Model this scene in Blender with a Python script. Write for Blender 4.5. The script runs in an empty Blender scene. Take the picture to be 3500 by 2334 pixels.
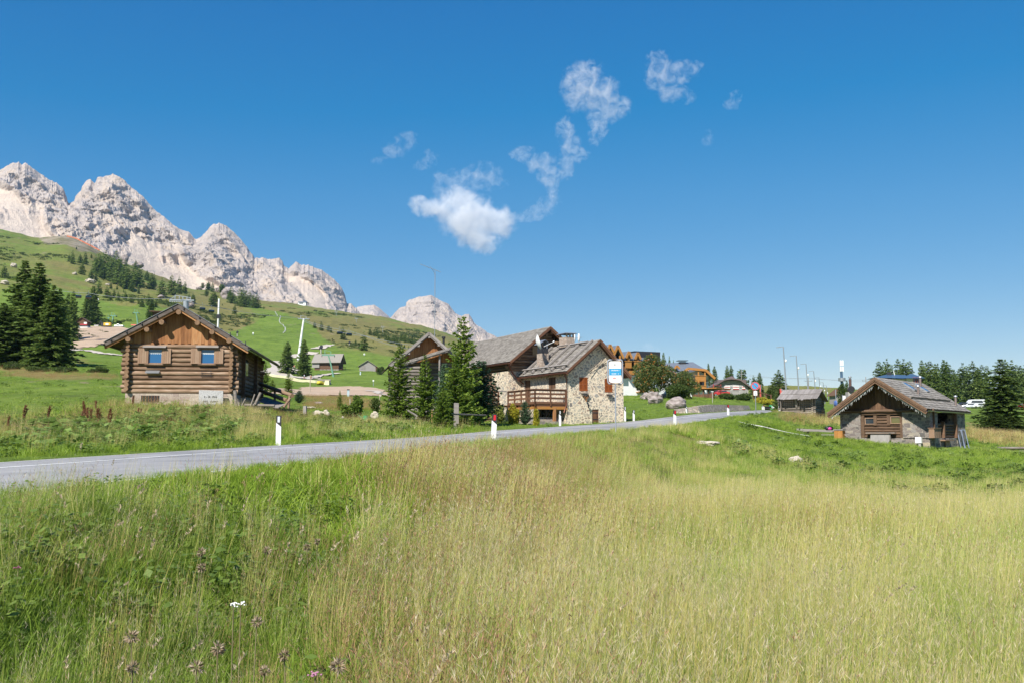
import bpy, math, random
import numpy as np
from mathutils import Vector
random.seed(7)
RNG = np.random.default_rng(11)
S = bpy.context.scene
COL = S.collection

# ---------------------------------------------------------------- camera (24 x 36 frame, eye at the origin)
F = 3306.0; TH = math.atan(323 / F); CT, ST = math.cos(TH), math.sin(TH)
cam = bpy.data.cameras.new('camera'); cam.sensor_width = 36; cam.lens = 36 * F / 3500
cam.clip_start = 0.05; cam.clip_end = 30000
camo = bpy.data.objects.new('camera', cam); COL.objects.link(camo)
camo.rotation_euler = (math.pi / 2 + TH, 0, 0); S.camera = camo
S.cycles.volume_bounces = 6; S.cycles.max_bounces = 12
S.render.resolution_x, S.render.resolution_y = 1024, 682

# ---------------------------------------------------------------- daylight
SUN_EL, SUN_AZ = math.radians(44), math.radians(207)      # azimuth clockwise from the viewing direction
w = bpy.data.worlds.new('World'); S.world = w; w.use_nodes = True
nt = w.node_tree; bg = nt.nodes['Background']
sky = nt.nodes.new('ShaderNodeTexSky'); sky.sky_type = 'NISHITA'; sky.sun_disc = False
sky.sun_elevation = SUN_EL; sky.sun_rotation = SUN_AZ
sky.altitude = 1900; sky.air_density = 1.0; sky.dust_density = 0.35; sky.ozone_density = 1.4
hs = nt.nodes.new('ShaderNodeHueSaturation'); hs.inputs['Saturation'].default_value = 1.4
nt.links.new(sky.outputs[0], hs.inputs['Color'])
sc_ = nt.nodes.new('ShaderNodeSeparateColor'); cc_ = nt.nodes.new('ShaderNodeCombineColor'); nt.links.new(hs.outputs[0], sc_.inputs[0])
for i_, (ex_, k_) in enumerate(((.72, 1.36), (.72, 1.16), (.50, 1.80))):          # softer, less cyan falloff towards the horizon
    pw = nt.nodes.new('ShaderNodeMath'); pw.operation = 'POWER'; pw.inputs[1].default_value = ex_; mu = nt.nodes.new('ShaderNodeMath'); mu.operation = 'MULTIPLY'; mu.inputs[1].default_value = k_
    nt.links.new(sc_.outputs[i_], pw.inputs[0]); nt.links.new(pw.outputs[0], mu.inputs[0]); sb = nt.nodes.new('ShaderNodeMath'); sb.operation = 'SUBTRACT'; sb.use_clamp = False; sb.inputs[1].default_value = (.60, .26, .13)[i_]
    mxx = nt.nodes.new('ShaderNodeMath'); mxx.operation = 'MAXIMUM'; mxx.inputs[1].default_value = .02; nt.links.new(mu.outputs[0], sb.inputs[0]); nt.links.new(sb.outputs[0], mxx.inputs[0]); nt.links.new(mxx.outputs[0], cc_.inputs[i_])
nt.links.new(cc_.outputs[0], bg.inputs[0]); bg.inputs[1].default_value = 0.10
sl = bpy.data.lights.new('sun', 'SUN'); sl.energy = 5.0; sl.angle = math.radians(0.53); sl.color = (1, .955, .88)
so = bpy.data.objects.new('sun', sl); COL.objects.link(so)
SD = Vector((math.sin(SUN_AZ) * math.cos(SUN_EL), math.cos(SUN_AZ) * math.cos(SUN_EL), math.sin(SUN_EL)))
so.rotation_euler = SD.to_track_quat('Z', 'Y').to_euler(); so.location = (0, -20, 60)
S.view_settings.view_transform = 'Standard'; S.view_settings.look = 'None'
S.view_settings.exposure = 0.62; S.view_settings.gamma = 1

# ---------------------------------------------------------------- small helpers
def ray(px, py):
    a = (px - 1750) / F; b = (1167 - py) / F
    dy = CT - b * ST
    return a / dy, (ST + b * CT) / dy                     # x and z per unit of depth
def P(px, py, d):
    u, v = ray(px, py); return Vector((u * d, d, v * d))
def fbm(x, y, seed=0, oct=4, ridged=False, z=None):
    """vectorised value noise, roughly -1..1"""
    x = np.asarray(x, float); y = np.asarray(y, float); out = np.zeros(np.broadcast(x, y).shape); amp = 1; tot = 0
    for o in range(oct):
        xx = x * 2 ** o + 13.7 * o + seed * 7.13; yy = y * 2 ** o - 5.1 * o + seed * 3.31
        xi = np.floor(xx); yi = np.floor(yy); fx = xx - xi; fy = yy - yi
        fx = fx * fx * (3 - 2 * fx); fy = fy * fy * (3 - 2 * fy)
        def h(a, b):
            s = np.sin(a * 127.1 + b * 311.7 + seed * 17.3 + o * 5.7) * 43758.5453
            return s - np.floor(s)
        n = (h(xi, yi) * (1 - fx) + h(xi + 1, yi) * fx) * (1 - fy) + (h(xi, yi + 1) * (1 - fx) + h(xi + 1, yi + 1) * fx) * fy
        n = n * 2 - 1
        if ridged: n = 1 - 2 * np.abs(n)
        out += n * amp; tot += amp; amp *= .5
    return out / tot
def sstep(a, b, x):
    t = np.clip((np.asarray(x, float) - a) / (b - a), 0, 1); return t * t * (3 - 2 * t)

def props(o, label=None, cat=None, group=None, kind=None):
    if label: o['label'] = label
    if cat: o['category'] = cat
    if group: o['group'] = group
    if kind: o['kind'] = kind
    return o
def empty(name, loc, rz=0, label=None, cat=None, group=None):
    o = bpy.data.objects.new(name, None); COL.objects.link(o); o.location = loc; o.rotation_euler = (0, 0, rz)
    return props(o, label, cat, group)
def link(name, me, parent=None, **k):
    o = bpy.data.objects.new(name, me); COL.objects.link(o)
    if parent: o.parent = parent
    return props(o, **k)
def copy_tree(o, parent=None):
    c = o.copy(); COL.objects.link(c)
    if parent: c.parent = parent
    for ch in list(o.children): copy_tree(ch, c)
    return c

def arr_mesh(name, V, Fq, mats, smooth=False, mi=None):
    """fast mesh out of numpy arrays; Fq is (n,3) or (n,4)"""
    me = bpy.data.meshes.new(name); V = np.asarray(V, np.float32); Fq = np.asarray(Fq, np.int32)
    k = Fq.shape[1]
    me.vertices.add(len(V)); me.vertices.foreach_set('co', V.ravel())
    me.loops.add(Fq.size); me.loops.foreach_set('vertex_index', Fq.ravel())
    me.polygons.add(len(Fq)); me.polygons.foreach_set('loop_start', np.arange(0, Fq.size, k, dtype=np.int32))
    me.polygons.foreach_set('loop_total', np.full(len(Fq), k, np.int32))
    if mi is not None: me.polygons.foreach_set('material_index', np.asarray(mi, np.int32))
    me.polygons.foreach_set('use_smooth', np.full(len(Fq), smooth))
    for m in mats: me.materials.append(m)
    me.update(calc_edges=True); me.validate(); return me
def grid_faces(nr, nc):
    i = np.arange(nr - 1)[:, None] * nc + np.arange(nc - 1)[None]
    i = i.ravel(); return np.stack([i, i + 1, i + nc + 1, i + nc], 1)

class MB:
    """collects shapes, builds them as one mesh object"""
    def __init__(s): s.V = []; s.F = []; s.M = []; s.S = []
    def add(s, vs, fs, m=0, sm=False):
        b = len(s.V); s.V += [tuple(v) for v in vs]
        for f in fs: s.F.append([b + i for i in f]); s.M.append(m); s.S.append(sm)
        return s
    def hexa(s, p, m=0):                                    # 8 corners, bottom ring then top ring
        return s.add(p, [(3, 2, 1, 0), (4, 5, 6, 7), (0, 1, 5, 4), (1, 2, 6, 5), (2, 3, 7, 6), (3, 0, 4, 7)], m)
    def box(s, x0, x1, y0, y1, z0, z1, m=0):
        return s.hexa([(x0, y0, z0), (x1, y0, z0), (x1, y1, z0), (x0, y1, z0), (x0, y0, z1), (x1, y0, z1), (x1, y1, z1), (x0, y1, z1)], m)
    def obox(s, c, ex, ey, ez, m=0):                        # centre and half axes
        c, ex, ey, ez = map(Vector, (c, ex, ey, ez))
        return s.hexa([c + a * ex + b * ey + d * ez for d in (-1, 1) for a, b in ((-1, -1), (1, -1), (1, 1), (-1, 1))], m)
    def beam(s, p, q, w, h, m=0, up=(0, 0, 1)):
        p, q = Vector(p), Vector(q); d = (q - p); ax = d.normalized(); u = Vector(up)
        sd = ax.cross(u); sd = sd.normalized() if sd.length > 1e-4 else Vector((1, 0, 0)); u = sd.cross(ax)
        return s.obox((p + q) / 2, d / 2, sd * w / 2, u * h / 2, m)
    def tube(s, pts, r, n=8, m=0, mc=None, cap=True, wob=0, sm=True):
        pts = [Vector(p) for p in pts]; R = r if isinstance(r, (list, tuple)) else [r] * len(pts)
        rings = []; d0 = (pts[1] - pts[0]).normalized(); ref = Vector((0, 0, 1)) if abs(d0.z) < .9 else Vector((1, 0, 0))
        for i, p in enumerate(pts):
            d = (pts[min(i + 1, len(pts) - 1)] - pts[max(i - 1, 0)]).normalized()
            a = d.cross(ref).normalized(); b = d.cross(a)
            o = Vector((random.uniform(-1, 1), random.uniform(-1, 1), random.uniform(-1, 1))) * wob
            rings.append([p + o + (a * math.cos(2 * math.pi * k / n) + b * math.sin(2 * math.pi * k / n)) * R[i] * (1 + wob * random.uniform(-1, 1) * 2) for k in range(n)])
        vs = [v for g in rings for v in g]; fs = []
        for i in range(len(pts) - 1):
            for k in range(n):
                k2 = (k + 1) % n; fs.append((i * n + k, i * n + k2, (i + 1) * n + k2, (i + 1) * n + k))
        s.add(vs, fs, m, sm)
        if cap:
            mc = m if mc is None else mc
            s.add(rings[0], [tuple(range(n))], mc); s.add(rings[-1], [tuple(reversed(range(n)))], mc)
        return s
    def log(s, p, q, r, m=0, mc=1, n=10, seg=None):
        p, q = Vector(p), Vector(q); L = (q - p).length; k = seg or max(2, int(L / .7))
        pts = [p.lerp(q, i / k) for i in range(k + 1)]
        return s.tube(pts, [r * random.uniform(.93, 1.05) for _ in pts], n, m, mc, wob=.006)
    def prism(s, poly, d, m=0):                             # polygon of 3-D points pushed along d
        d = Vector(d); a = [Vector(p) for p in poly]; b = [p + d for p in a]; n = len(a)
        return s.add(a + b, [tuple(reversed(range(n))), tuple(range(n, 2 * n))] + [(i, (i + 1) % n, n + (i + 1) % n, n + i) for i in range(n)], m)
    def blob(s, c, rad, m=0, jag=.15, n=10, seed=None, sm=True, flat=None):
        seed = random.random() * 100 if seed is None else seed; vs = []; nr = n; nc = n * 2
        for i in range(nr + 1):
            t = math.pi * i / nr
            for j in range(nc):
                p = 2 * math.pi * j / nc; d = (math.sin(t) * math.cos(p), math.sin(t) * math.sin(p), math.cos(t))
                k = 1 + jag * float(fbm(d[0] * 1.7 + seed, d[1] * 1.7 + d[2] * 2.3, 3, 3))
                z = d[2] * k
                if flat is not None: z = max(z, flat)
                vs.append((c[0] + rad[0] * d[0] * k, c[1] + rad[1] * d[1] * k, c[2] + rad[2] * z))
        fs = [(i * nc + j, (i + 1) * nc + j, (i + 1) * nc + (j + 1) % nc, i * nc + (j + 1) % nc) for i in range(nr) for j in range(nc)]
        return s.add(vs, fs, m, sm)
    def mesh(s, name, mats):
        me = bpy.data.meshes.new(name); me.from_pydata(s.V, [], s.F)
        for m in mats: me.materials.append(m)
        me.polygons.foreach_set('material_index', s.M); me.polygons.foreach_set('use_smooth', s.S); me.update(); return me
    def build(s, name, mats, parent=None, **k):
        mats = mats if isinstance(mats, (list, tuple)) else [mats]
        return link(name, s.mesh(name, mats), parent, **k)

# ---------------------------------------------------------------- materials
def newmat(name):
    m = bpy.data.materials.new(name); m.use_nodes = True; t = m.node_tree
    return m, t, t.nodes['Principled BSDF'], t.links.new
def ramp(t, cols, pos=None, interp='LINEAR'):
    r = t.nodes.new('ShaderNodeValToRGB'); e = r.color_ramp.elements; n = len(cols); r.color_ramp.interpolation = interp
    while len(e) < n: e.new(.5)
    for i, c in enumerate(cols): e[i].position = pos[i] if pos else i / max(1, n - 1); e[i].color = (*c, 1)
    return r
def noise(t, vec, scale, detail=4, rough=.55, dist=0):
    n = t.nodes.new('ShaderNodeTexNoise'); n.inputs['Scale'].default_value = scale; n.inputs['Detail'].default_value = detail
    n.inputs['Roughness'].default_value = rough; n.inputs['Distortion'].default_value = dist; t.links.new(vec, n.inputs['Vector']); return n
def math_(t, op, a, b=None, c=None):
    n = t.nodes.new('ShaderNodeMath'); n.operation = op
    for i, v in enumerate((a, b, c)):
        if v is None: continue
        if isinstance(v, (int, float)): n.inputs[i].default_value = v
        else: t.links.new(v, n.inputs[i])
    return n.outputs[0]
def mixc(t, f, a, b, mode='MIX'):
    n = t.nodes.new('ShaderNodeMix'); n.data_type = 'RGBA'; n.blend_type = mode
    for s, v in ((n.inputs[0], f), (n.inputs[6], a), (n.inputs[7], b)):
        if isinstance(v, (int, float)): s.default_value = v
        elif isinstance(v, tuple): s.default_value = (*v, 1)
        else: t.links.new(v, s)
    return n.outputs[2]
def coords(t, sc=(1, 1, 1), kind='Object'):
    c = t.nodes.new('ShaderNodeTexCoord'); m = t.nodes.new('ShaderNodeMapping'); m.inputs['Scale'].default_value = sc
    t.links.new(c.outputs[kind], m.inputs['Vector']); return m.outputs[0]
def geo(t, out='Position'):
    return t.nodes.new('ShaderNodeNewGeometry').outputs[out]
def bumpn(t, h, strength, dist=.02):
    b = t.nodes.new('ShaderNodeBump'); b.inputs['Strength'].default_value = strength; b.inputs['Distance'].default_value = dist
    t.links.new(h, b.inputs['Height']); return b.outputs[0]
def mat(name, cols, sc=(1, 1, 1), ns=4, wi=0.0, bump=.3, bs=12, bd=.02, rough=.85, spec=.25, metal=0, trans=0, dirt=.3, detail=4, orand=0.0):
    """noise mottled surface; wi = how much each loose piece differs, dirt = broad stains, orand = per object"""
    m, t, b, L = newmat(name); v = coords(t, sc)
    n = noise(t, v, ns, detail, .6); f = n.outputs[0]
    f = math_(t, 'MULTIPLY_ADD', f, 1.7, -.35)
    if wi: f = math_(t, 'ADD', math_(t, 'MULTIPLY', f, 1 - wi), math_(t, 'MULTIPLY', geo(t, 'Random Per Island'), wi))
    if orand:
        oi = t.nodes.new('ShaderNodeObjectInfo'); f = math_(t, 'ADD', math_(t, 'MULTIPLY', f, 1 - orand), math_(t, 'MULTIPLY', oi.outputs['Random'], orand))
    r = ramp(t, cols); L(f, r.inputs[0]); c = r.outputs[0]
    if dirt:
        n2 = noise(t, coords(t), .9, 3); c = mixc(t, dirt, c, ramp_out(t, n2.outputs[0], [(.45, .45, .45), (1, 1, 1), (1, 1, 1)]), 'MULTIPLY')
    L(c, b.inputs['Base Color']); b.inputs['Roughness'].default_value = rough; b.inputs['Metallic'].default_value = metal
    b.inputs['Specular IOR Level'].default_value = spec
    if bump:
        nb = noise(t, v, bs, 5, .65); L(bumpn(t, nb.outputs[0], bump, bd), b.inputs['Normal'])
    if trans:
        tr = t.nodes.new('ShaderNodeBsdfTranslucent'); L(c, tr.inputs[0]); mx = t.nodes.new('ShaderNodeMixShader'); mx.inputs[0].default_value = trans
        L(b.outputs[0], mx.inputs[1]); L(tr.outputs[0], mx.inputs[2]); L(mx.outputs[0], t.nodes['Material Output'].inputs[0])
    return m
def ramp_out(t, f, cols, pos=None):
    r = ramp(t, cols, pos); t.links.new(f, r.inputs[0]); return r.outputs[0]
def plain(name, c, rough=.6, metal=0, spec=.4): return mat(name, [tuple(x * .88 for x in c), c], ns=6, bump=.05, rough=rough, spec=spec, metal=metal, dirt=.12)
# ================================================================ THE LAND
# ground profile by azimuth column: (depth, picture row or height); values below 50 are heights in metres
COLS = {
 0:   [(1.5,-1.65),(5,-1.5),(8,-1.0),(10,1690),(20.4,1579),(25,1560),(31,1515),(38,1460),(46,1412),(60,1375),(85,1325),(115,1285),(150,1252),(230,1218),(320,1185),(440,1125),(600,1045),(900,900)],
 300: [(1.5,-1.65),(6,-1.5),(10,-1.1),(13,1655),(22,1558),(27,1545),(33,1490),(40,1440),(50,1392),(65,1355),(90,1310),(130,1262),(160,1248),(240,1222),(300,1188),(440,1118),(520,1095),(700,1030),(900,960)],
 480: [(1.5,-1.65),(6,-1.55),(11,-1.15),(14.3,1628),(24,1549),(29,1535),(35,1478),(43,1420),(51,1385),(70,1350),(100,1310),(150,1268),(220,1235),(300,1200),(440,1130),(600,1078),(900,1010)],
 740: [(1.5,-1.65),(7,-1.55),(12,-1.05),(15.8,1600),(27,1532),(32,1515),(38,1465),(45,1415),(52,1388),(75,1368),(110,1345),(150,1325),(220,1300),(320,1272),(400,1240),(520,1190),(700,1120),(900,1070)],
 1000: [(1.5,-1.65),(8,-1.5),(13,-.95),(17.5,1575),(29.5,1516),(35,1500),(42,1462),(50,1430),(65,1402),(90,1380),(130,1355),(180,1335),(240,1312),(320,1287),(400,1262),(500,1225),(700,1135),(900,1085)],
 1300: [(1.5,-1.65),(9,-1.45),(15,-1.0),(20,1552),(35,1502),(41,1485),(50,1452),(60,1425),(85,1398),(110,1378),(150,1352),(220,1325),(320,1290),(450,1245),(650,1190),(900,1145)],
 1560: [(1.5,-1.65),(10,-1.45),(17,-.95),(23.5,1523),(43,1482),(50,1473),(60,1455),(75,1435),(95,1418),(130,1390),(200,1355),(350,1305),(600,1240),(900,1195)],
 1750: [(1.5,-1.65),(10,-1.5),(18,-1.15),(24,-.65),(29,1497),(52,1467),(58,1462),(68,1452),(80,1440),(110,1420),(200,1385),(400,1340),(900,1270)],
 2050: [(1.5,-1.65),(12,-1.6),(22,-1.4),(32,-.85),(38,-.25),(43,1474),(66,1450),(74,1446),(85,1425),(110,1390),(150,1362),(230,1350),(400,1340),(900,1320)],
 2305: [(1.5,-1.65),(12,-1.65),(25,-1.5),(40,-.9),(50,-.1),(60,1452),(76,1424),(84,1408),(100,1388),(130,1365),(170,1352),(230,1348),(400,1340),(900,1345)],
 2583: [(1.5,-1.65),(12,-1.7),(25,-1.6),(40,-1.25),(55,-.55),(70,.6),(85,1416),(101,1402),(106,1398),(112,1386),(140,1372),(190,1362),(260,1356),(400,1345),(700,1318),(900,1330)],
 2750: [(1.5,-1.65),(12,-1.7),(25,-1.65),(40,-1.5),(55,-1.1),(65,-.35),(75,.5),(85,1440),(96,1424),(112,1412),(140,1404),(200,1395),(300,1375),(700,1322),(900,1335)],
 2900: [(1.5,-1.65),(25,-1.7),(40,-1.7),(55,-1.3),(66,1507),(71,1496),(85,1465),(100,1448),(150,1420),(280,1394),(700,1335),(900,1345)],
 3181: [(1.5,-1.65),(25,-1.75),(40,-1.8),(55,-1.4),(65.5,1531),(72,1508),(100,1462),(140,1430),(200,1408),(280,1393),(420,1372),(900,1360)],
 3500: [(1.5,-1.65),(25,-1.8),(40,-1.9),(55,-1.6),(72,-1.15),(90,1500),(112,1482),(140,1450),(180,1425),(280,1398),(420,1380),(900,1360)],
}
SKYL = [(-400,700),(0,777),(60,792),(105,810),(137,812),(180,798),(225,795),(263,806),(310,830),(354,863),(403,886),(456,910),(526,938),(596,960),(649,984),(702,991),(760,1003),(800,1012),(850,1025),(898,1034),(961,1039),(1060,1050),(1196,1067),(1300,1083),(1400,1100),(1480,1122),(1563,1149),(1640,1172),(1750,1215),(1950,1290),(2150,1340),(3900,1370)]
# road: near and far edge as (x, y, z), seen first as picture columns
def E(px, d, py): v = P(px, py, d); return (v.x, v.y, v.z)
NEAR = [(-16,-22,-1.5),(-9.3,-2,-1.0),E(0,10,1690),E(1431,21,1543),E(1688,27,1503),E(2050,43,1473),E(2305,60,1452),E(2490,75,1424),E(2583,85,1416),E(2640,97,1404),(29.8,112,3.0),(36,125,3.2),(52,140,3.5)]
FAR = [(-24,-20,-1.6),(-17.5,0,-1.1),E(0,20.4,1579),E(948,29,1520),E(1431,38,1494),E(1714,50,1469),E(1938,63,1456),E(2131,69.5,1443),E(2382,81,1413),E(2520,95,1405),E(2603,106,1400),(30,122,3.2),(34,131,3.3),(50,147,3.6)]
def resample(pts, n):
    p = np.array(pts, float); t = np.concatenate([[0], np.cumsum(np.linalg.norm(np.diff(p[:, :2], axis=0), axis=1))])
    # Catmull-Rom through the points, then even spacing
    out = []
    for i in range(len(p) - 1):
        a, b, c, d = p[max(i - 1, 0)], p[i], p[i + 1], p[min(i + 2, len(p) - 1)]
        ta, tb, tc, td = t[max(i - 1, 0)], t[i], t[i + 1], t[min(i + 2, len(p) - 1)]
        m1 = (c - a) / max(tc - ta, 1e-6); m2 = (d - b) / max(td - tb, 1e-6); h = tc - tb
        for k in range(30):
            s = k / 30; out.append((2*s**3-3*s**2+1)*b + (s**3-2*s**2+s)*h*m1 + (-2*s**3+3*s**2)*c + (s**3-s**2)*h*m2)
    out.append(p[-1]); q = np.array(out); L = np.concatenate([[0], np.cumsum(np.linalg.norm(np.diff(q[:, :2], axis=0), axis=1))])
    s = np.linspace(0, L[-1], n); return np.stack([np.interp(s, L, q[:, k]) for k in range(3)], 1)
RN, RF = resample(NEAR, 420), resample(FAR, 420)
RN[:, 2] = np.convolve(np.pad(RN[:, 2], 12, 'edge'), np.ones(25) / 25, 'valid'); RF[:, 2] = np.convolve(np.pad(RF[:, 2], 12, 'edge'), np.ones(25) / 25, 'valid')
# far-edge samples matched to the nearest point of the near edge so that cross lines stay square
NU, ND = 361, 300
UG = np.linspace(-.95, .95, NU); LG = np.linspace(math.log(1.5), math.log(2300), ND); DG = np.exp(LG)
def gsm(a, sig, ax):
    r = int(3 * sig); k = np.exp(-.5 * (np.arange(-r, r + 1) / sig) ** 2); k /= k.sum()
    pad = [(0, 0)] * a.ndim; pad[ax] = (r, r); b = np.pad(a, pad, 'edge')
    return np.apply_along_axis(lambda v: np.convolve(v, k, 'valid'), ax, b)
cu = []; cz = []
for px, pts in sorted(COLS.items()):
    d = np.array([p[0] for p in pts]); z = np.array([(p[1] if abs(p[1]) < 50 else ray(px, p[1])[1] * p[0]) for p in pts])
    cu.append(ray(px, 1350)[0]); cz.append(np.interp(LG, np.log(d), z))
cz = gsm(np.array(cz), 1.6, 1); ZT = np.stack([np.interp(UG, cu, cz[:, j]) for j in range(ND)], 1)
su = np.array([ray(*p)[0] for p in SKYL]); sv = np.array([ray(*p)[1] for p in SKYL]); CR = np.interp(UG, su, sv) * 1500
j0 = int(np.searchsorted(DG, 900)); z600 = ZT[:, j0]
for j in range(j0, ND):
    t = (DG[j] - 900) / 600
    ZT[:, j] = z600 + (CR - z600) * t if t <= 1 else CR - (t - 1) * 60 - (t - 1) ** 2 * 30
ZT = gsm(ZT, 2.2, 0); ZT[:, j0 + 2:] = np.where(True, ZT[:, j0 + 2:], 0)
def hbase(x, y):
    x = np.asarray(x, float); y = np.asarray(y, float); yy = np.maximum(y, 1.5)
    u = np.clip(x / np.maximum(y, 4), UG[0], UG[-1] - 1e-6); l = np.clip(np.log(yy), LG[0], LG[-1] - 1e-6)
    fu = (u - UG[0]) / (UG[1] - UG[0]); fl = (l - LG[0]) / (LG[1] - LG[0]); i = fu.astype(int); j = fl.astype(int); fu = fu - i; fl = fl - j
    i = np.minimum(i, NU - 2); j = np.minimum(j, ND - 2)
    z = (ZT[i, j] * (1 - fu) + ZT[i + 1, j] * fu) * (1 - fl) + (ZT[i, j + 1] * (1 - fu) + ZT[i + 1, j + 1] * fu) * fl
    a = np.clip(.03 + .0016 * yy, 0, 1.4)
    return z + a * fbm(x / 9, y / 9, 1, 3) + .25 * a * fbm(x / 1.7, y / 1.7, 2, 2) + np.clip((yy - 350) / 600, 0, 1) * 5 * fbm(x / 75, y / 130, 5, 3)
RC_ = np.concatenate([RN, RF, (RN + RF) / 2]); RSEG = None
def road_info(x, y):
    """signed distance outside the paved strip and the road height there"""
    x = np.asarray(x, float).ravel(); y = np.asarray(y, float).ravel()
    dist = np.full(len(x), 99.0); zz = np.zeros(len(x))
    sel = np.where((y < 155) & (y > -30) & (np.abs(x) < 60))[0]
    for c in range(0, len(sel), 20000):
        s = sel[c:c + 20000]; qx, qy = x[s], y[s]
        def near(L):
            d = (qx[:, None] - L[None, :, 0]) ** 2 + (qy[:, None] - L[None, :, 1]) ** 2; i = d.argmin(1)
            return np.sqrt(d[np.arange(len(s)), i]), L[i, 2], i
        dn, zn, i_n = near(RN[::2]); df, zf, i_f = near(RF[::2])
        A = RN[::2]; i2 = np.minimum(i_n + 1, len(A) - 1); i1 = np.maximum(i_n - 1, 0)
        tx, ty = A[i2, 0] - A[i1, 0], A[i2, 1] - A[i1, 1]; sn = tx * (qy - A[i_n, 1]) - ty * (qx - A[i_n, 0])   # >0: left of near edge
        B = RF[::2]; i2 = np.minimum(i_f + 1, len(B) - 1); i1 = np.maximum(i_f - 1, 0)
        tx, ty = B[i2, 0] - B[i1, 0], B[i2, 1] - B[i1, 1]; sf = tx * (qy - B[i_f, 1]) - ty * (qx - B[i_f, 0])   # <0: right of far edge
        inside = (sn > 0) & (sf < 0)
        dd = np.where(inside, -np.minimum(dn, df), np.where(sn <= 0, dn, df)); wz = dn / (dn + df + 1e-6)
        zr = np.where(inside, zn * (1 - wz) + zf * wz, np.where(sn <= 0, zn, zf)); dist[s] = dd; zz[s] = zr
    return dist, zz
def H(x, y):
    x = np.atleast_1d(np.asarray(x, float)); y = np.atleast_1d(np.asarray(y, float)); shp = np.broadcast(x, y).shape
    x, y = np.broadcast_to(x, shp), np.broadcast_to(y, shp); z = hbase(x, y); d, zr = road_info(x, y); d = d.reshape(shp); zr = zr.reshape(shp)
    k = sstep(.3, 5.5, d); return z * k + (zr - .012 - .07 * (d < -.12)) * (1 - k)
def h1(x, y): return float(H(x, y)[0])
LD = np.exp(np.linspace(math.log(4), math.log(2000), 800))
def hit(px, py):
    """where the line of sight through this picture point meets the land"""
    u, v = ray(px, py); g = H(u * LD, LD); above = v * LD > g; below = np.where(~above)[0]
    if len(below) == 0: d = float(LD[((v * LD - g) / LD).argmin()])
    else:
        j = below[0]; d = LD[j]
        if j > 0:
            e0 = v * LD[j - 1] - g[j - 1]; e1 = v * LD[j] - g[j]; d = LD[j - 1] + (LD[j] - LD[j - 1]) * e0 / (e0 - e1 + 1e-9)
    return Vector((u * d, d, h1(u * d, d)))
def at(px, d):
    u = ray(px, 1400)[0]; return Vector((u * d, d, h1(u * d, d)))
def inpoly(x, y, poly):
    x = np.asarray(x); r = np.zeros(x.shape, bool); n = len(poly)
    for i in range(n):
        x1, y1 = poly[i]; x2, y2 = poly[(i + 1) % n]
        if y1 == y2: continue
        r ^= ((y1 > y) != (y2 > y)) & (x < (x2 - x1) * (y - y1) / (y2 - y1) + x1)
    return r
def wpoly(pts):
    return [(lambda v: (v.x, v.y))(hit(*p)) for p in pts]

# ---- ground sheet: rows at growing depth, fanned out from a point behind the camera
Y0 = -8.0
du = np.concatenate([np.linspace(-1.35, -.62, 40)[:-1], np.linspace(-.62, .62, 560), np.linspace(.62, 1.35, 40)[1:]])
dd = np.concatenate([np.linspace(-14, 1, 12)[:-1], np.exp(np.linspace(math.log(1), math.log(2250), 560))])
X = du[None] * (np.maximum(dd, -6)[:, None] - Y0 + 2); Y = np.repeat(dd[:, None], len(du), 1); Z = H(X, Y)
far = [(-9000, 1500), (9000, 1500)]
gv = np.stack([X.ravel(), Y.ravel(), Z.ravel()], 1)
# picture position of every ground vertex, only used to place regions of growth measured off the photograph
RG = {}
def region(name, pts): RG[name] = wpoly(pts)
lush = np.zeros(len(gv)); tan = np.zeros(len(gv)); bare = np.zeros(len(gv))
gx, gy = gv[:, 0], gv[:, 1]; n1 = fbm(gx / 30, gy / 45, 21, 4); n2 = fbm(gx / 6, gy / 9, 22, 4)
uu = gx / np.maximum(gy, 4)
# hillside: brown mown slopes high up and right of the ridge, bright pasture in bands
high = sstep(420, 800, gy)
tan += high * (.55 + .5 * n1) * sstep(-.62, -.40, uu) + high * .45 * (n1 + .45)
for name, pts, w_ in (('piste', [(480,1035),(560,1052),(640,1075),(700,1120),(760,1145),(845,1115),(985,1080),(1080,1120),(1150,1190),(1320,1240),(1420,1290),(1300,1290),(1000,1290),(640,1180),(540,1120),(420,1060)], -1.2),
                     ('meadow', [(0,1000),(150,960),(420,1050),(640,1075),(560,1110),(350,1085),(200,1060),(0,1100)], -.8),
                     ('gully', [(845,1040),(985,1075),(1010,1125),(900,1120),(800,1075)], -.9),
                     ('brown_slope', [(700,1010),(850,1045),(900,1120),(760,1145),(640,1080),(600,1010)], .5),
                     ('brown_slope2', [(985,1075),(1200,1090),(1500,1150),(1500,1250),(1320,1215),(1150,1180),(1080,1120)], .5)):
    RG[name] = wpoly(pts); tan += w_ * inpoly(gx, gy, RG[name])
tan = np.clip(tan + .25 * n2, 0, 1)
hillock = wpoly([(137,815),(180,803),(225,800),(263,812),(310,836),(354,868),(330,868),(280,862),(150,835)])
rock = inpoly(gx, gy, hillock) * 1.0
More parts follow.
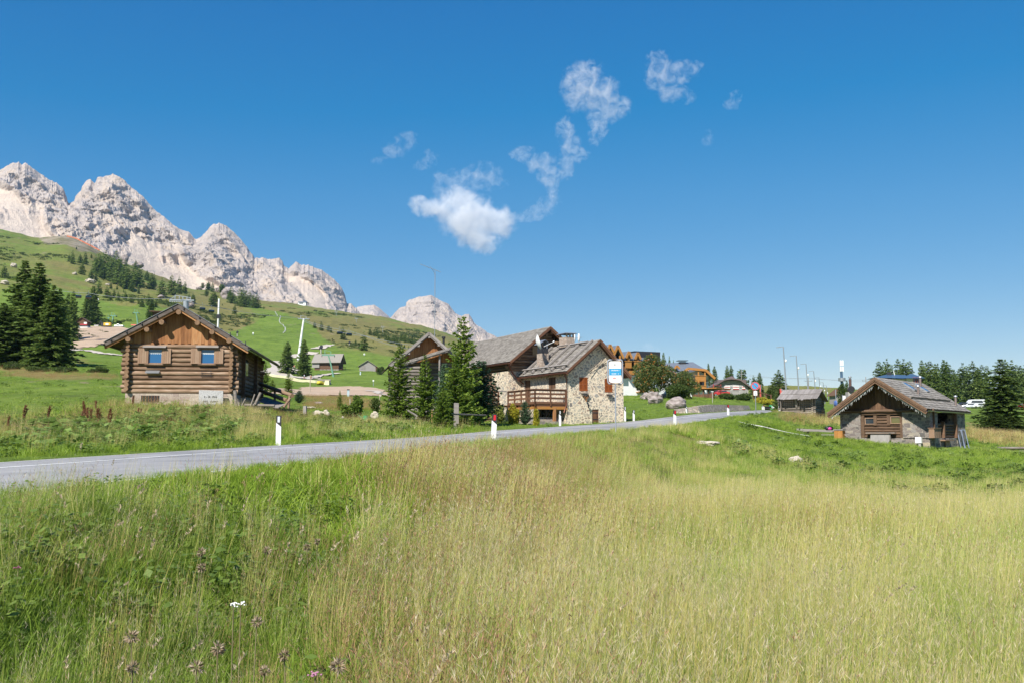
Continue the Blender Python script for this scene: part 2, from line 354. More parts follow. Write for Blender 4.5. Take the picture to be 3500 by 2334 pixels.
# dry band below the big spruces, reedy grass behind the log cabin, the tan meadow in front, right-hand bank
TANP = []
def feather(pts, k=.35):
    TANP.append(wpoly(pts)); return inpoly(gx + 1.2 * n2 * gy / 60, gy + 2 * n2 * gy / 60, wpoly(pts)) * k
tan += feather([(0,1252),(120,1262),(250,1280),(420,1292),(420,1302),(180,1296),(0,1272)], .9)
tan += feather([(230,1215),(300,1235),(300,1255),(240,1250)], .7)
tan += feather([(1030,1345),(1180,1350),(1320,1375),(1320,1400),(1150,1405),(1030,1395)], .8)
tan += feather([(3300,1440),(3500,1480),(3500,1530),(3300,1500)], .8) + feather([(2640,1405),(2880,1425),(2880,1455),(2680,1440)], .6)
tan += feather([(2560,1318),(2850,1322),(2850,1345),(2560,1350)], .7)
mead = sstep(-.07, .04, uu - .0 * gy) * (1 - sstep(24, 40, gy - 22 * (uu < .2))) * sstep(0, 6, gy)
tan += .75 * mead + .25 * sstep(3, 0, np.abs(gy - 12)) 
bare += .55 * sstep(.35, .6, fbm(gx / 2.2, gy / 3.5, 41, 3)) * inpoly(gx, gy, wpoly([(90,1300),(430,1295),(430,1345),(100,1350)]))
bare += .7 * sstep(.5, .75, fbm(gx / 9, gy / 14, 43, 3)) * high * .6
ri, _ = road_info(gx, gy); bare += sstep(.55, .1, ri) * .7
me = arr_mesh('ground', gv, grid_faces(*X.shape), [], smooth=True)
ca = me.color_attributes.new('growth', 'FLOAT_COLOR', 'POINT')
ca.data.foreach_set('color', np.stack([np.clip(tan, 0, 1), np.clip(bare, 0, 1), rock, np.ones(len(gv))], 1).astype(np.float32).ravel())
m, t, b, L = newmat('meadow ground'); pos = geo(t)
at_ = t.nodes.new('ShaderNodeAttribute'); at_.attribute_name = 'growth'; sp = t.nodes.new('ShaderNodeSeparateColor'); L(at_.outputs['Color'], sp.inputs[0])
nA = noise(t, pos, .9, 6, .65); nB = noise(t, pos, .045, 5, .6); nC = noise(t, pos, 7, 4, .7)
green = ramp_out(t, math_(t, 'ADD', math_(t, 'MULTIPLY', nA.outputs[0], .6), math_(t, 'MULTIPLY', nB.outputs[0], .5)), [(.065,.10,.018),(.115,.18,.028),(.15,.225,.036),(.21,.25,.06)], [.3,.47,.6,.78])
dry = ramp_out(t, math_(t, 'ADD', math_(t, 'MULTIPLY', nA.outputs[0], .7), math_(t, 'MULTIPLY', nC.outputs[0], .3)), [(.13,.13,.035),(.20,.18,.06),(.28,.24,.10)], [.3,.5,.72])
soil = ramp_out(t, nA.outputs[0], [(.22,.16,.11),(.34,.26,.19)])
rk = ramp_out(t, nB.outputs[0], [(.14,.13,.06),(.27,.23,.16),(.34,.29,.24)], [.35,.5,.7])
edge = math_(t, 'MULTIPLY_ADD', nC.outputs[0], .8, -.4)
def soft(ch, k=1.0):
    a = math_(t, 'ADD', ch, math_(t, 'MULTIPLY', edge, k)); n = t.nodes.new('ShaderNodeClamp'); L(a, n.inputs[0]); return n.outputs[0]
c = mixc(t, soft(sp.outputs[0], .6), green, dry); c = mixc(t, soft(math_(t, 'MULTIPLY', sp.outputs[1], 1.4), .5), c, soil); c = mixc(t, sp.outputs[2], c, rk)
c = mixc(t, .55, c, ramp_out(t, nC.outputs[0], [(.42,.42,.40),(1,1,1),(1.0,1.0,1.0)], [.3,.5,.7]), 'MULTIPLY')
mpd = t.nodes.new('ShaderNodeMapping'); mpd.inputs['Scale'].default_value = (.6, .25, 2.5); L(pos, mpd.inputs['Vector']); nD = noise(t, mpd.outputs[0], .28, 7, .75, .5); nE = noise(t, pos, .055, 6, .7)
c = mixc(t, .75, c, ramp_out(t, nD.outputs[0], [(.50,.52,.40),(.86,.88,.80),(1.08,1.04,1.0),(1.30,1.18,1.15)], [.32,.45,.55,.70]), 'MULTIPLY')
c = mixc(t, math_(t, 'MULTIPLY', ramp_out(t, nE.outputs[0], [(0,0,0),(1,1,1)], [.60,.66]), .55), c, (.045,.065,.02))
L(c, b.inputs['Base Color']); b.inputs['Roughness'].default_value = .95; b.inputs['Specular IOR Level'].default_value = .1
nb1 = noise(t, pos, 2.5, 6, .75); L(bumpn(t, nb1.outputs[0], .9, .25), b.inputs['Normal'])
me.materials.append(m); link('ground', me, kind='structure')

# ---- road, white lines
asph = mat('asphalt', [(.225,.22,.22),(.28,.275,.275),(.33,.325,.32)], ns=1.2, bump=.25, bs=60, bd=.004, rough=.9, dirt=.25, detail=8)
paint = mat('road paint', [(.62,.62,.60),(.78,.78,.75)], ns=8, bump=.1, rough=.7, dirt=.25)
ta = asph.node_tree; ba = ta.nodes['Principled BSDF']; src = ba.inputs['Base Color'].links[0].from_socket; pa_ = geo(ta)
vc = ta.nodes.new('ShaderNodeTexVoronoi'); vc.feature = 'DISTANCE_TO_EDGE'; vc.inputs['Scale'].default_value = .55; nw = noise(ta, pa_, 1.3, 4, .7); vw = ta.nodes.new('ShaderNodeVectorMath'); vw.operation = 'MULTIPLY_ADD'; ta.links.new(nw.outputs['Color'], vw.inputs[0]); vw.inputs[1].default_value = (1.4, 1.4, 0); ta.links.new(pa_, vw.inputs[2]); ta.links.new(vw.outputs[0], vc.inputs['Vector'])
crk = ramp_out(ta, vc.outputs['Distance'], [(.45,.45,.46),(1,1,1)], [.004,.016]); pn = noise(ta, pa_, .22, 4, .6); ptc = ramp_out(ta, pn.outputs[0], [(.80,.80,.81),(1,1,1),(1.06,1.05,1.03)], [.42,.46,.62])
sel = ramp_out(ta, noise(ta, pa_, .12, 2).outputs[0], [(0,0,0),(1,1,1)], [.48,.56]); cA = mixc(ta, 1.0, src, ptc, 'MULTIPLY'); cB = mixc(ta, sel, cA, mixc(ta, .8, cA, crk, 'MULTIPLY')); ta.links.new(cB, ba.inputs['Base Color'])
def strip(f0, f1, lift):
    # f measured across from the near edge (0) to the far edge (1), matched by nearest point
    i = np.array([((RF[:, :2] - p[:2]) ** 2).sum(1).argmin() for p in RN]); i = np.maximum.accumulate(i); B = RF[i]
    B = np.stack([np.convolve(np.pad(B[:, k], 8, 'edge'), np.ones(17) / 17, 'valid') for k in range(3)], 1)
    k = np.linspace(0, 1, 2 if f1 - f0 < .05 else 9); w0 = np.linalg.norm(B - RN, axis=1)
    rows = [RN + (B - RN) * (f0 + (f1 - f0) * q) for q in k]; V = np.stack(rows, 1); V[:, :, 2] += lift
    return V
V = strip(0, 1, 0); link('road', arr_mesh('road', V.reshape(-1, 3), grid_faces(V.shape[0], V.shape[1])[:, ::-1], [asph], True), kind='structure')
V = []; F_ = []
for f0, f1 in ((.025, .043), (.965, .982)):
    q = strip(f0, f1, .005); n = len(V); F_ += (grid_faces(q.shape[0], 2)[:, ::-1] + n).tolist(); V += q.reshape(-1, 3).tolist()
q = strip(.70, .722, .005); n = len(V); F_ += (grid_faces(q.shape[0], 2)[:, ::-1] + n).tolist(); V += q.reshape(-1, 3).tolist()
link('road_marking', arr_mesh('road_marking', V, F_, [paint], True), kind='structure')

def patch(name, pts, m, cell, lift, fn=None, jit=.35):
    poly = wpoly(pts); xs = [p[0] for p in poly]; ys = [p[1] for p in poly]
    gx_ = np.arange(min(xs) - 1, max(xs) + 1, cell); gy_ = np.arange(min(ys) - 1, max(ys) + 1, cell); X_, Y_ = np.meshgrid(gx_, gy_)
    w_ = jit * cell * 6; keep = inpoly(X_ + w_ * fbm(X_ / (cell * 9), Y_ / (cell * 9), 3, 3), Y_ + w_ * fbm(X_ / (cell * 9), Y_ / (cell * 9), 9, 3), poly)
    Z_ = H(X_, Y_) + lift; f = grid_faces(*X_.shape); k = keep.ravel(); f = f[k[f].all(1)]
    used = np.unique(f); mp = np.zeros(X_.size, int); mp[used] = np.arange(len(used))
    V = np.stack([X_.ravel(), Y_.ravel(), Z_.ravel()], 1)[used]
    return link(name, arr_mesh(name, V, mp[f], [m], True), kind='structure')
def ribbon(name, pts, wid, m, lift=.05, kind='structure', n=120):
    c = resample([tuple(hit(*p)) for p in pts], n); T = np.gradient(c[:, :2], axis=0); T /= np.linalg.norm(T, axis=1)[:, None]; N = np.stack([-T[:, 1], T[:, 0]], 1)
    W = np.interp(np.linspace(0, 1, n), np.linspace(0, 1, len(wid)), wid) * (1 + .12 * fbm(np.arange(n) / 4, 0 * c[:, 0], 5, 2))
    V = []
    for k in (-.5, -.17, .17, .5):
        q = c[:, :2] + N * (W * k)[:, None]; V.append(np.stack([q[:, 0], q[:, 1], H(q[:, 0], q[:, 1]) + lift], 1))
    V = np.stack(V, 1); return link(name, arr_mesh(name, V.reshape(-1, 3), grid_faces(n, 4)[:, ::-1], [m], True), kind=kind)
sand = mat('graded soil', [(.30,.215,.145),(.42,.31,.215),(.50,.38,.275)], sc=(.25,.6,1), ns=1.6, bump=.8, bs=3, bd=.15, dirt=.25, detail=7)
grav = mat('pale gravel', [(.42,.37,.31),(.52,.46,.39)], ns=3, bump=.3, bs=10, dirt=.15, detail=6)
patch('bare_soil', [(235,1200),(220,1160),(225,1140),(265,1126),(320,1118),(410,1118),(440,1126),(430,1150),(395,1165),(378,1178),(340,1188),(290,1190)], sand, 1.4, .3)
patch('bare_soil', [(1000,1330),(1080,1322),(1240,1322),(1340,1336),(1345,1350),(1150,1352),(1120,1356),(1000,1350),(870,1342),(880,1330)], sand, .7, .12)
patch('rubble_strip', [(1245,1335),(1300,1338),(1320,1352),(1290,1350)], grav, .5, .2)
ribbon('path', [(225,1192),(270,1198),(340,1208),(430,1216)], [3,2.6,3], grav, .2)
ribbon('path', [(935,1234),(950,1246),(968,1256),(958,1270),(935,1278),(960,1284),(1040,1292),(1075,1296)], [5,7,11,15,11,6,4], grav, .25)
ribbon('path', [(1060,1292),(1090,1285),(1130,1278),(1160,1276)], [3.5,3,2], grav, .3)
ribbon('path', [(990,1222),(1022,1214),(1060,1209),(1076,1205)], [6,10,6], grav, .3)
ribbon('path', [(1078,1194),(1100,1188),(1125,1180),(1140,1178)], [6,6,2], grav, .3)
ribbon('path', [(2525,1451),(2560,1459),(2620,1470),(2690,1486),(2770,1500)], [.18,.26,.30,.32,.24], mat('white gravel', [(.55,.52,.44),(.72,.69,.60)], ns=6, bump=.2), .22)

# ---- mountains
def mountain(name, crest, d0, d1, base_drop, seed, nu=700, nv=150, amp=1.0, scree=1.0, jag=4):
    cu_ = np.array([ray(*p)[0] for p in crest]); cv = np.array([ray(*p)[1] for p in crest]); u = np.linspace(cu_[0], cu_[-1], nu)
    cs_ = np.interp(u, cu_, cv); cv_ = cs_ + (jag / F) * fbm(u * 220, 0 * u, seed, 4, ridged=True); cg_ = gsm(cs_[None], max(3, nu / 45), 1)[0]
    v = np.linspace(0, 1.25, nv)[None]; U = u[:, None]; k = d1 / 2600
    D = d0 + (d1 - d0) * np.where(v <= 1, v ** .75, 1 + (v - 1) * 1.6)
    wv_ = np.clip(v, 0, 1) ** 4; zc = (cv_[:, None] * wv_ + cg_[:, None] * (1 - wv_)) * d1; zb = (np.minimum(np.interp(u, su, sv), cv_) - base_drop)[:, None] * d0
    Hh = zc - zb
    prof = np.where(v <= 1, .42 * v + .58 * v ** 2.1, 1 - (v - 1) * 2.2)
    z = zb + Hh * prof
    gul = fbm(U * 30 + 2.2 * v + 1.2 * fbm(U * 12, v * 3, seed + 4, 2), v * 1.2, seed + 1, 3)
    top = .56 + .62 * gul + .05 * fbm(U * 150, v * 9, seed + 9, 3); sc = sstep(top + .10, top - .10, v) * scree
    rr = 1 - .93 * sc; env = sstep(0, .12, v) * np.where(v > .93, .25 + .75 * sstep(1.0, .9, v), 1)
    x0 = U * 3000 / k; zz = z / k
    big = fbm(x0 / 330, zz / 420, seed + 2, 5, ridged=True); med = fbm(x0 / 95 + zz / 150, zz / 110 - x0 / 300, seed + 3, 5, ridged=True); fine = fbm(x0 / 26 + zz / 60, zz / 24, seed + 5, 4, ridged=True)
    disp = amp * k * (95 * big * (1 - .4 * sc) + rr * (56 * med + 20 * fine) + 2 * fine * sc)
    D2 = D - disp * env * np.minimum(1, Hh / (300 * k)); X_ = U * D2; Z_ = z * np.where(v <= 1, 1 - .0 * v, 1) * (D2 / D) ** .35 + amp * k * env * rr * 9 * fbm(x0 / 24, D / 24, seed + 6, 4)
    nV = np.stack([X_.ravel(), (D2 + 0 * U).ravel(), Z_.ravel()], 1); me = arr_mesh(name, nV, grid_faces(nu, nv), [], False)
    ca = me.color_attributes.new('scree', 'FLOAT_COLOR', 'POINT'); q = np.stack([sc, gul, 0 * sc, 0 * sc + 1], 2)
    ca.data.foreach_set('color', q.astype(np.float32).ravel())
    return me
m, t, b, L = newmat('dolomite rock'); pos = geo(t)
at_ = t.nodes.new('ShaderNodeAttribute'); at_.attribute_name = 'scree'; sp = t.nodes.new('ShaderNodeSeparateColor'); L(at_.outputs['Color'], sp.inputs[0])
mp = t.nodes.new('ShaderNodeMapping'); mp.inputs['Scale'].default_value = (1, .5, .45); L(pos, mp.inputs['Vector'])
nA = noise(t, mp.outputs[0], .012, 8, .7); nB = noise(t, mp.outputs[0], .09, 6, .7, .6); mp2 = t.nodes.new('ShaderNodeMapping'); mp2.inputs['Rotation'].default_value = (0, .5, 0); mp2.inputs['Scale'].default_value = (.25, .1, 2); L(pos, mp2.inputs['Vector'])
nS = noise(t, mp2.outputs[0], .02, 6, .6)
rc = ramp_out(t, nA.outputs[0], [(.40,.34,.30),(.49,.425,.38),(.55,.455,.37),(.59,.495,.41)], [.3,.47,.6,.75])
rc = mixc(t, .6, rc, ramp_out(t, nB.outputs[0], [(.62,.62,.64),(1,1,1),(1.05,1.03,1)], [.36,.5,.7]), 'MULTIPLY')
rc = mixc(t, .35, rc, ramp_out(t, nS.outputs[0], [(.7,.66,.62),(1,1,1)], [.4,.6]), 'MULTIPLY')
scc = ramp_out(t, nS.outputs[0], [(.52,.425,.35),(.58,.48,.39),(.62,.515,.41)], [.35,.5,.68])
c = mixc(t, sp.outputs[0], rc, scc); L(c, b.inputs['Base Color']); b.inputs['Roughness'].default_value = .95; b.inputs['Specular IOR Level'].default_value = .1
L(bumpn(t, math_(t, 'ADD', nB.outputs[0], math_(t, 'MULTIPLY', noise(t, mp.outputs[0], .25, 5, .7).outputs[0], .5)), .9, 10), b.inputs['Normal']); ROCKM = m
M1 = [(-700,700),(-450,640),(-300,600),(-150,640),(-60,598),(0,582),(21,570),(46,560),(63,558),(75,567),(86,561),(96,568),(116,579),(140,596),(165,612),(196,630),(217,651),(228,679),(233,697),(253,689),(258,672),(277,654),(281,640),(298,616),(309,611),(319,622),(325,626),(333,605),(351,609),(361,602),(386,595),(403,600),(421,612),(438,628),(463,651),(491,675),(509,696),(533,719),(561,742),(589,770),(610,786),(635,791),(649,798),(663,816),(675,820),(687,812),(719,777),(735,768),(751,765),(772,774),(800,797),(834,834),(861,868),(870,882),(888,883),(909,882),(937,887),(954,884),(965,892),(970,908),(986,922),(1010,897),(1031,908),(1052,908),(1091,920),(1119,938),(1147,959),(1168,987),(1179,1011),(1186,1039),(1200,1039),(1217,1057),(1240,1085),(1270,1110)]
M2 = [(1180,1110),(1205,1075),(1221,1053),(1249,1046),(1277,1044),(1294,1053),(1319,1074),(1345,1100),(1380,1130)]
M3 = [(1310,1110),(1330,1091),(1340,1081),(1354,1064),(1368,1053),(1386,1050),(1389,1036),(1400,1027),(1415,1022),(1437,1015),(1474,1012),(1490,1020),(1504,1027),(1533,1042),(1556,1072),(1578,1082),(1590,1076),(1603,1077),(1612,1088),(1620,1105),(1643,1122),(1666,1139),(1692,1149),(1720,1170),(1760,1195),(1830,1240)]
for nm_, cr, a_, b_, sd, nu_, sc_, jg in (('mountain', M1, 2150, 3500, 3, 1500, 1.0, 4), ('mountain', M2, 3800, 4500, 8, 220, .5, 2), ('mountain', M3, 2900, 3700, 5, 560, .55, 3)):
    me = mountain(nm_, cr, a_, b_, .02, sd, nu_, 190, scree=sc_, jag=jg, amp=1.0); me.materials.append(ROCKM); link(nm_, me, kind='structure')
# ================================================================ PLANTS
def leafmat(name, cols, trans=.35, rough=.6, loc=0.0, spec=.25, wi=.55):
    m, t, b, L = newmat(name); oi = t.nodes.new('ShaderNodeObjectInfo')
    f = math_(t, 'ADD', math_(t, 'MULTIPLY', geo(t, 'Random Per Island'), wi), math_(t, 'MULTIPLY', oi.outputs['Random'], 1 - wi))
    if loc:
        n = noise(t, oi.outputs['Location'], loc, 3, .6); f = math_(t, 'ADD', math_(t, 'MULTIPLY', f, .55), math_(t, 'MULTIPLY_ADD', n.outputs[0], 1.3, -.42))
    c = ramp_out(t, f, cols); L(c, b.inputs['Base Color']); b.inputs['Roughness'].default_value = rough; b.inputs['Specular IOR Level'].default_value = spec
    tr = t.nodes.new('ShaderNodeBsdfTranslucent'); L(c, tr.inputs[0]); mx = t.nodes.new('ShaderNodeMixShader'); mx.inputs[0].default_value = trans
    L(b.outputs[0], mx.inputs[1]); L(tr.outputs[0], mx.inputs[2]); L(mx.outputs[0], t.nodes['Material Output'].inputs[0]); return m
bark = mat('bark', [(.10,.075,.055),(.20,.16,.13)], sc=(1,1,.25), ns=14, bump=.6, dirt=.2)
spruce_m = leafmat('spruce needles', [(.06,.10,.025),(.115,.18,.04),(.185,.26,.06),(.28,.34,.095)], .4, wi=.75)
larch_m = leafmat('larch needles', [(.085,.13,.035),(.14,.20,.055),(.20,.26,.08)], .35, wi=.7)
blue_m = leafmat('stone pine needles', [(.05,.10,.045),(.09,.16,.08),(.15,.23,.12)], .25, wi=.7)
young_m = leafmat('young spruce needles', [(.10,.16,.022),(.19,.28,.04),(.29,.38,.07)], .42, wi=.7)

def quads(base, dirv, length, width, side):
    """diamond leaves: base point, unit direction, length, half width along side"""
    mid = base + dirv * (length * .45)[:, None]; tip = base + dirv * length[:, None]; s = side * width[:, None]
    V = np.stack([base, mid + s, tip, mid - s], 1).reshape(-1, 3); n = len(base); Fq = np.arange(n * 4).reshape(n, 4); return V, Fq
def unit(a): return a / (np.linalg.norm(a, axis=1)[:, None] + 1e-9)
def conifer_mesh(seed, h=10., R=2.0, levels=40, per=9, segs=5, fan=4, low=.06, droop=.35, size=1.0, power=.8, taper=.9, gap=.0, irregular=.25):
    r = np.random.default_rng(seed); B = []; D = []; Ln = []; W = []; Sd = []
    for i in range(levels):
        f = (i + r.random() * .6) / levels; z = h * (low + (1 - low) * f); Lmax = R * (1 - f) ** power * 1.0
        if f > .97: Lmax = max(Lmax, R * .05)
        if f < .08: Lmax *= .75 + 3 * f
        if r.random() < gap: continue
        k = max(3, int(per * (.45 + .75 * (1 - f)))); a0 = r.random() * 6.28
        for j in range(k):
            a = a0 + 6.283 * j / k + r.normal() * .22; L_ = Lmax * (1 + irregular * r.normal()); L_ = max(L_, .12 * R * .4)
            if r.random() < gap: continue
            up = .35 - droop * 1.6 * (1 - f) + r.normal() * .08
            ns = max(2, int(segs * (.35 + L_ / R)));  s = (np.arange(ns) + .5) / ns
            rad = L_ * s; zz = z + L_ * (up * s - droop * .55 * s ** 2 + .25 * np.maximum(0, s - .7) ** 1)
            c = np.array([math.cos(a), math.sin(a), 0.0]); sd = np.array([-math.sin(a), math.cos(a), 0])
            for q in range(fan):
                ang = r.uniform(-1.15, 1.15, ns); dv = c[None] * np.cos(ang)[:, None] + sd[None] * np.sin(ang)[:, None]; dv[:, 2] = r.uniform(-.55, .28, ns)
                B.append(np.stack([c[0] * rad, c[1] * rad, zz + r.normal(0, .02 * h / levels * 3, ns)], 1)); D.append(unit(dv)); l = size * (L_ / ns * 1.15 + .07 * R) * r.uniform(.7, 1.3, ns)
                Ln.append(l); W.append(l * r.uniform(.20, .38, ns)); x = np.cross(unit(dv), np.array([0, 0, 1.0]) + r.normal(0, .35, (ns, 3))); Sd.append(unit(x))
    tp = np.array([[0, 0, h * .93]]); B.append(np.repeat(tp, 5, 0)); D.append(unit(np.stack([r.normal(0, .25, 5), r.normal(0, .25, 5), np.ones(5)], 1))); Ln.append(np.full(5, h * .075)); W.append(np.full(5, h * .006)); Sd.append(unit(r.normal(0, 1, (5, 3))))
    return quads(np.concatenate(B), np.concatenate(D), np.concatenate(Ln), np.concatenate(W), np.concatenate(Sd))
def make_conifer(name, seed, mt, h, R, trunk_r=None, **k):
    V, Fq = conifer_mesh(seed, h, R, **k); cm = arr_mesh(name + '_crown', V, Fq, [mt]); tb = MB(); tr = trunk_r or h * .016
    tb.tube([(0, 0, -.5), (0, 0, h * .3), (.02 * h, 0, h * .65), (0, 0, h * .97)], [tr * 1.15, tr * .85, tr * .45, tr * .08], 7, cap=False); return tb.mesh(name + '_trunk', [bark]), cm
def plant_tree(proto, name, loc, sx, sz, label, cat='tree', group=None, rz=None):
    e = empty(name, loc, random.random() * 6.28 if rz is None else rz, label, cat, group); e.scale = (sx, sx, sz)
    link('trunk', proto[0], e); link('crown', proto[1], e); return e
def broad_mesh(seed, rad, n, leaf=.12, clumps=14, hollow=.55, base=1.0):
    r = np.random.default_rng(seed); cs = unit(r.normal(0, 1, (clumps, 3))) * r.uniform(.35, .8, (clumps, 1)); cr = r.uniform(.28, .5, clumps)
    i = r.integers(0, clumps, n); d = unit(r.normal(0, 1, (n, 3))); p = cs[i] + d * (cr[i] * r.uniform(hollow, 1, n) ** .6)[:, None]
    p[:, 2] = np.where(p[:, 2] < -.75, -.75 + .2 * r.random(n), p[:, 2]); p = p * np.array(rad) + np.array([0, 0, base])
    dv = unit(d + r.normal(0, .8, (n, 3))); l = leaf * r.uniform(.6, 1.4, n); sd = unit(np.cross(dv, r.normal(0, 1, (n, 3)))); return quads(p, dv, l, l * .32, sd)
def limbs(h, spread, n, r0=.12, seed=1, z0=.25):
    rr = random.Random(seed); mb = MB(); mb.tube([(0, 0, -.3), (.05, 0, h * .3), (0, .05, h * .7)], [r0, r0 * .8, r0 * .3], 7)
    for i in range(n):
        a = rr.random() * 6.28; z = h * (z0 + .4 * rr.random()); q = spread * rr.uniform(.5, .9)
        mb.tube([(0, 0, z), (q * .5 * math.cos(a), q * .5 * math.sin(a), z + h * .16), (q * math.cos(a), q * math.sin(a), z + h * .36)], [r0 * .5, r0 * .3, r0 * .1], 5)
    return mb.mesh('limbs', [bark])

# ---- prototypes (only their meshes are shared)
FARS = [make_conifer('spruce', 50 + i, spruce_m, 10, 2.0 + .25 * (i % 3), levels=17, per=7, segs=3, fan=3, size=1.35, droop=.3, low=.03, power=.75, irregular=.2) for i in range(5)]
PINE = [make_conifer('stone_pine', 60 + i, spruce_m, 10, 3.1, levels=12, per=8, segs=4, fan=4, size=1.2, droop=-.1, low=.16, power=.45, irregular=.25) for i in range(2)]
LARCH = [make_conifer('larch', 70 + i, larch_m, 10, 2.7, levels=30, per=9, segs=4, fan=5, size=.9, droop=.12, low=.06, power=.75, gap=.1, irregular=.35) for i in range(3)]
MIDS = [make_conifer('spruce_tree', 80 + i, spruce_m, 10, 2.2, levels=34, per=10, segs=5, fan=5, size=1.1, droop=.3, low=.03, power=.7) for i in range(3)]
BIGS = [make_conifer('spruce_tree', 90 + i, spruce_m, 10, 2.45, levels=46, per=11, segs=8, fan=6, size=.85, droop=.38, low=.0, power=.85, irregular=.28) for i in range(3)]

# ---- hillside trees: picture column of foot, row of foot, row of tip
def z2(l): return [(x / 2.851, b / 2.851 + 500, t_ / 2.851 + 500) for x, t_, b in l]
def z4(l): return [(x / 2.851 + 600, b / 2.851 + 850, t_ / 2.851 + 850) for x, t_, b in l]
def z5(l): return [(x / 3.484 + 1250, b / 3.484 + 1050, t_ / 3.484 + 1050) for x, t_, b in l]
HT = z2([(705,1020,1145),(675,1060,1130),(780,1055,1140),(830,1035,1150),(890,1055,1095),(800,1130,1250),(930,1070,1240),(960,1065,1260),(1020,1035,1270),(1000,1140,1290),(1060,1080,1300),(1080,1110,1320),(1125,1040,1300),(1150,1130,1350),(1190,1200,1370),(1210,1130,1350),(1240,1180,1390),(1280,1320,1415),(1300,1180,1350),(1330,1190,1380),(1360,1180,1360),(1385,1290,1380),(1430,1220,1310),(1350,1370,1435),(1475,1250,1395),(1500,1260,1370),(1575,1300,1470),(1670,1270,1450),(1745,1290,1440),(1800,1325,1440),(1840,1430,1500),(1885,1445,1530),(2030,1320,1400),(2070,1330,1420),(2080,1400,1568),(2240,1385,1500),
 (965,1315,1440),(1040,1370,1480),(1080,1335,1395),(1110,1400,1480),(1075,1420,1505),(1140,1355,1400),(1150,1420,1500),(1205,1390,1430),(1220,1415,1500),(1280,1455,1525),(1350,1495,1540),(1380,1495,1568),(1445,1440,1560),(1480,1480,1568),(1520,1500,1568),(1640,1530,1568),(885,1205,1310),(935,1225,1310),(745,985,1010),(40,1150,1285),(1320,1110,1200),(980,1110,1260),(1100,1180,1330),(1170,1090,1240)])
HT += z4([(540,385,530),(560,430,535),(585,460,540),(630,390,560),(655,400,565),(680,420,570),(720,420,560),(760,455,575),(790,445,580),(860,560,590),(575,545,640),(165,445,540),(1355,718,775),(1420,715,800),(1515,765,820),(1630,770,885),(1835,825,990),(1755,885,920),(1750,815,830),(1895,775,840),(1935,795,845),(1965,800,845),(1980,825,880),(2050,825,895),(2120,845,920),(2090,870,925),(2150,890,935),(2200,835,880),(2240,835,905),(2265,860,900),(2215,965,1005),(2145,1010,1040),(2230,935,970),(1925,895,915),(210,370,390),(455,540,560)])
HT += z5([(300,360,435),(365,365,430),(420,320,400),(445,330,410),(470,320,420),(510,350,420),(550,360,430),(580,360,425),(400,390,460),(430,425,465),(440,480,530),(460,445,480),(510,455,490),(340,345,430),(270,330,415),(385,400,450),(535,380,425),(620,370,420)])
HTR = []
for i, (px, pb, pt) in enumerate(HT):
    g = hit(px, pb); h = max(1.6, (pb - pt) / F * g.y * 1.03); pr = FARS[i % 5]; zone = 'the slope above the log cabin' if px < 620 else ('the shoulder right of the cabin ridge' if px < 900 else 'the brown slope behind the barns')
    HTR.append((plant_tree(pr, 'spruce_tree', g, h / 10 * random.uniform(.95, 1.3), h / 10 * 1.10, '', 'tree', 'spruces on ' + zone), zone, h, px, pb))
ORD = lambda k: '%d%s' % (k, 'th' if 10 < k % 100 < 14 else {1: 'st', 2: 'nd', 3: 'rd'}.get(k % 10, 'th'))
for zone in sorted(set(q[1] for q in HTR)):
    for k, q in enumerate(sorted([q for q in HTR if q[1] == zone], key=lambda q: q[3])): q[0]['label'] = ('tall' if q[2] > 15 else 'small' if q[2] < 8 else 'dark') + ' spruce on ' + zone + ', ' + ORD(k + 1) + ' from the left'
PT = z2([(1975,1300,1368),(2010,1390,1470),(2165,1345,1440)]) + z4([(450,350,450),(1490,745,810),(320,320,400)])
for i, (px, pb, pt) in enumerate(PT):
    g = hit(px, pb); h = (pb - pt) / F * g.y; plant_tree(PINE[i % 2], 'stone_pine', g, h / 10, h / 10, ['round-crowned pine alone on the skyline above the cabin', 'round pine left of the tall dark spruce on the knoll', 'bushy pine on the reddish crag of the knoll', 'dense dark pine standing before the crag on the knoll', 'loose round pine beside the spruce trio on the brown slope', 'round pine between knoll spruces right of the lone skyline pine'][i], 'tree', 'stone pines on the hillside')
# ---- trees one can tell apart
def tree_at(pr, name, px, pb, pt, wid, label, d=None, group=None, cat='tree', rz=None, R=2.2):
    g = hit(px, pb) if d is None else at(px, d)
    ztip = ray(px, pt)[1] * g.y; h = ztip - g.z; w_ = wid / F * g.y / 2; return plant_tree(pr, name, g, w_ / R, h / 10, label, cat, group, rz)
tree_at(BIGS[0], 'spruce_tree', 62, 1252, 888, 215, 'tall dark spruce with a pale green tip at the far left', 150, R=2.45)
tree_at(BIGS[1], 'spruce_tree', 112, 1256, 897, 235, 'tall dark spruce with a blunt bushy top, second from the left', 146, R=2.45)
tree_at(BIGS[2], 'spruce_tree', 165, 1258, 975, 165, 'lower full spruce at the right foot of the big group', 142, R=2.45)
tree_at(BIGS[0], 'spruce_tree', 188, 1248, 985, 110, 'slim spruce with a thin pale tip at the right edge of the big group', 150, rz=2, R=2.45)
tree_at(BIGS[1], 'spruce_tree', -5, 1252, 1035, 190, 'spruce cut off by the left picture edge', 144, rz=1, R=2.45)
tree_at(MIDS[0], 'spruce_tree', 217, 1105, 1002, 60, 'left one of the paired spruces above the bare soil', 330)
tree_at(MIDS[1], 'spruce_tree', 234, 1108, 994, 52, 'right one of the paired spruces above the bare soil', 322)
tree_at(MIDS[2], 'spruce_tree', 303, 1099, 977, 56, 'tall spruce with a shadow to its right, above the yellow excavator', 470)
tree_at(MIDS[0], 'spruce_tree', 284, 1096, 998, 42, 'spruce in front of the tall one above the yellow excavator', 455, rz=1)
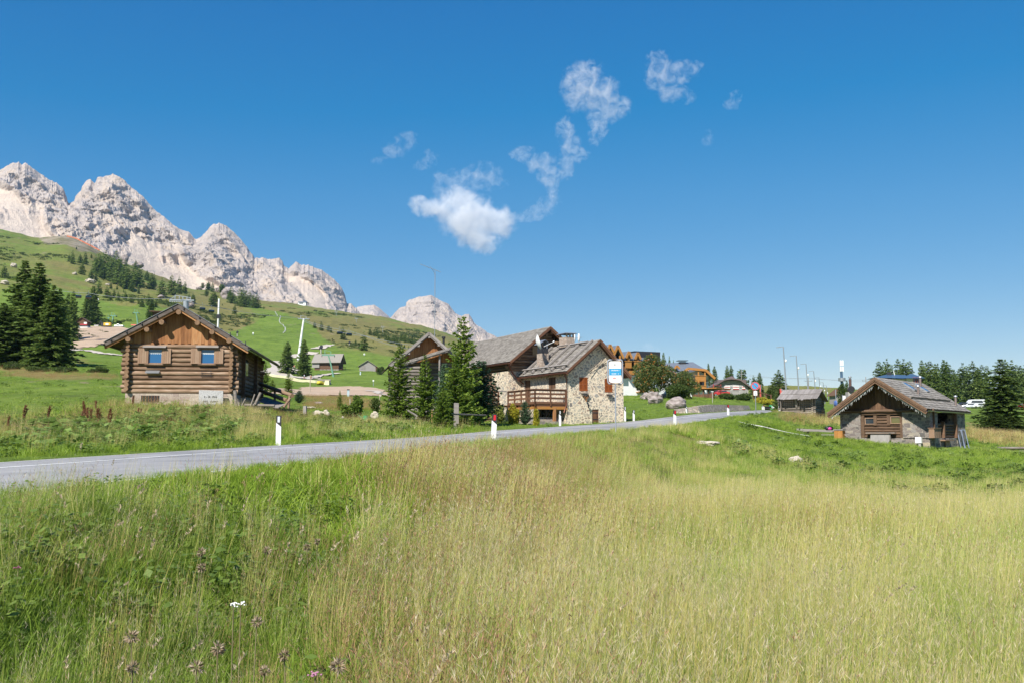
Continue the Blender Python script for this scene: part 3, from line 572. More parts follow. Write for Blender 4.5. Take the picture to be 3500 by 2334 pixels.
tree_at(MIDS[0], 'spruce_tree', 981, 1276, 1166, 52, 'left one of the two broad spruces by the gravel path')
tree_at(MIDS[2], 'spruce_tree', 1037, 1284, 1158, 50, 'right one of the two broad spruces, in front of the white pylon')
tree_at(MIDS[1], 'spruce_tree', 505, 1085, 1022, 36, 'spruce just behind the log cabin ridge on the left', 520)
YS = [make_conifer('young_spruce', 120 + i, young_m, 10, 2.6, levels=34, per=9, segs=7, fan=7, size=.8, droop=.12, low=.0, power=.62, gap=.03, irregular=.3) for i in range(3)]
BP = make_conifer('young_pine', 130, blue_m, 10, 3.3, levels=26, per=10, segs=6, fan=9, size=.75, droop=-.15, low=.02, power=.5, irregular=.25)
tree_at(YS[0], 'young_spruce', 1365, 1425, 1180, 110, 'young spruce with a bare leader in front of the grey barn wall', 62, R=2.6)
tree_at(YS[1], 'young_spruce', 1452, 1440, 1212, 96, 'thin young spruce covering the middle of the barn', 59, R=2.6)
tree_at(YS[2], 'young_spruce', 1583, 1440, 1078, 135, 'tallest young spruce, its thin top standing against the mountain', 60, R=2.45)
tree_at(YS[2], 'young_spruce', 1553, 1448, 1238, 115, 'young spruce in front of the tallest one beside the barn', 56, R=2.6)
tree_at(YS[0], 'young_spruce', 1513, 1452, 1322, 74, 'small spruce between the two grey fence posts', 51, rz=2, R=2.6)
tree_at(BP, 'young_pine', 1640, 1440, 1230, 125, 'bluish green pine right of the tall young spruce', 63, R=3.3)
tree_at(BP, 'young_pine', 1520, 1440, 1240, 70, 'bluish green pine behind the small spruce', 64, rz=1, R=3.3)
tree_at(BP, 'young_pine', 1795, 1432, 1370, 46, 'small round blue-green pine in front of the balcony', 66, rz=1, R=3.3)
for px, pb, pt, wd, lb in ((985,1345,1268,34,'small spruce behind the sloping log rail'),(930,1340,1295,30,'small spruce right behind the dark cabin wall'),(905,1350,1235,44,'young larch touching the dark cabin wall'),(1022,1376,1333,28,'low blue-green pine right of the sloping log rail'),(1161,1400,1333,24,'thin sapling in the dry grass left of the white pipe')):
    tree_at(BP if 'pine' in lb else YS[1], 'sapling', px, pb, pt, wd, lb, R=2.8)
# right-hand side
RFC = {}
def z3r(x, y): return 2780 + x / 3.267, 1200 + y / 3.267
for i, (x, t_, kind) in enumerate([(750,100,1),(795,150,1),(840,75,1),(890,140,1),(965,78,1),(1030,80,1),(1095,98,1),(1230,95,0),(1275,120,1),(1320,98,1),(1380,135,0),(1410,130,1),(1475,88,2),(1510,110,0),(1545,145,1),(1590,200,0),(1640,190,1),(1690,125,1),(1740,165,1),(1800,100,1),(1850,170,0),(1900,140,1),(2170,85,1),(2240,90,1),(2290,140,1),(2335,150,1),(2345,210,0),(1960,150,1),(2400,120,1),(2480,100,0)]):
    px, py = z3r(x, t_); d = 330 + 25 * math.sin(i * 2.4) + (25 if x < 1150 else 0); base = at(px, d); h = ray(px, py)[1] * d - base.z
    pr = LARCH[i % 3] if kind == 1 else MIDS[i % 3]; what = 'pale green larch' if kind == 1 else 'dark spruce'
    zone = 'behind the blue-roofed house' if x < 1160 else ('behind the right cabin roof' if x < 1660 else 'behind the parked van')
    RFC[zone, what] = RFC.get((zone, what), 0) + 1
    plant_tree(pr, 'larch_tree' if kind == 1 else 'spruce_tree', base, h / 10 * random.uniform(.62, .88), h / 10, what + ' ' + zone + ', ' + ORD(RFC[zone, what]) + ' from the left', 'tree', what + ' trees ' + zone)
tree_at(BIGS[1], 'spruce_tree', 3427, 1485, 1225, 195, 'big dark spruce with a visible grey trunk right of the stone and log cabin', 112, rz=2, R=2.45)
tree_at(BIGS[0], 'spruce_tree', 3400, 1492, 1408, 120, 'low bushy spruce at the foot of the big one on the right', 107, R=2.45)
tree_at(BIGS[2], 'spruce_tree', 3450, 1500, 1420, 130, 'low dark bushy spruce at the right foot of the big one', 109, rz=3, R=2.45)
def z7(x, y): return 2050 + x / 3.618, 1100 + y / 3.618
for x, t_, b_, wd, d, kind, lb in ((800,372,520,110,330,0,'dark spruce behind the grey-roofed hotels, tallest of three'),(870,415,520,60,335,0,'narrow spruce right of the tallest one behind the hotels'),(920,462,520,50,340,0,'smallest spruce tip beside the grey hotel roof'),
   (1352,505,765,90,290,0,'spruce left of the stone house, the taller of two'),(1428,540,765,110,285,0,'spruce touching the stone house roof, the lower of two'),(1585,532,720,105,310,0,'left one of the twin spruces behind the stone house'),(1635,530,720,105,314,0,'right one of the twin spruces behind the stone house'),
   (1770,578,720,150,305,2,'loose stone pine behind the stone house roof'),(1910,655,780,75,280,1,'larch left of the dark spruce behind the parking sign'),(1985,618,805,110,275,0,'dark pointed spruce behind the round parking sign'),
   (2225,583,860,200,190,1,'large light green larch left of the lamp posts'),(2100,820,985,105,150,0,'low dense spruce in front of the large larch'),(2195,830,1070,90,135,1,'young larch beside the old barn roof')):
    px, py = z7(x, t_); pr = (MIDS[int(x) % 3], LARCH[int(x) % 3], PINE[0])[kind]
    tree_at(pr, ('spruce_tree', 'larch_tree', 'stone_pine')[kind], px, 0, py, wd / 3.618, lb, d, R=(2.2, 2.1, 3.1)[kind])
tree_at(MIDS[0], 'spruce_tree', 2500 + 1780 / 4.48, 0, 1150 + 655 / 4.48, 24, 'small spruce beside the telecom mast', 280)
# broadleaved
row_m = leafmat('rowan leaves', [(.05,.075,.018),(.09,.13,.03),(.14,.17,.05),(.22,.23,.09)], .35, wi=.85)
berry_m = plain('orange berries', (.55,.19,.03), .5)
bush_m = leafmat('bush leaves', [(.04,.065,.015),(.07,.11,.022),(.12,.16,.035)], .3, wi=.85)
yel_m = leafmat('yellow shrub leaves', [(.22,.23,.03),(.42,.38,.03),(.55,.47,.05)], .3, wi=.85)
def broad(name, px, pb, pt, wid, label, d=None, n=9000, leaf=.16, mt=row_m, berries=0, stem=.3, seed=1, cat='tree', group=None, clumps=16):
    g = hit(px, pb) if d is None else at(px, d); h = ray(px, pt)[1] * g.y - g.z; w_ = wid / F * g.y / 2; e = empty(name, g, 0, label, cat, group)
    rz = h * (1 - stem) / 2 * 1.08; V, Fq = broad_mesh(seed, (w_ * 1.1, w_ * 1.0, rz * 1.12), n, leaf, clumps, base=h - rz)
    link('crown' if cat == 'tree' else 'foliage', arr_mesh(name + '_leaves', V, Fq, [mt]), e); link('trunk' if cat == 'tree' else 'stems', limbs(h * .95, w_, 9, h * .02, seed), e)
    if berries:
        r = np.random.default_rng(seed + 9); k = r.choice(len(V) // 4, berries, replace=False); c = V.reshape(-1, 4, 3)[k, 2]; B = np.repeat(c, 5, 0) + r.normal(0, .05, (berries * 5, 3)); dv = unit(r.normal(0, 1, B.shape)); l = np.full(len(B), .11)
        V2, F2 = quads(B, dv, l, l * .45, unit(np.cross(dv, r.normal(0, 1, B.shape)))); link('berries', arr_mesh('berries', V2, F2, [berry_m]), e)
    return e
broad('rowan_tree', 2237, 1342, 1213, 134, 'large rowan tree full of orange berries before the hotel', 140, 15000, .22, row_m, 520, .12, 3)
broad('rowan_tree', 2352, 1335, 1253, 84, 'smaller loose rowan tree before the grey-roofed hotel', 145, 6500, .2, row_m, 160, .2, 5)
broad('shrub', 2322, 1370, 1318, 98, 'dense dark green shrub behind the boulders', 128, 9000, .18, bush_m, 0, .02, 6, 'shrub')
broad('shrub', 2492, 1378, 1340, 60, 'left half of the low dark hedge before the stone house', 150, 6000, .17, bush_m, 0, .02, 7, 'shrub')
broad('shrub', 2541, 1382, 1346, 64, 'right half of the low dark hedge before the stone house', 146, 6000, .17, bush_m, 0, .02, 8, 'shrub')
broad('shrub', 1833, 1438, 1400, 28, 'rounded yellow shrub at the corner of the balcony steps', 64, 3500, .07, yel_m, 0, .02, 9, 'shrub')
broad('shrub', 1755, 1436, 1388, 40, 'yellow-green shrub left of the small round pine', 66, 4500, .09, yel_m, 0, .02, 10, 'shrub')
broad('shrub', 1705, 1432, 1378, 46, 'loose yellow-green shrub below the wooden steps', 67, 4500, .10, leafmat('pale shrub leaves', [(.12,.16,.03),(.2,.24,.05),(.3,.3,.07)], .3, wi=.8), 0, .02, 11, 'shrub')
broad('shrub', 1217, 1425, 1352, 38, 'upright bright green currant bush beside a bare stake', None, 2600, .13, leafmat('garden bush leaves', [(.07,.12,.02),(.12,.19,.03),(.19,.26,.05)], .35, wi=.8), 0, .02, 12, 'shrub')
broad('shrub', 1183, 1438, 1385, 32, 'low leafy bush left of the wooden stake', None, 1800, .13, leafmat('low bush leaves', [(.08,.13,.02),(.16,.22,.03)], .35), 0, .02, 13, 'shrub')
broad('shrub', 1283, 1410, 1364, 34, 'twiggy dark bush left of the grey barn', None, 1500, .1, bush_m, 0, .02, 14, 'shrub')
broad('shrub', 1300, 1278, 1253, 22, 'dark bush growing against the small grey barn', None, 2500, .35, bush_m, 0, .02, 15, 'shrub')
broad('shrub', 2880, 0, 1318, 38, 'round dense green tree right of the old log barn', 170, 7000, .2, bush_m, 0, .02, 16, 'shrub')
broad('shrub', 2767, 0, 1323, 22, 'distant bush on the meadow crest behind the lamp posts', 600, 1500, .5, bush_m, 0, .02, 17, 'shrub')
broad('shrub', 2635, 1395, 1312, 26, 'leafy sapling behind the yellow flower bed', 150, 2500, .16, bush_m, 0, .05, 18, 'shrub')
broad('shrub', 2585, 1345, 1300, 30, 'leafy bush at the stone house corner', 200, 2500, .18, bush_m, 0, .05, 19, 'shrub')
SHL = ['at the far left picture edge under the big spruces', 'second from the left under the big spruces', 'left of the one by the cabin, under the big spruces', 'nearest the log cabin, under the big spruces', 'on the upper left edge of the bare soil', 'just below the tall spruce at the bare soil', 'left of the yellow excavator', 'beside the white off-road truck', 'between hut and excavator above the bare soil', 'at the left end of the bare soil mound']
for k, (px, pb, pt, wd) in enumerate(((40,1262,1235,70),(130,1270,1250,90),(225,1272,1252,80),(330,1272,1250,60),(250,1110,1092,60),(330,1110,1098,40),(365,1108,1094,46),(411,1107,1094,24),(290,1112,1098,40),(175,1120,1098,60))):
    broad('shrub', px, pb, pt, wd, 'low dark shrub ' + SHL[k], None, 2500, .25 if pb < 1200 else .14, bush_m, 0, 0, 20 + k, 'shrub', 'low shrubs under the big spruces' if pb > 1200 else 'dark shrubs round the bare soil', 7)
# ================================================================ BUILDINGS
def Z1(x, y): return 300 + x / 2.94, 1000 + y / 2.94
def Z6(x, y): return 1650 + x / 3.92, 1100 + y / 3.92
def Z8(x, y): return 2500 + x / 4.48, 1150 + y / 4.48
def ZR(x, y): return 2780 + x / 3.267, 1200 + y / 3.267
class House:
    """local frame: x along the front wall, y away from us, z up from eye level"""
    def __init__(s, name, ox, oy, ang, label, cat='house', group=None, z=0):
        s.o = (ox, oy, z); s.a = ang; s.c, s.s = math.cos(ang), math.sin(ang); s.r = empty(name, (ox, oy, z), ang, label, cat, group)
    def pick(s, p, y=None, x=None):                        # sight line against a wall plane of the house
        u, v = ray(*p); dx = u * s.c + s.s; dy = -u * s.s + s.c; ox = -(s.o[0] * s.c + s.o[1] * s.s); oy = -(-s.o[0] * s.s + s.o[1] * s.c)
        t = (y - oy) / dy if y is not None else (x - ox) / dx
        return Vector((ox + t * dx, oy + t * dy, v * t - s.o[2]))
    def part(s, name, mb, mats, **k): return mb.build(name, mats, s.r, **k)
    def world(s, x, y, z=0): return Vector((s.o[0] + x * s.c - y * s.s, s.o[1] + x * s.s + y * s.c, z + s.o[2]))
    def ground(s, x, y): q = s.world(x, y); return h1(q.x, q.y) - s.o[2]
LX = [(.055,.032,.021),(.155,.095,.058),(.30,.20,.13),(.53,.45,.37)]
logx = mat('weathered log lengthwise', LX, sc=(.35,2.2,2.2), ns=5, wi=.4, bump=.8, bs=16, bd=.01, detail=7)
logy = mat('weathered log across', LX, sc=(2.2,.35,2.2), ns=5, wi=.25, bump=.5, bs=16, bd=.01, detail=7)
logend = mat('log end grain', [(.11,.06,.035),(.23,.14,.08),(.33,.22,.135)], ns=9, wi=.35, bump=.5, bs=30, bd=.01)
GX = [(.055,.045,.036),(.13,.11,.09),(.23,.20,.17),(.35,.32,.28)]
greyx = mat('grey log lengthwise', GX, sc=(.35,2.2,2.2), ns=5, wi=.35, bump=.6, bs=16, bd=.012, detail=7)
greyy = mat('grey log across', GX, sc=(2.2,.35,2.2), ns=5, wi=.35, bump=.6, bs=16, bd=.012, detail=7)
greyend = mat('grey log end', [(.12,.10,.08),(.26,.22,.18),(.38,.34,.29)], ns=9, wi=.4, bump=.5, bs=30)
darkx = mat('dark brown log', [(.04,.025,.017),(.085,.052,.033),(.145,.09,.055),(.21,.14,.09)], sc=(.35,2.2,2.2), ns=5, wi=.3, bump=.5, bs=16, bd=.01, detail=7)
boards = mat('warm vertical boards', [(.09,.036,.016),(.24,.105,.042),(.39,.19,.08),(.50,.30,.15)], sc=(3,3,.35), ns=4, wi=.5, bump=.4, bs=14, bd=.006, detail=7)
dboards = mat('dark vertical boards', [(.03,.018,.012),(.075,.042,.026),(.15,.085,.05),(.24,.145,.085)], sc=(3,3,.3), ns=4, wi=.35, bump=.4, bs=14, bd=.006, detail=7)
gboards = mat('grey vertical boards', [(.14,.13,.12),(.27,.25,.235),(.40,.38,.36)], sc=(3,3,.3), ns=4, wi=.5, bump=.5, bs=14, bd=.008, detail=7)
gplank = mat('grey plank', [(.13,.115,.10),(.24,.215,.195),(.36,.33,.31)], sc=(.5,2,2), ns=5, wi=.4, bump=.4, bs=16, detail=7)
shut = mat('brown shutter boards', [(.15,.085,.05),(.27,.17,.11),(.38,.27,.19)], sc=(3,3,.3), ns=5, wi=.5, bump=.3, detail=6)
shing = mat('larch shingle', [(.105,.092,.078),(.20,.18,.155),(.285,.26,.228),(.375,.348,.31)], sc=(2,2,2), ns=3, wi=.6, bump=.4, bs=18, bd=.008, detail=6)
orange = mat('orange stained wood', [(.27,.11,.03),(.38,.17,.045),(.46,.23,.07)], sc=(1,1,3), ns=4, wi=.4, bump=.15, rough=.6)
redwood = mat('reddish wood', [(.065,.030,.02),(.13,.062,.035),(.21,.105,.06)], sc=(.5,2,2), ns=5, wi=.4, bump=.3, rough=.65)
redshut = mat('red-brown shutter', [(.22,.06,.018),(.32,.095,.025)], sc=(1,1,6), ns=5, wi=.2, bump=.2, rough=.5)
copper = mat('copper gutter', [(.16,.065,.045),(.26,.11,.075)], ns=5, bump=.1, rough=.45, metal=.4)
metal = plain('galvanised metal', (.42,.43,.44), .4, .7); dmetal = plain('dark metal', (.04,.04,.045), .5, .3); white = plain('white paint', (.78,.78,.76), .5)
conc = mat('concrete', [(.33,.31,.28),(.44,.41,.38)], ns=3, bump=.3); black = plain('black', (.015,.015,.017), .5); render_w = mat('white render', [(.70,.70,.69),(.80,.80,.79)], ns=2, bump=.2, bs=40, dirt=.15)

slate = mat('grey sheet roof', [(.10,.115,.14),(.145,.165,.195),(.18,.20,.23)], sc=(2,2,1), ns=1.5, bump=.2, rough=.5, spec=.5)
def glassm(name, c=(.02,.03,.04)):
    m, t, b, L = newmat(name); b.inputs['Base Color'].default_value = (*c, 1); b.inputs['Roughness'].default_value = .06; b.inputs['Specular IOR Level'].default_value = .9; return m
glass = glassm('window glass'); bluepane = glassm('glass painted sky blue', (.015,.10,.24)); lace = plain('lace', (.75,.77,.80), .8)  # bluepane: the sky's reflection is put into the base colour
def cobble(name, size=3.1, mortar=(.66,.55,.42), cols=None, gap=.075, warp=.3):
    m, t, b, L = newmat(name); v = coords(t, (1, 1, 1)); nd = noise(t, v, 1.7, 2); vm = t.nodes.new('ShaderNodeVectorMath'); vm.operation = 'MULTIPLY_ADD'; L(nd.outputs['Color'], vm.inputs[0]); vm.inputs[1].default_value = (warp,) * 3; L(v, vm.inputs[2])
    a = t.nodes.new('ShaderNodeTexVoronoi'); a.feature = 'DISTANCE_TO_EDGE'; d = t.nodes.new('ShaderNodeTexVoronoi'); ms = t.nodes.new('ShaderNodeMapping'); ms.inputs['Scale'].default_value = (1, 1, 1.25); L(vm.outputs[0], ms.inputs[0])
    for q in (a, d): q.inputs['Scale'].default_value = size; L(ms.outputs[0], q.inputs['Vector'])
    sp = t.nodes.new('ShaderNodeSeparateColor'); L(d.outputs['Color'], sp.inputs[0]); n = noise(t, v, 9, 4, .6)
    g = math_(t, 'ADD', a.outputs['Distance'], math_(t, 'MULTIPLY_ADD', n.outputs[0], .10, -.05)); g = math_(t, 'SUBTRACT', g, math_(t, 'MULTIPLY', sp.outputs[1], .09)); msk = ramp_out(t, g, [(0,0,0),(1,1,1)], [gap * .75, gap * 1.15])
    st = ramp_out(t, sp.outputs[0], cols or [(.13,.12,.11),(.22,.19,.16),(.25,.24,.21),(.33,.29,.22),(.20,.13,.10),(.38,.34,.26),(.28,.27,.25)]); st = mixc(t, .5, st, ramp_out(t, n.outputs[0], [(.5,.5,.5),(1.15,1.12,1.1)], [.35,.65]), 'MULTIPLY')
    c = mixc(t, msk, mixc(t, .3, mortar, ramp_out(t, n.outputs[0], [(.6,.55,.48),(1,1,1)], [.3,.7]), 'MULTIPLY'), st); L(c, b.inputs['Base Color']); b.inputs['Roughness'].default_value = .9
    L(bumpn(t, math_(t, 'ADD', msk, math_(t, 'MULTIPLY', n.outputs[0], .7)), .8, .03), b.inputs['Normal']); return m
def ashlar(name, w=.42, h=.21, mortar=(.34,.30,.25), cols=None, warp=.12):
    m, t, b, L = newmat(name); v = coords(t); s = t.nodes.new('ShaderNodeSeparateXYZ'); L(v, s.inputs[0]); nd = noise(t, v, 2.2, 2); sp0 = t.nodes.new('ShaderNodeSeparateColor'); L(nd.outputs['Color'], sp0.inputs[0])
    cx = t.nodes.new('ShaderNodeCombineXYZ'); L(math_(t, 'ADD', math_(t, 'ADD', s.outputs[0], s.outputs[1]), math_(t, 'MULTIPLY', sp0.outputs[0], warp * 2)), cx.inputs[0]); L(math_(t, 'ADD', s.outputs[2], math_(t, 'MULTIPLY', sp0.outputs[1], warp * 1.6)), cx.inputs[1])
    k = t.nodes.new('ShaderNodeTexBrick'); k.offset = .45; k.squash = .7; k.squash_frequency = 3; L(cx.outputs[0], k.inputs['Vector']); k.inputs['Scale'].default_value = 1; k.inputs['Brick Width'].default_value = w; k.inputs['Row Height'].default_value = h; k.inputs['Mortar Size'].default_value = .016; k.inputs['Mortar Smooth'].default_value = .25
    k.inputs['Color1'].default_value = (0, 0, 0, 1); k.inputs['Color2'].default_value = (1, 1, 1, 1); k.inputs['Mortar'].default_value = (.5, .5, .5, 1); n = noise(t, v, 10, 5, .65)
    st = ramp_out(t, k.outputs['Color'], cols or [(.10,.095,.09),(.17,.145,.135),(.22,.185,.165),(.26,.24,.225),(.38,.32,.23)]); st = mixc(t, .6, st, ramp_out(t, n.outputs[0], [(.5,.5,.5),(1.2,1.17,1.14)], [.3,.7]), 'MULTIPLY')
    c = mixc(t, k.outputs['Fac'], st, mortar); L(c, b.inputs['Base Color']); b.inputs['Roughness'].default_value = .92
    L(bumpn(t, math_(t, 'SUBTRACT', math_(t, 'MULTIPLY', n.outputs[0], .6), k.outputs['Fac']), .8, .03), b.inputs['Normal']); return m
stoneA = cobble('rubble wall with pale mortar', 3.9, (.74,.62,.46), [(.20,.185,.17),(.33,.29,.25),(.36,.34,.30),(.48,.42,.33),(.33,.235,.18),(.54,.48,.37),(.40,.38,.345)], warp=.5); stoneB = ashlar('coursed stone', .40, .22, warp=.28); foundm = ashlar('plastered stone base', .5, .25, (.42,.35,.28), [(.33,.25,.21),(.42,.34,.28),(.48,.41,.33)], .2)
brick_m = ashlar('pale brick', .24, .09, (.30,.26,.22), [(.36,.26,.20),(.48,.37,.29),(.56,.46,.38)], .01); stoneC = ashlar('grey block stone', .6, .3, (.42,.40,.37), [(.22,.21,.20),(.30,.285,.27),(.38,.36,.33)], .05); drystone = cobble('dry stone', 3.6, (.10,.09,.08), [(.22,.20,.18),(.32,.29,.26),(.42,.38,.34),(.36,.33,.25)], .03)
def logrow(mb, ax, a0, a1, c, z0, z1, pitch, ops=(), jut=.22, m=0, mc=1, n=10, ph=0, sag=.0):
    """stack of round logs; ax 'x' runs along x at y=c, ax 'y' runs along y at x=c; ops are (t0, t1, za, zb) openings"""
    k = max(1, round((z1 - z0) / pitch)); p = (z1 - z0) / k
    for i in range(k):
        z = z0 + p * (i + .5 + ph); segs = [(a0 - jut * random.uniform(.8, 1.2), a1 + jut * random.uniform(.8, 1.2))]
        for t0, t1, za, zb in ops:
            if za < z < zb: segs = [q for s_ in segs for q in ((s_[0], min(s_[1], t0)), (max(s_[0], t1), s_[1])) if q[1] - q[0] > .05]
        for s0, s1 in segs:
            r = p * .53 * random.uniform(.94, 1.03); dz0, dz1 = random.uniform(-sag, sag), random.uniform(-sag, sag)
            mb.log((s0, c, z + dz0) if ax == 'x' else (c, s0, z + dz0), (s1, c, z + dz1) if ax == 'x' else (c, s1, z + dz1), r, m, mc, n)
def vboards(mb, ax, a0, a1, c, zb, zt, w, th=.03, m=0, jag=0.0):
    """vertical boards whose top follows zt(t) and bottom zb(t)"""
    n = max(1, round((a1 - a0) / w)); w = (a1 - a0) / n
    for i in range(n):
        t0, t1 = a0 + i * w + .004, a0 + (i + 1) * w - .004; b_ = zb((t0 + t1) / 2) - (jag if i % 2 else 0) - random.uniform(0, jag * .3); off = random.uniform(-.007, .007)
        ta, tb = zt(t0), zt(t1)
        if min(ta, tb) < b_ + .02: continue
        q = [(t0, c - th + off, b_), (t1, c - th + off, b_), (t1, c + off, b_), (t0, c + off, b_), (t0, c - th + off, ta), (t1, c - th + off, tb), (t1, c + off, tb), (t0, c + off, ta)]
        if ax == 'y': q = [(y_, x_, z_) for x_, y_, z_ in q]
        mb.hexa(q, m)
def shingles(mb, o, U, L, D, Sl, rows, w, th=.025, m=0, jag=.03):
    """courses from the eave (o) up the slope D, along U"""
    o, U, D = Vector(o), Vector(U).normalized(), Vector(D).normalized(); N = U.cross(D); N = N if N.z > 0 else -N; rh = Sl / rows
    for r in range(rows):
        x = -w * random.random()
        while x < L:
            ww = w * random.uniform(.65, 1.3); x0, x1 = max(x, 0), min(x + ww - .008, L)
            if x1 - x0 > .02:
                s0 = r * rh - random.uniform(0, jag) - .03; ln = min(rh * 1.45, Sl - s0); c = o + U * (x0 + x1) / 2 + D * (s0 + ln / 2) + N * (th * 1.0 + random.uniform(0, .012))
                d2 = (D - N * (th * 1.1 / max(rh, .1))).normalized(); mb.obox(c, U * (x1 - x0) / 2, d2 * ln / 2, U.cross(d2).normalized() * th / 2, m)
            x += ww
def gable_roof(h, xl, zl, xr, zr, xe, ze, y0, y1, th=.10, m=shing, rows=16, w=.22, under=dboards, tiles=True, nm='roof'):
    """left eave (xl, zl), ridge (xr, zr), right eave (xe, ze), from y0 to y1: deck and shingle courses in one roof"""
    mb = MB()
    for (a, za), (b_, zb) in (((xl, zl), (xr, zr)), ((xr, zr), (xe, ze))):
        mb.hexa([(a, y0, za - th), (b_, y0, zb - th), (b_, y1, zb - th), (a, y1, za - th), (a, y0, za), (b_, y0, zb), (b_, y1, zb), (a, y1, za)], 1)
    if tiles:
        for (a, za), s in (((xl, zl), 1), ((xe, ze), -1)):
            D = Vector((xr - a, 0, zr - za)); shingles(mb, (a, y0 - .02, za), (0, 1, 0), y1 - y0 + .04, D, D.length, rows, w)
    return h.part(nm, mb, [m, under])
def gable_poly(mb, y, x0, x1, z0, rx, rz, zl, zr_, th, m=0):
    mb.prism([(x0, y, z0), (x1, y, z0), (x1, y, zr_), (rx, y, rz), (x0, y, zl)], (0, th, 0), m)

# ---------------------------------------------------------------- 1. log cabin on the left
ang = math.atan2(.117, .993); LC = House('log_cabin', -14.95 - 5.3 * .993, 51.5 - 5.3 * .117, ang, 'log cabin with blue windows and orange board gable left of the road', 'cabin')
W, LEN = 5.3, 10.4; zf = LC.pick(Z1(900, 1012), y=0).z; ztop = LC.pick(Z1(900, 522), y=0).z; gnd = min(LC.ground(0, 0), LC.ground(W, 0)) - .5
win = [tuple(LC.pick(Z1(*p), y=0) for p in q) for q in (((612, 572), (745, 708)), ((1142, 575), (1272, 710)))]
ops = [(a.x - .06, b.x + .06, b.z - .05, a.z + .07) for a, b in win]
mb = MB(); logrow(mb, 'x', 0, W, 0, zf, ztop, .232, ops, jut=.34); logrow(mb, 'y', 0, LEN, 0, zf, ztop + .1, .232, [], jut=.34, m=2, ph=.5); logrow(mb, 'y', 0, LEN, W, zf, ztop + .1, .232, [(3.2, 4.2, zf + 1.2, zf + 2.1)], jut=.34, m=2, ph=.5); logrow(mb, 'x', 0, W, LEN, zf, ztop, .232, jut=.3)
mb.box(.12, W - .12, .10, LEN - .1, zf, ztop, 3); LC.part('wall', mb, [logx, logend, logy, black])
mb = MB(); mb.box(-.1, W + .1, -.08, LEN, gnd, zf); LC.part('foundation', mb, foundm)
mb = MB(); q = [LC.pick(Z1(*p), y=-.085) for p in ((537, 1030), (717, 1078))]; mb.box(q[0].x, q[1].x, -.10, -.02, q[1].z - .1, q[0].z, 0)
for k in range(6): x_ = q[0].x + (q[1].x - q[0].x) * (k + .5) / 6; mb.box(x_ - .02, x_ + .02, -.115, -.10, q[1].z - .1, q[0].z, 1)
LC.part('cellar_opening', mb, [black, redwood])
yv = -.62; A = LC.pick(Z1(910, 122), y=yv); Bl = LC.pick(Z1(168, 502), y=yv); Br = LC.pick(Z1(1612, 548), y=yv)
gable_roof(LC, Bl.x, Bl.z, A.x, A.z, Br.x, Br.z, yv, 12.3, .06, shing, 14, .2)
mb = MB()
for B_ in (Bl, Br):
    a, b = Vector((A.x, yv - .03, A.z + .03)), Vector((B_.x, yv - .03, B_.z + .03)); dn = Vector((0, 0, -.24)); mb.hexa([a + dn, b + dn, b + dn + Vector((0, .05, 0)), a + dn + Vector((0, .05, 0)), a, b, b + Vector((0, .05, 0)), a + Vector((0, .05, 0))])
    mb.beam(a + Vector((0, .12, -.30)), b + Vector((0, .12, -.30)), .10, .11, 1)
LC.part('verge_board', mb, [mat('dark weathered verge', [(.05,.04,.035),(.11,.088,.075),(.19,.16,.14)], sc=(.5,2,2), ns=5, wi=.2, bump=.4), boards])
mb = MB()
for B_ in (Bl, Br): mb.beam((A.x, yv - .02, A.z + .05), (B_.x, yv - .02, B_.z + .05), .12, .015)
LC.part('verge_flashing', mb, metal)
for X_, Y_ in ((850,165),(697,243),(543,322),(390,402),(235,482),(965,168),(1122,255),(1278,342),(1432,430),(1585,518)):
    p = LC.pick(Z1(X_, Y_), y=yv - .06); mb = MB(); mb.blob((p.x, yv - .07, p.z), (.045, .04, .045), n=5, jag=0); mb.box(p.x - .02, p.x + .02, yv - .06, yv - .03, p.z - .02, p.z + .16); LC.part('verge_bolt', mb, dmetal)
def roofz(x): return (Bl.z + (A.z - Bl.z) * (x - Bl.x) / (A.x - Bl.x)) if x < A.x else (A.z + (Br.z - A.z) * (x - A.x) / (Br.x - A.x))
for X_, Y_ in ((913,197),(741,300),(593,372),(403,470),(1100,305),(1248,398),(1420,482)):
    p = LC.pick(Z1(X_, Y_), y=-.62); z_ = min(p.z, roofz(p.x) - .24); mb = MB(); mb.log((p.x, -.66, z_), (p.x, .3, z_), .135, 0, 1, 12); LC.part('purlin', mb, [logy, logend])
mb = MB(); zb_ = LC.pick(Z1(900, 512), y=-.02).z; vboards(mb, 'x', -.1, W + .1, .0, lambda t: zb_, lambda t: roofz(t) - .12, .17, m=0, jag=.05); mb.box(.1, W - .1, .02, .1, ztop, ztop + .4, 0)
gable_poly(mb, .06, 0, W, zb_, A.x, A.z - .2, roofz(0) - .2, roofz(W) - .2, .04); LC.part('gable', mb, boards); mb = MB(); gable_poly(mb, LEN, 0, W, zb_, A.x, A.z - .2, roofz(0) - .2, roofz(W) - .2, .04); LC.part('rear_gable', mb, boards)
for B_, s in ((Bl, -1), (Br, 1)):
    mb = MB(); x_ = B_.x + s * .07; pts = [(x_ + .09 * math.cos(t_), 0, B_.z - .06 + .09 * math.sin(t_)) for t_ in [math.pi + math.pi * k / 6 for k in range(7)]]
    vs = [(x, y, z) for y in (yv - .15, 12.5) for x, _, z in pts]; mb.add(vs, [(k, k + 1, k + 8, k + 7) for k in range(6)]); mb.add([(x, yv - .15, z) for x, _, z in pts], [tuple(range(7))]); LC.part('gutter', mb, dmetal)
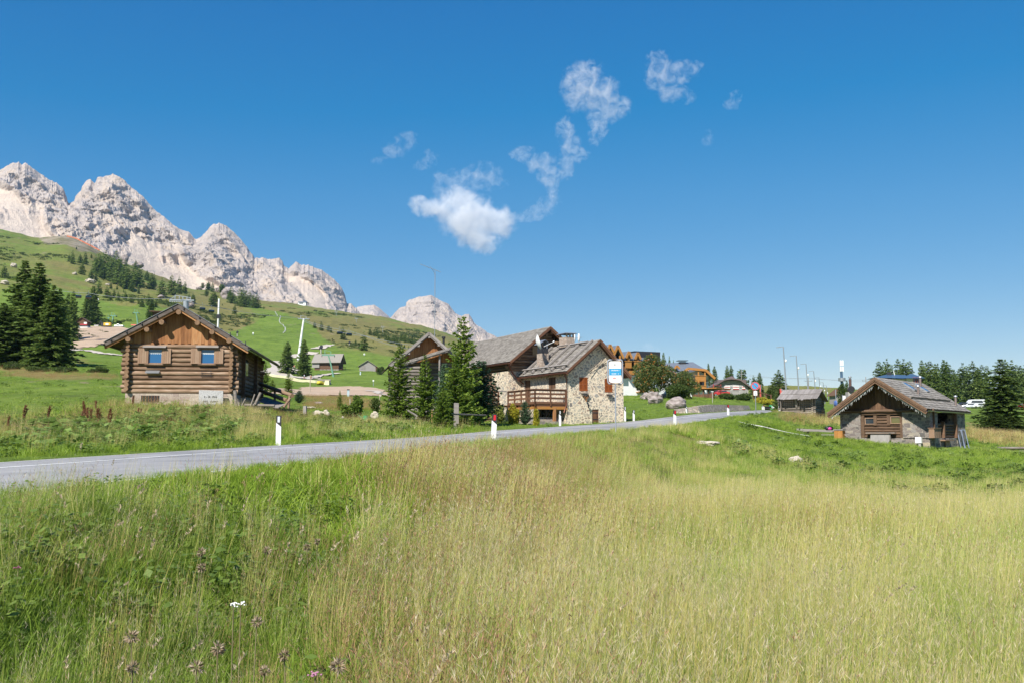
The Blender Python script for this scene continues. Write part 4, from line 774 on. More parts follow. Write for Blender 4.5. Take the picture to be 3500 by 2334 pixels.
for (a, b), (X0, X1, X2, X3) in zip(win, ((505, 608, 750, 833), (1038, 1138, 1277, 1360))):
    f = MB(); e = .05; y0, y1 = -.16, .02
    f.box(a.x - e, b.x + e, y0, y1, a.z, a.z + e); f.box(a.x - e, b.x + e, y0, y1, b.z - e, b.z); f.box(a.x - e, a.x, y0, y1, b.z, a.z); f.box(b.x, b.x + e, y0, y1, b.z, a.z); w_ = f.build('window', [shut], LC.r)
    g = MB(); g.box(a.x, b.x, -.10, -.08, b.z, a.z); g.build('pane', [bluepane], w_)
    l = MB(); n = 14
    for k in range(n): x_ = a.x + (b.x - a.x) * (k + .5) / n; l.box(x_ - .022, x_ + .022, -.105, -.1005, a.z - .21 - .02 * (k % 2), a.z - .13)
    l.box(a.x, b.x, -.106, -.1003, a.z - .17, a.z - .145); l.build('lace_curtain', [lace], w_)
    for P0, P1 in ((X0, X1), (X2, X3)):
        s0, s1 = LC.pick(Z1(P0, 560), y=-.17), LC.pick(Z1(P1, 712), y=-.17); m_ = MB(); vboards(m_, 'x', s0.x, s1.x, -.165, lambda t: b.z - .04, lambda t: a.z + .06, .10, .03); m_.box(s0.x, s1.x, -.21, -.196, b.z - .03, b.z + .015); m_.build('shutter', [shut], LC.r)
    c0, c1 = LC.pick(Z1(X0 + 50, 535), y=-.25), LC.pick(Z1(X3 - 45, 550), y=-.25); m_ = MB(); m_.hexa([(c0.x, -.34, c0.z - .09), (c1.x, -.34, c0.z - .09), (c1.x, -.12, c0.z), (c0.x, -.12, c0.z), (c0.x, -.34, c0.z - .06), (c1.x, -.34, c0.z - .06), (c1.x, -.12, c0.z + .03), (c0.x, -.12, c0.z + .03)]); m_.build('window_canopy', [gplank], LC.r)
    m_ = MB(); m_.box(a.x - .12, b.x + .12, -.26, -.12, b.z - .10, b.z - .06); m_.build('sill', [logx], LC.r)
mb = MB(); p = [LC.pick(Z1(582, 782), y=-.17), LC.pick(Z1(722, 808), y=-.17)]; mb.hexa([(p[0].x, -.32, p[1].z), (p[1].x, -.32, p[1].z), (p[1].x, -.14, p[0].z), (p[0].x, -.14, p[0].z), (p[0].x, -.32, p[1].z + .02), (p[1].x, -.32, p[1].z + .02), (p[1].x, -.14, p[0].z + .02), (p[0].x, -.14, p[0].z + .02)]); LC.part('notice_shelf', mb, metal)
mb = MB()
for k in range(2):
    for X_ in (1150, 1240): p = LC.pick(Z1(X_, 790 + 45 * k), y=-.17); 
for X_ in (1147, 1238): a_, b_ = LC.pick(Z1(X_, 782), y=-.16), LC.pick(Z1(X_, 845), y=-.16); mb.box(a_.x - .008, a_.x + .008, -.175, -.16, b_.z, a_.z)
for Y_ in (790, 808, 826, 838): a_, b_ = LC.pick(Z1(1135, Y_), y=-.16), LC.pick(Z1(1255, Y_), y=-.16); mb.box(a_.x, b_.x, -.18, -.165, a_.z - .006, a_.z + .006)
LC.part('wire_rack', mb, dmetal)
mb = MB(); mb.box(W + .14, W + .22, 3.2, 4.2, zf + 1.2, zf + 2.1, 0); LC.part('window', mb, [glass])
mb = MB()
for y_ in (2.6, 7.2): mb.box(W + .13, W + .3, y_, y_ + .18, zf - .1, ztop)
LC.part('side_post', mb, darkx)
mb = MB(); p = LC.pick(Z1(1588, 803), x=W + .18); mb.box(W + .14, W + .2, p.y - .3, p.y + .3, p.z - .2, p.z + .2); LC.part('wall_board', mb, shut)
# memorial slab before the cabin, with its worn lettering
def text(name, s, size, m, parent, loc, rot, ext=.004, align='CENTER', sx=1.0, bold=0.0):
    c = bpy.data.curves.new(name, 'FONT'); c.body = s; c.size = size; c.extrude = ext; c.align_x = align; c.align_y = 'CENTER'; c.resolution_u = 2; c.offset = bold
    tmp = bpy.data.objects.new(name, c); COL.objects.link(tmp); dg = bpy.context.evaluated_depsgraph_get(); me = bpy.data.meshes.new_from_object(tmp.evaluated_get(dg)); bpy.data.objects.remove(tmp)
    me.materials.clear(); me.materials.append(m); o = link(name, me, parent); o.location = loc; o.rotation_euler = rot; o.scale = (sx, 1, 1); return o
granite = mat('speckled granite', [(.16,.155,.15),(.42,.41,.40),(.58,.57,.56)], ns=30, bump=.2, bs=60, dirt=.2, detail=3)
q = [LC.pick(Z1(*p), y=-.45) for p in ((1120, 975), (1357, 1160))]; cx_, w_ = (q[0].x + q[1].x) / 2, (q[1].x - q[0].x); wl = LC.world(cx_, -.45, 0); zb_ = h1(wl.x, wl.y) - .1; hh = q[0].z - zb_
SLB = empty('memorial_stone', (wl.x, wl.y, zb_), ang, 'pale speckled granite slab with worn lettering leaning at the log cabin base', 'memorial'); mb = MB(); mb.hexa([(-w_/2, -.07, 0), (w_/2, -.07, 0), (w_/2, .07, 0), (-w_/2, .07, 0), (-w_/2, -.05, hh), (w_/2, -.05, hh - .03), (w_/2, .05, hh - .03), (-w_/2, .05, hh)]); mb.build('slab', granite, SLB)
gryt = plain('worn letter', (.11,.105,.10), .9)
for s_, zz, sz in (('5 - 10  1916', hh - .36, .135), ('BTG   ALPINI', hh - .60, .13), ('DEFANTI', hh - .83, .13)): text('inscription', s_, sz, gryt, SLB, (-.02, -.072 , zz), (math.pi / 2, 0, 0), .006)
# sloping ramp with log rails behind the cabin's right side
RP = LC.world(W + .9, 4.6); zg = h1(RP.x, RP.y)
def zc(x, y): return 650 + x / 5.88, 1300 + y / 5.88
e = empty('log_ramp', (RP.x, RP.y, zg), 0, 'sloping log handrails and plank ramp running down from the cabin side', 'ramp')
def loc(v): return v - Vector((RP.x, RP.y, zg))
for (a, b) in ((zc(1400, 62) + (60,), zc(2052, 300) + (53,)), (zc(1400, 200) + (60,), zc(1945, 395) + (53,))):
    mb = MB(); mb.log(loc(P(*a)), loc(P(*b)), .11); mb.build('rail', [logx, logend], e)
for (a, b) in ((zc(2000, 300) + (53,), zc(1975, 560) + (53,)), (zc(2010, 355) + (52.8,), zc(1880, 540) + (52.4,)), (zc(1700, 200) + (56.5,), zc(1700, 480) + (56.5,))):
    mb = MB(); mb.log(loc(P(*a)), loc(P(*b)), .07); mb.build('post', [logx, logend], e)
mb = MB(); a0, a1, b0, b1 = P(*zc(1500, 330), 58), P(*zc(1900, 470), 53.4), P(*zc(1440, 430), 56), P(*zc(1740, 545), 52.6)
for k in range(16): t_ = k / 15; p_, q_ = loc(a0.lerp(a1, t_)), loc(b0.lerp(b1, t_)); mb.beam(p_, q_, .22, .04)
mb.build('plank_deck', gplank, e)
e = empty('pole_stack', P(*zc(1150, 500), 50.5), 0, 'weathered poles and sticks leaning by the dark cabin wall', 'poles'); o0 = Vector(e.location)
for (a, b, r_) in ((zc(1110, 365), zc(1010, 560), .04), (zc(1300, 270), zc(1210, 520), .04), (zc(1415, 240), zc(1305, 480), .075), (zc(1050, 485), zc(1700, 500), .07), (zc(900, 200), zc(925, 540), .09), (zc(935, 330), zc(985, 520), .05)):
    mb = MB(); mb.log(P(*a, 50.4) - o0, P(*b, 50.2) - o0, r_); mb.build('pole', [greyx, greyend], e)
# ---------------------------------------------------------------- 2. stone house by the road
SA = math.atan2(.45, .893); SH = House('stone_house', 3.99, 69.0, SA, 'rubble stone house with red-brown shutters and a wooden balcony beside the road', 'house')
SW, SLn = 4.7, 7.15; yv = -.55; A = SH.pick(Z6(1576, 238), y=yv); Bl = SH.pick(Z6(1128, 655), y=yv); Br = SH.pick(Z6(1990, 728), y=yv); gz = SH.ground(2, 0) - .6
srf = lambda x: (Bl.z + (A.z - Bl.z) * (x - Bl.x) / (A.x - Bl.x)) if x < A.x else (A.z + (Br.z - A.z) * (x - A.x) / (Br.x - A.x))
def wall_with_holes(mb, ax, a0, a1, c, th, z0, ztf, holes, m=0, n=44):
    """masonry slab built in vertical strips, top follows ztf, holes are (t0, t1, z0, z1)"""
    cuts = sorted(set([a0, a1] + [v for h_ in holes for v in h_[:2]] + list(np.linspace(a0, a1, n)))); cuts = [c_ for c_ in cuts if a0 <= c_ <= a1]
    for t0, t1 in zip(cuts, cuts[1:]):
        if t1 - t0 < 1e-4: continue
        zs = [(z0, None)]; segs = []; lo = z0
        for h_ in sorted([h_ for h_ in holes if h_[0] < (t0 + t1) / 2 < h_[1]], key=lambda h_: h_[2]): segs.append((lo, lo, h_[2], h_[2])) if h_[2] > lo + .01 else None; lo = h_[3]
        segs.append((lo, lo, ztf(t0), ztf(t1)))
        for s0, s1, s2, s3 in segs:
            q = [(t0, c, s0), (t1, c, s1), (t1, c + th, s1), (t0, c + th, s0), (t0, c, s2), (t1, c, s3), (t1, c + th, s3), (t0, c + th, s2)]
            if ax == 'y': q = [(y_, x_, z_) for x_, y_, z_ in q]
            mb.hexa(q, m)
hw = [SH.pick(Z6(*p), y=0) for p in ((1292, 738), (1408, 922), (1633, 757), (1740, 940), (1465, 1167), (1556, 1345))]
holes = [(hw[0].x, hw[1].x, hw[1].z, hw[0].z), (hw[2].x, hw[3].x, hw[3].z, hw[2].z), (hw[4].x, hw[5].x, hw[5].z - .4, hw[4].z)]
hl = [SH.pick(Z6(*p), x=0) for p in ((560, 785), (640, 1090), (880, 745), (977, 890), (760, 1170), (960, 1330))]
holl = [(hl[1].y, hl[0].y, hl[1].z, hl[0].z), (hl[3].y, hl[2].y, hl[3].z, hl[2].z), (hl[5].y, hl[4].y, hl[5].z, hl[4].z)]
mb = MB(); wall_with_holes(mb, 'x', 0, SW, 0, .35, gz, lambda t: srf(t) - .16, holes); wall_with_holes(mb, 'y', .35, SLn, 0, .35, gz, lambda t: srf(0) - .16, holl); wall_with_holes(mb, 'y', .35, SLn, SW - .35, .35, gz, lambda t: srf(SW) - .16, []); SH.part('wall', mb, stoneA)
gable_roof(SH, Bl.x, Bl.z, A.x, A.z, Br.x, Br.z, yv, 8.6, .10, shing, 17, .17)
mb = MB()
for B_ in (Bl, Br):
    for dz, dy, th in ((-.02, -.03, .16), (-.17, .04, .10)): mb.beam((A.x, yv + dy, A.z + dz - .06), (B_.x, yv + dy, B_.z + dz - .06), .05, th)
SH.part('verge_board', mb, redwood)
Dl = Vector((A.x - Bl.x, 0, A.z - Bl.z)); nl = Vector((-Dl.z, 0, Dl.x)).normalized()
for y_ in (.15, 1.75, 3.2, 4.75, 6.2):
    mb = MB(); a = Vector((Bl.x, y_, Bl.z)) + nl * .15 + Dl.normalized() * .12; mb.beam(a, a + Dl * .92, .16, .12, up=nl); SH.part('roof_batten', mb, gplank)
for f_, y0_, y1_ in ((.13, -.3, 2.4), (.13, 2.6, 6.9), (.88, .4, 2.9), (.90, 3.5, 5.0)):
    mb = MB(); a = Vector((Bl.x, y0_, Bl.z)) + Dl * f_ + nl * .24; mb.beam(a, a + Vector((0, y1_ - y0_, 0)), .13, .09, up=nl); SH.part('snow_pole', mb, gplank)
def gutter(h, x, y0, y1, z, m=copper):
    mb = MB(); pts = [(x + .08 * math.cos(t_), z + .08 * math.sin(t_)) for t_ in [math.pi + math.pi * k / 6 for k in range(7)]]
    mb.add([(a, y, b) for y in (y0, y1) for a, b in pts], [(k, k + 1, k + 8, k + 7) for k in range(6)]); mb.tube([(x - .09, y0, z), (x - .09, y1, z)], .02, 5); return h.part('gutter', mb, m)
gutter(SH, Bl.x - .06, yv, 7.0, Bl.z - .1)
mb = MB(); p0 = SH.pick(Z6(1165, 1110), y=-.12); mb.tube([(Bl.x, -.1, Bl.z - .14), (-.16, -.1, Bl.z - .55), (-.16, -.1, p0.z), (-.4, -.1, p0.z - .55)], .05, 8); SH.part('downpipe', mb, copper)
for i, (a, b) in enumerate(((hw[0], hw[1]), (hw[2], hw[3]))):
    cx = (a.x + b.x) / 2; fr = MB(); e_ = .045; fr.box(a.x, b.x, -.02, .02, a.z - e_, a.z); fr.box(a.x, b.x, -.02, .02, b.z, b.z + e_); w_ = fr.build('window', [redshut], SH.r)
    for s in (-1, 1):
        m_ = MB(); x0_, x1_ = (a.x + .02, cx - .012) if s < 0 else (cx + .012, b.x - .02)
        m_.box(x0_, x0_ + .06, .0, .05, b.z + .05, a.z - .05); m_.box(x1_ - .06, x1_, .0, .05, b.z + .05, a.z - .05)
        for zc_ in (b.z + .08, (a.z + b.z) / 2, a.z - .08): m_.box(x0_ + .06, x1_ - .06, .0, .048, zc_ - .035, zc_ + .035)
        k = 14
        for q in range(k): zz = b.z + .1 + (a.z - b.z - .2) * q / k; m_.hexa([(x0_ + .06, .005, zz), (x1_ - .06, .005, zz), (x1_ - .06, .04, zz + .05), (x0_ + .06, .04, zz + .05), (x0_ + .06, .012, zz + .008), (x1_ - .06, .012, zz + .008), (x1_ - .06, .047, zz + .058), (x0_ + .06, .047, zz + .058)])
        m_.build('shutter', [redshut], SH.r)
    m_ = MB(); m_.box(a.x + .12, b.x - .08, -.28, 0, b.z - .2, b.z - .12); m_.box(a.x + .2, b.x - .16, -.2, 0, b.z - .34, b.z - .2); m_.build('stone_sill', [stoneB], SH.r)
p = SH.pick(Z6(1385, 985), y=-.1); mb = MB(); rr_ = random.Random(3)
for k in range(60): a_ = rr_.random() * 6.28; q_ = .17 + rr_.uniform(-.05, .05); mb.blob((p.x + q_ * math.cos(a_), -.12 + rr_.uniform(-.04, .04), p.z + q_ * math.sin(a_)), (.035,) * 3, n=3, jag=0)
mb.tube([(p.x, -.1, p.z - .1), (p.x + .03, -.1, p.z - .42)], .05, 6); SH.part('dried_wreath', mb, mat('dried twigs', [(.20,.09,.04),(.36,.17,.07)], wi=.6))
p = SH.pick(Z6(1525, 600), y=-.12); mb = MB()
for (x0_, y0_), (x1_, y1_) in (((1420, 660), (1610, 520)), ((1440, 725), (1540, 560)), ((1500, 560), (1530, 640)), ((1530, 590), (1640, 495)), ((1535, 580), (1600, 500)), ((1520, 600), (1575, 545)), ((1530, 600), (1640, 520))):
    mb.tube([SH.pick(Z6(x0_, y0_), y=-.10), SH.pick(Z6(x1_, y1_), y=-.16)], .022, 5)
SH.part('twig_ornament', mb, plain('pale twigs', (.40,.33,.25), .8))
p = SH.pick(Z6(1418, 1130), y=-.2); mb = MB(); mb.tube([(p.x, 0, p.z + .22), (p.x, -.2, p.z + .26), (p.x, -.2, p.z + .1)], .014, 5); mb.tube([(p.x, -.2, p.z + .12), (p.x, -.2, p.z - .1)], [.07, .045], 6); mb.tube([(p.x, -.2, p.z + .18), (p.x, -.2, p.z + .11)], [.02, .1], 6); SH.part('wall_lantern', mb, dmetal)
a, b = hw[4], hw[5]; mb = MB(); mb.box(a.x, b.x, .06, .10, b.z - .3, a.z, 0); n_ = 5
for k in range(n_): x_ = a.x + (b.x - a.x) * (k + .5) / n_; mb.box(x_ - .05, x_ + .05, .045, .06, b.z, a.z - .05, 1)
for zz in (.25, .75): mb.box(a.x, b.x, .03, .045, b.z + (a.z - b.z) * zz - .03, b.z + (a.z - b.z) * zz + .03, 2)
d_ = SH.part('door', mb, [black, redwood, dmetal]); m_ = MB(); m_.box(b.x - .14, b.x - .11, -.0, .03, (a.z + b.z) / 2 - .06, (a.z + b.z) / 2 + .06); m_.build('handle', [dmetal], d_)
a, b = hl[0], hl[1]; mb = MB()
for k in range(6): y0_ = b.y + (a.y - b.y) * k / 6; mb.box(.06, .10, y0_ + .01, y0_ + (a.y - b.y) / 6 - .01, b.z, a.z)
SH.part('door', mb, dboards)
a, b = hl[2], hl[3]; mb = MB()
for k in range(7): y0_ = b.y + (a.y - b.y) * k / 7; mb.box(.05, .09, y0_ + .008, y0_ + (a.y - b.y) / 7 - .008, b.z, a.z)
SH.part('shutter', mb, dboards)
a, b = hl[4], hl[5]; mb = MB(); mb.box(.2, .24, b.y, a.y, b.z, a.z, 0)
for k in range(9): y_ = b.y + (a.y - b.y) * k / 8; mb.box(.02, .045, y_ - .012, y_ + .012, b.z, a.z, 1)
for k in range(4): z_ = b.z + (a.z - b.z) * k / 3; mb.box(.025, .04, b.y, a.y, z_ - .012, z_ + .012, 1)
SH.part('cellar_window', mb, [glass, dmetal])
# balcony
bz = SH.pick(Z6(720, 1082), x=-2.6).z; rz_ = bz + 1.0; BX = -2.6; BL = 4.35
mb = MB(); mb.box(BX, -.01, .12, BL, bz - .09, bz - .03); 
for k in range(9): mb.box(BX + .05, -.02, .15 + k * .5, .25 + k * .5, bz - .24, bz - .09)
mb.box(-3.4, -1.2, BL, 7.3, bz - .09, bz - .03); SH.part('balcony_floor', mb, redwood)
def railing(pts, h_=1.0, posts=True):
    mb = MB()
    for p_, q_ in zip(pts, pts[1:]):
        p_, q_ = Vector(p_), Vector(q_); L_ = (q_ - p_).length; n = max(1, round(L_ / 1.05))
        for k in range(n + 1): c = p_.lerp(q_, k / n); mb.obox(c + Vector((0, 0, h_ / 2 - .1)), (.045, 0, 0), (0, .045, 0), (0, 0, h_ / 2 + .08))
        for zz, hh_ in ((.05, .16), (.38, .14), (.68, .14)): mb.beam(p_ + Vector((0, 0, zz)), q_ + Vector((0, 0, zz)), .035, hh_)
        mb.beam(p_ + Vector((0, 0, h_)), q_ + Vector((0, 0, h_)), .14, .06); mb.beam(p_ + Vector((0, 0, h_ - .06)), q_ + Vector((0, 0, h_ - .06)), .04, .12)
    return SH.part('railing', mb, redwood)
railing([(-.1, .12, bz - .02), (BX, .12, bz - .02)]); railing([(BX, .12, bz - .02), (BX, BL, bz - .02)]); railing([(-3.4, BL, bz - .02), (-3.4, 7.2, bz - .02)])
mb = MB(); mb.beam((-3.4, 7.2, rz_), (-3.9, 9.2, rz_ - .9), .1, .12); mb.beam((BX - .1, BL + .05, bz + .98), (-3.4, BL + .05, bz + .98), .12, .1); mb.beam((-3.4, 7.3, bz - .05), (-3.6, 9.5, bz - 1.6), .06, .25); mb.beam((-2.4, 7.3, bz - .05), (-2.6, 9.5, bz - 1.6), .06, .25)
for k in range(7): t_ = k / 7; mb.box(-3.45 - .1 * t_, -2.4 - .1 * t_, 7.3 + 2.1 * t_, 7.6 + 2.1 * t_, bz - .05 - 1.5 * t_, bz - .01 - 1.5 * t_)
SH.part('stairs', mb, gplank)
for (x_, y_) in ((BX + .1, .25), (-1.0, .2), (BX + .1, BL - .2), (-3.3, 7.0)):
    mb = MB(); mb.box(x_ - .09, x_ + .09, y_ - .09, y_ + .09, SH.ground(x_, y_) - .2, bz - .3); SH.part('balcony_post', mb, redwood if x_ < -2 else boards)
mb = MB(); mb.box(BX, .0, .14, .34, bz - .42, bz - .22); mb.box(BX, BX + .2, .14, BL, bz - .42, bz - .24); SH.part('balcony_beam', mb, orange)
mb = MB(); g_ = SH.ground(-1.2, 1.0)
for k in range(3): mb.box(-2.0 - .3 * k, -.35, .6 - .3 * k, 2.6, g_ - .3, g_ + .45 - .15 * k)
SH.part('stone_steps', mb, stoneB)
def chimney(h, x0, x1, y0, y1, z0, z1, hood=True):
    mb = MB(); mb.box(x0, x1, y0, y1, z0, z1); c_ = h.part('chimney', mb, brick_m)
    m_ = MB()
    for xx, yy in ((x0 + .06, y0 + .06), (x1 - .06, y0 + .06), (x0 + .06, y1 - .06), (x1 - .06, y1 - .06), ((x0 + x1) / 2, y0 + .05)): m_.box(xx - .05, xx + .05, yy - .05, yy + .05, z1, z1 + .24)
    m_.build('hood_pier', [brick_m], c_); m_ = MB(); m_.hexa([(x0 - .18, y0 - .18, z1 + .24), (x1 + .18, y0 - .18, z1 + .24), (x1 + .18, y1 + .18, z1 + .24), (x0 - .18, y1 + .18, z1 + .24), (x0 - .1, y0 - .1, z1 + .31), (x1 + .1, y0 - .1, z1 + .31), (x1 + .1, y1 + .1, z1 + .31), (x0 - .1, y1 + .1, z1 + .31)])
    m_.build('hood', [slate], c_); m_ = MB(); m_.box(x0 - .03, x1 + .03, y0 - .03, y1 + .03, z0, z0 + .3); m_.build('flashing', [dmetal], c_); return c_
q0, q1 = SH.pick(Z6(748, 435), x=Bl.x + .9), SH.pick(Z6(860, 600), x=Bl.x + .9); y_ = (q0.y + q1.y) / 2; x_ = Bl.x + .9
mb = MB(); mb.box(x_ - .3, x_ + .3, y_ - .38, y_ + .38, srf(x_) - .4, q0.z); c_ = SH.part('chimney', mb, brick_m); m_ = MB(); m_.box(x_ - .28, x_ + .28, y_ - .36, y_ + .36, q0.z, q0.z + .38); m_.build('cowl', [dmetal], c_)
m_ = MB(); z_ = q0.z + .85; m_.hexa([(x_ - .5, y_ - .45, z_ - .2), (x_, y_ - .45, z_ + .15), (x_, y_ + .45, z_ + .15), (x_ - .5, y_ + .45, z_ - .2), (x_ - .5, y_ - .45, z_ - .17), (x_, y_ - .45, z_ + .18), (x_, y_ + .45, z_ + .18), (x_ - .5, y_ + .45, z_ - .17)]); m_.hexa([(x_, y_ - .45, z_ + .15), (x_ + .4, y_ - .45, z_ - .15), (x_ + .4, y_ + .45, z_ - .15), (x_, y_ + .45, z_ + .15), (x_, y_ - .45, z_ + .18), (x_ + .4, y_ - .45, z_ - .12), (x_ + .4, y_ + .45, z_ - .12), (x_, y_ + .45, z_ + .18)])
for dx in (-.24, .24): m_.box(x_ + dx - .02, x_ + dx + .02, y_ - .3, y_ + .3, q0.z + .38, z_ - .02)
m_.build('chimney_roof', [slate], c_)
ZZ = SH.pick(Z6(1125, 260), x=2.3); y_ = ZZ.y; chimney(SH, 1.95, 2.65, y_ - .55, y_ + .55, A.z - .5, SH.pick(Z6(1125, 212), x=2.3).z)
# satellite dish on a mast beside the front chimney
q = SH.pick(Z6(848, 262), x=-.05); b0 = SH.world(q.x, q.y, q.z - .9); e = empty('satellite_dish', b0, SA, 'large white satellite dish seen from its side above the front chimney', 'satellite dish')
mb = MB(); vs = []; n = 16
for i in range(5):
    for k in range(n): rr = .56 * i / 4; a_ = 2 * math.pi * k / n; vs.append((-.28 + .55 * (rr ** 2) * 1.3, rr * math.cos(a_) * .95, .95 + rr * math.sin(a_)))
mb.add([( -v[0] * .0 + (.25 - v[0]) * -1, v[1], v[2]) for v in vs], [(i * n + k, i * n + (k + 1) % n, (i + 1) * n + (k + 1) % n, (i + 1) * n + k) for i in range(4) for k in range(n)], 0, True); o_ = mb.build('reflector', [white], e); o_.rotation_euler = (0, -.25, -.35)
mb = MB(); mb.tube([(0, 0, -.3), (0, 0, .8), (-.2, 0, .95)], .03, 6); mb.build('mast', [dmetal], e); mb = MB(); mb.tube([(-.2, 0, .5), (.55, -.1, .85)], .02, 5); mb.blob((.6, -.1, .9), (.07, .07, .07), n=5, jag=0); mb.build('receiver_arm', [white], e)
for k, (X_, Y_) in enumerate(((1228, 222), (1288, 215))):
    b0 = P(*Z6(X_, Y_), 80); e = empty('satellite_dish', b0, 0, ('left' if k == 0 else 'right') + ' one of two small white dishes behind the stone house ridge', 'satellite dish'); mb = MB()
    mb.add([(.30 * math.cos(a_) * .35 * i / 3, -.1 + .12 * (i / 3) ** 2, .36 * math.sin(a_) * i / 3) for i in range(1, 4) for a_ in [2 * math.pi * j / 12 for j in range(12)]], [tuple(range(12))] + [(i * 12 + j, i * 12 + (j + 1) % 12, (i + 1) * 12 + (j + 1) % 12, (i + 1) * 12 + j) for i in range(2) for j in range(12)]); mb.build('reflector', [white], e)
    mb = MB(); mb.tube([(0, .05, 0), (0, .05, -1.6)], .025, 5); mb.tube([(0, 0, 0), (.28, -.3, .02)], .015, 4); mb.build('mast', [metal], e)

# ---------------------------------------------------------------- 3. log house behind it
o_ = SH.world(0, 7.15); MH = House('log_house', o_.x, o_.y, SA, 'large log house with a broad grey shingle roof behind the stone house', 'house')
yv = -.95; A = MH.pick(Z6(908, 66), y=yv); Bl = MH.pick(Z6(368, 528), y=yv); Br = Vector((2 * A.x - Bl.x + .2, yv, Bl.z - .1)); XL, XR = Bl.x + .4, Br.x - .5; gz = MH.ground(0, 0) - 1.5; MLn = 12.2
mrf = lambda x: (Bl.z + (A.z - Bl.z) * (x - Bl.x) / (A.x - Bl.x)) if x < A.x else (A.z + (Br.z - A.z) * (x - A.x) / (Br.x - A.x))
gable_roof(MH, Bl.x, Bl.z, A.x, A.z, Br.x, Br.z, yv, 13.2, .10, shing, 24, .17)
mb = MB()
for B_ in (Bl, Br):
    for dz, dy, th in ((-.04, -.03, .18), (-.2, .05, .10)): mb.beam((A.x, yv + dy, A.z + dz - .05), (B_.x, yv + dy, B_.z + dz - .05), .05, th)
MH.part('verge_board', mb, redwood)
zs = MH.pick(Z6(330, 655), y=0).z; zl0 = MH.pick(Z6(500, 652), y=0).z
mb = MB(); mb.box(XL - .1, XR, 0, .4, gz, zs); mb.box(XL - .1, XL + .3, .4, 2.9, gz, zs); MH.part('stone_wall', mb, stoneA)
mb = MB(); k = 0; z = zs + .11
while z < A.z - .35:                                                        # logs of the gable shorten with the roof
    xa = XL; xb = XR
    if mrf(xa) - .25 < z: xa = Bl.x + (z + .30 - Bl.z) / (A.z - Bl.z) * (A.x - Bl.x)
    if mrf(xb) - .25 < z: xb = A.x + (A.z - z - .30) / (A.z - Br.z) * (Br.x - A.x)
    j = .22 * random.uniform(.3, 1.5)
    if xb - xa > .3: mb.log((xa - j * (z < Bl.z), .05, z), (xb + .1, .05, z), .125 * random.uniform(.92, 1.04), 0, 1)
    z += .225
logrow(mb, 'y', 3.0, MLn, XL, gz + 1.2, zs, .24, [], jut=.02, m=2, mc=2, ph=.5); logrow(mb, 'y', 0, MLn, XL, zs, Bl.z - .02, .24, [], jut=.3, m=2, ph=.5); logrow(mb, 'y', 0, MLn, XR, gz + 1.2, Bl.z - .02, .24, jut=.3, m=2, ph=.5)  # side logs take the dark brown material: eave shade put into their colour
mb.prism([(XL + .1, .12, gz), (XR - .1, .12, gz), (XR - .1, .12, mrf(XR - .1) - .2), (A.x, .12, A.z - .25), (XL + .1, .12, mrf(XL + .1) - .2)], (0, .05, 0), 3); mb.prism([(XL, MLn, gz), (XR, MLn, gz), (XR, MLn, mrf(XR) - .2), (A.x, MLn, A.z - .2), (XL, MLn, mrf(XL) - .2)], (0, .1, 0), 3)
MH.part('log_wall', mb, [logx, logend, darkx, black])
for X_, Y_ in ((912,135),(850,180),(762,240),(795,290),(620,350),(480,480),(985,285),(1020,270)):
    p = MH.pick(Z6(X_, Y_), y=-.55); z_ = min(p.z, mrf(p.x) - .28)
    mb = MB(); mb.log((p.x, -.7, z_), (p.x, .2, z_), .125, 0, 1); MH.part('purlin', mb, [logy, logend])
mb = MB(); a, b = MH.pick(Z6(665, 325), y=-.1), MH.pick(Z6(745, 448), y=-.1); vboards(mb, 'x', a.x, b.x, -.10, lambda t: b.z, lambda t: a.z, .16); MH.part('hatch', mb, mat('pale hatch boards', [(.30,.21,.12),(.44,.33,.20)], wi=.5))
gutter(MH, Bl.x - .06, yv, 13.2, Bl.z - .1)
mb = MB(); mb.tube([(Bl.x, -.6, Bl.z - .15), (XL + .1, -.3, Bl.z - .8), (XL + .6, -.3, Bl.z - 1.3), (XL + 1.2, -.35, Bl.z - 1.75)], .05, 7); MH.part('downpipe', mb, copper)
mb = MB(); p0 = MH.pick(Z6(72, 805), x=XL - .2); p1 = MH.pick(Z6(160, 975), x=XL - .2); vboards(mb, 'y', p1.y, p0.y, XL - .16, lambda t: p1.z, lambda t: p0.z, .15); MH.part('shutter', mb, shut)
ZZ = MH.pick((1643, 1185), x=.4); chimney(MH, .1, .75, 11.6, 12.4, mrf(.1) - .3, MH.pick((1643, 1162), x=.4).z + .12)

# ---------------------------------------------------------------- 4. old barn behind the young spruces
def Z5(x, y): return 1250 + x / 3.484, 1050 + y / 3.484
u_, _ = ray(1348, 1350); BA = .2; BM = House('old_log_barn', u_ * 79, 79, BA, 'old dark barn with a grey shingle roof and orange board gable behind young spruces', 'barn'); yv = -.7
A = BM.pick(Z5(755, 300), y=yv); Bl = BM.pick(Z5(290, 690), y=yv); Br = Vector((2 * A.x - Bl.x, yv, Bl.z)); XL, XR = Bl.x + .7, Br.x - .7; gz = BM.ground(2, 0) - 1; brf = lambda x: (Bl.z + (A.z - Bl.z) * (x - Bl.x) / (A.x - Bl.x)) if x < A.x else (A.z + (Br.z - A.z) * (x - A.x) / (Br.x - A.x))
gable_roof(BM, Bl.x, Bl.z, A.x, A.z, Br.x, Br.z, yv, 9.5, .08, shing, 16, .2); mb = MB()
for B_ in (Bl, Br): mb.beam((A.x, yv - .03, A.z - .08), (B_.x, yv - .03, B_.z - .08), .06, .2); mb.beam((A.x, yv + .06, A.z - .26), (B_.x, yv + .06, B_.z - .26), .06, .10)
BM.part('verge_board', mb, gplank); zt = BM.pick(Z5(600, 640), y=0).z
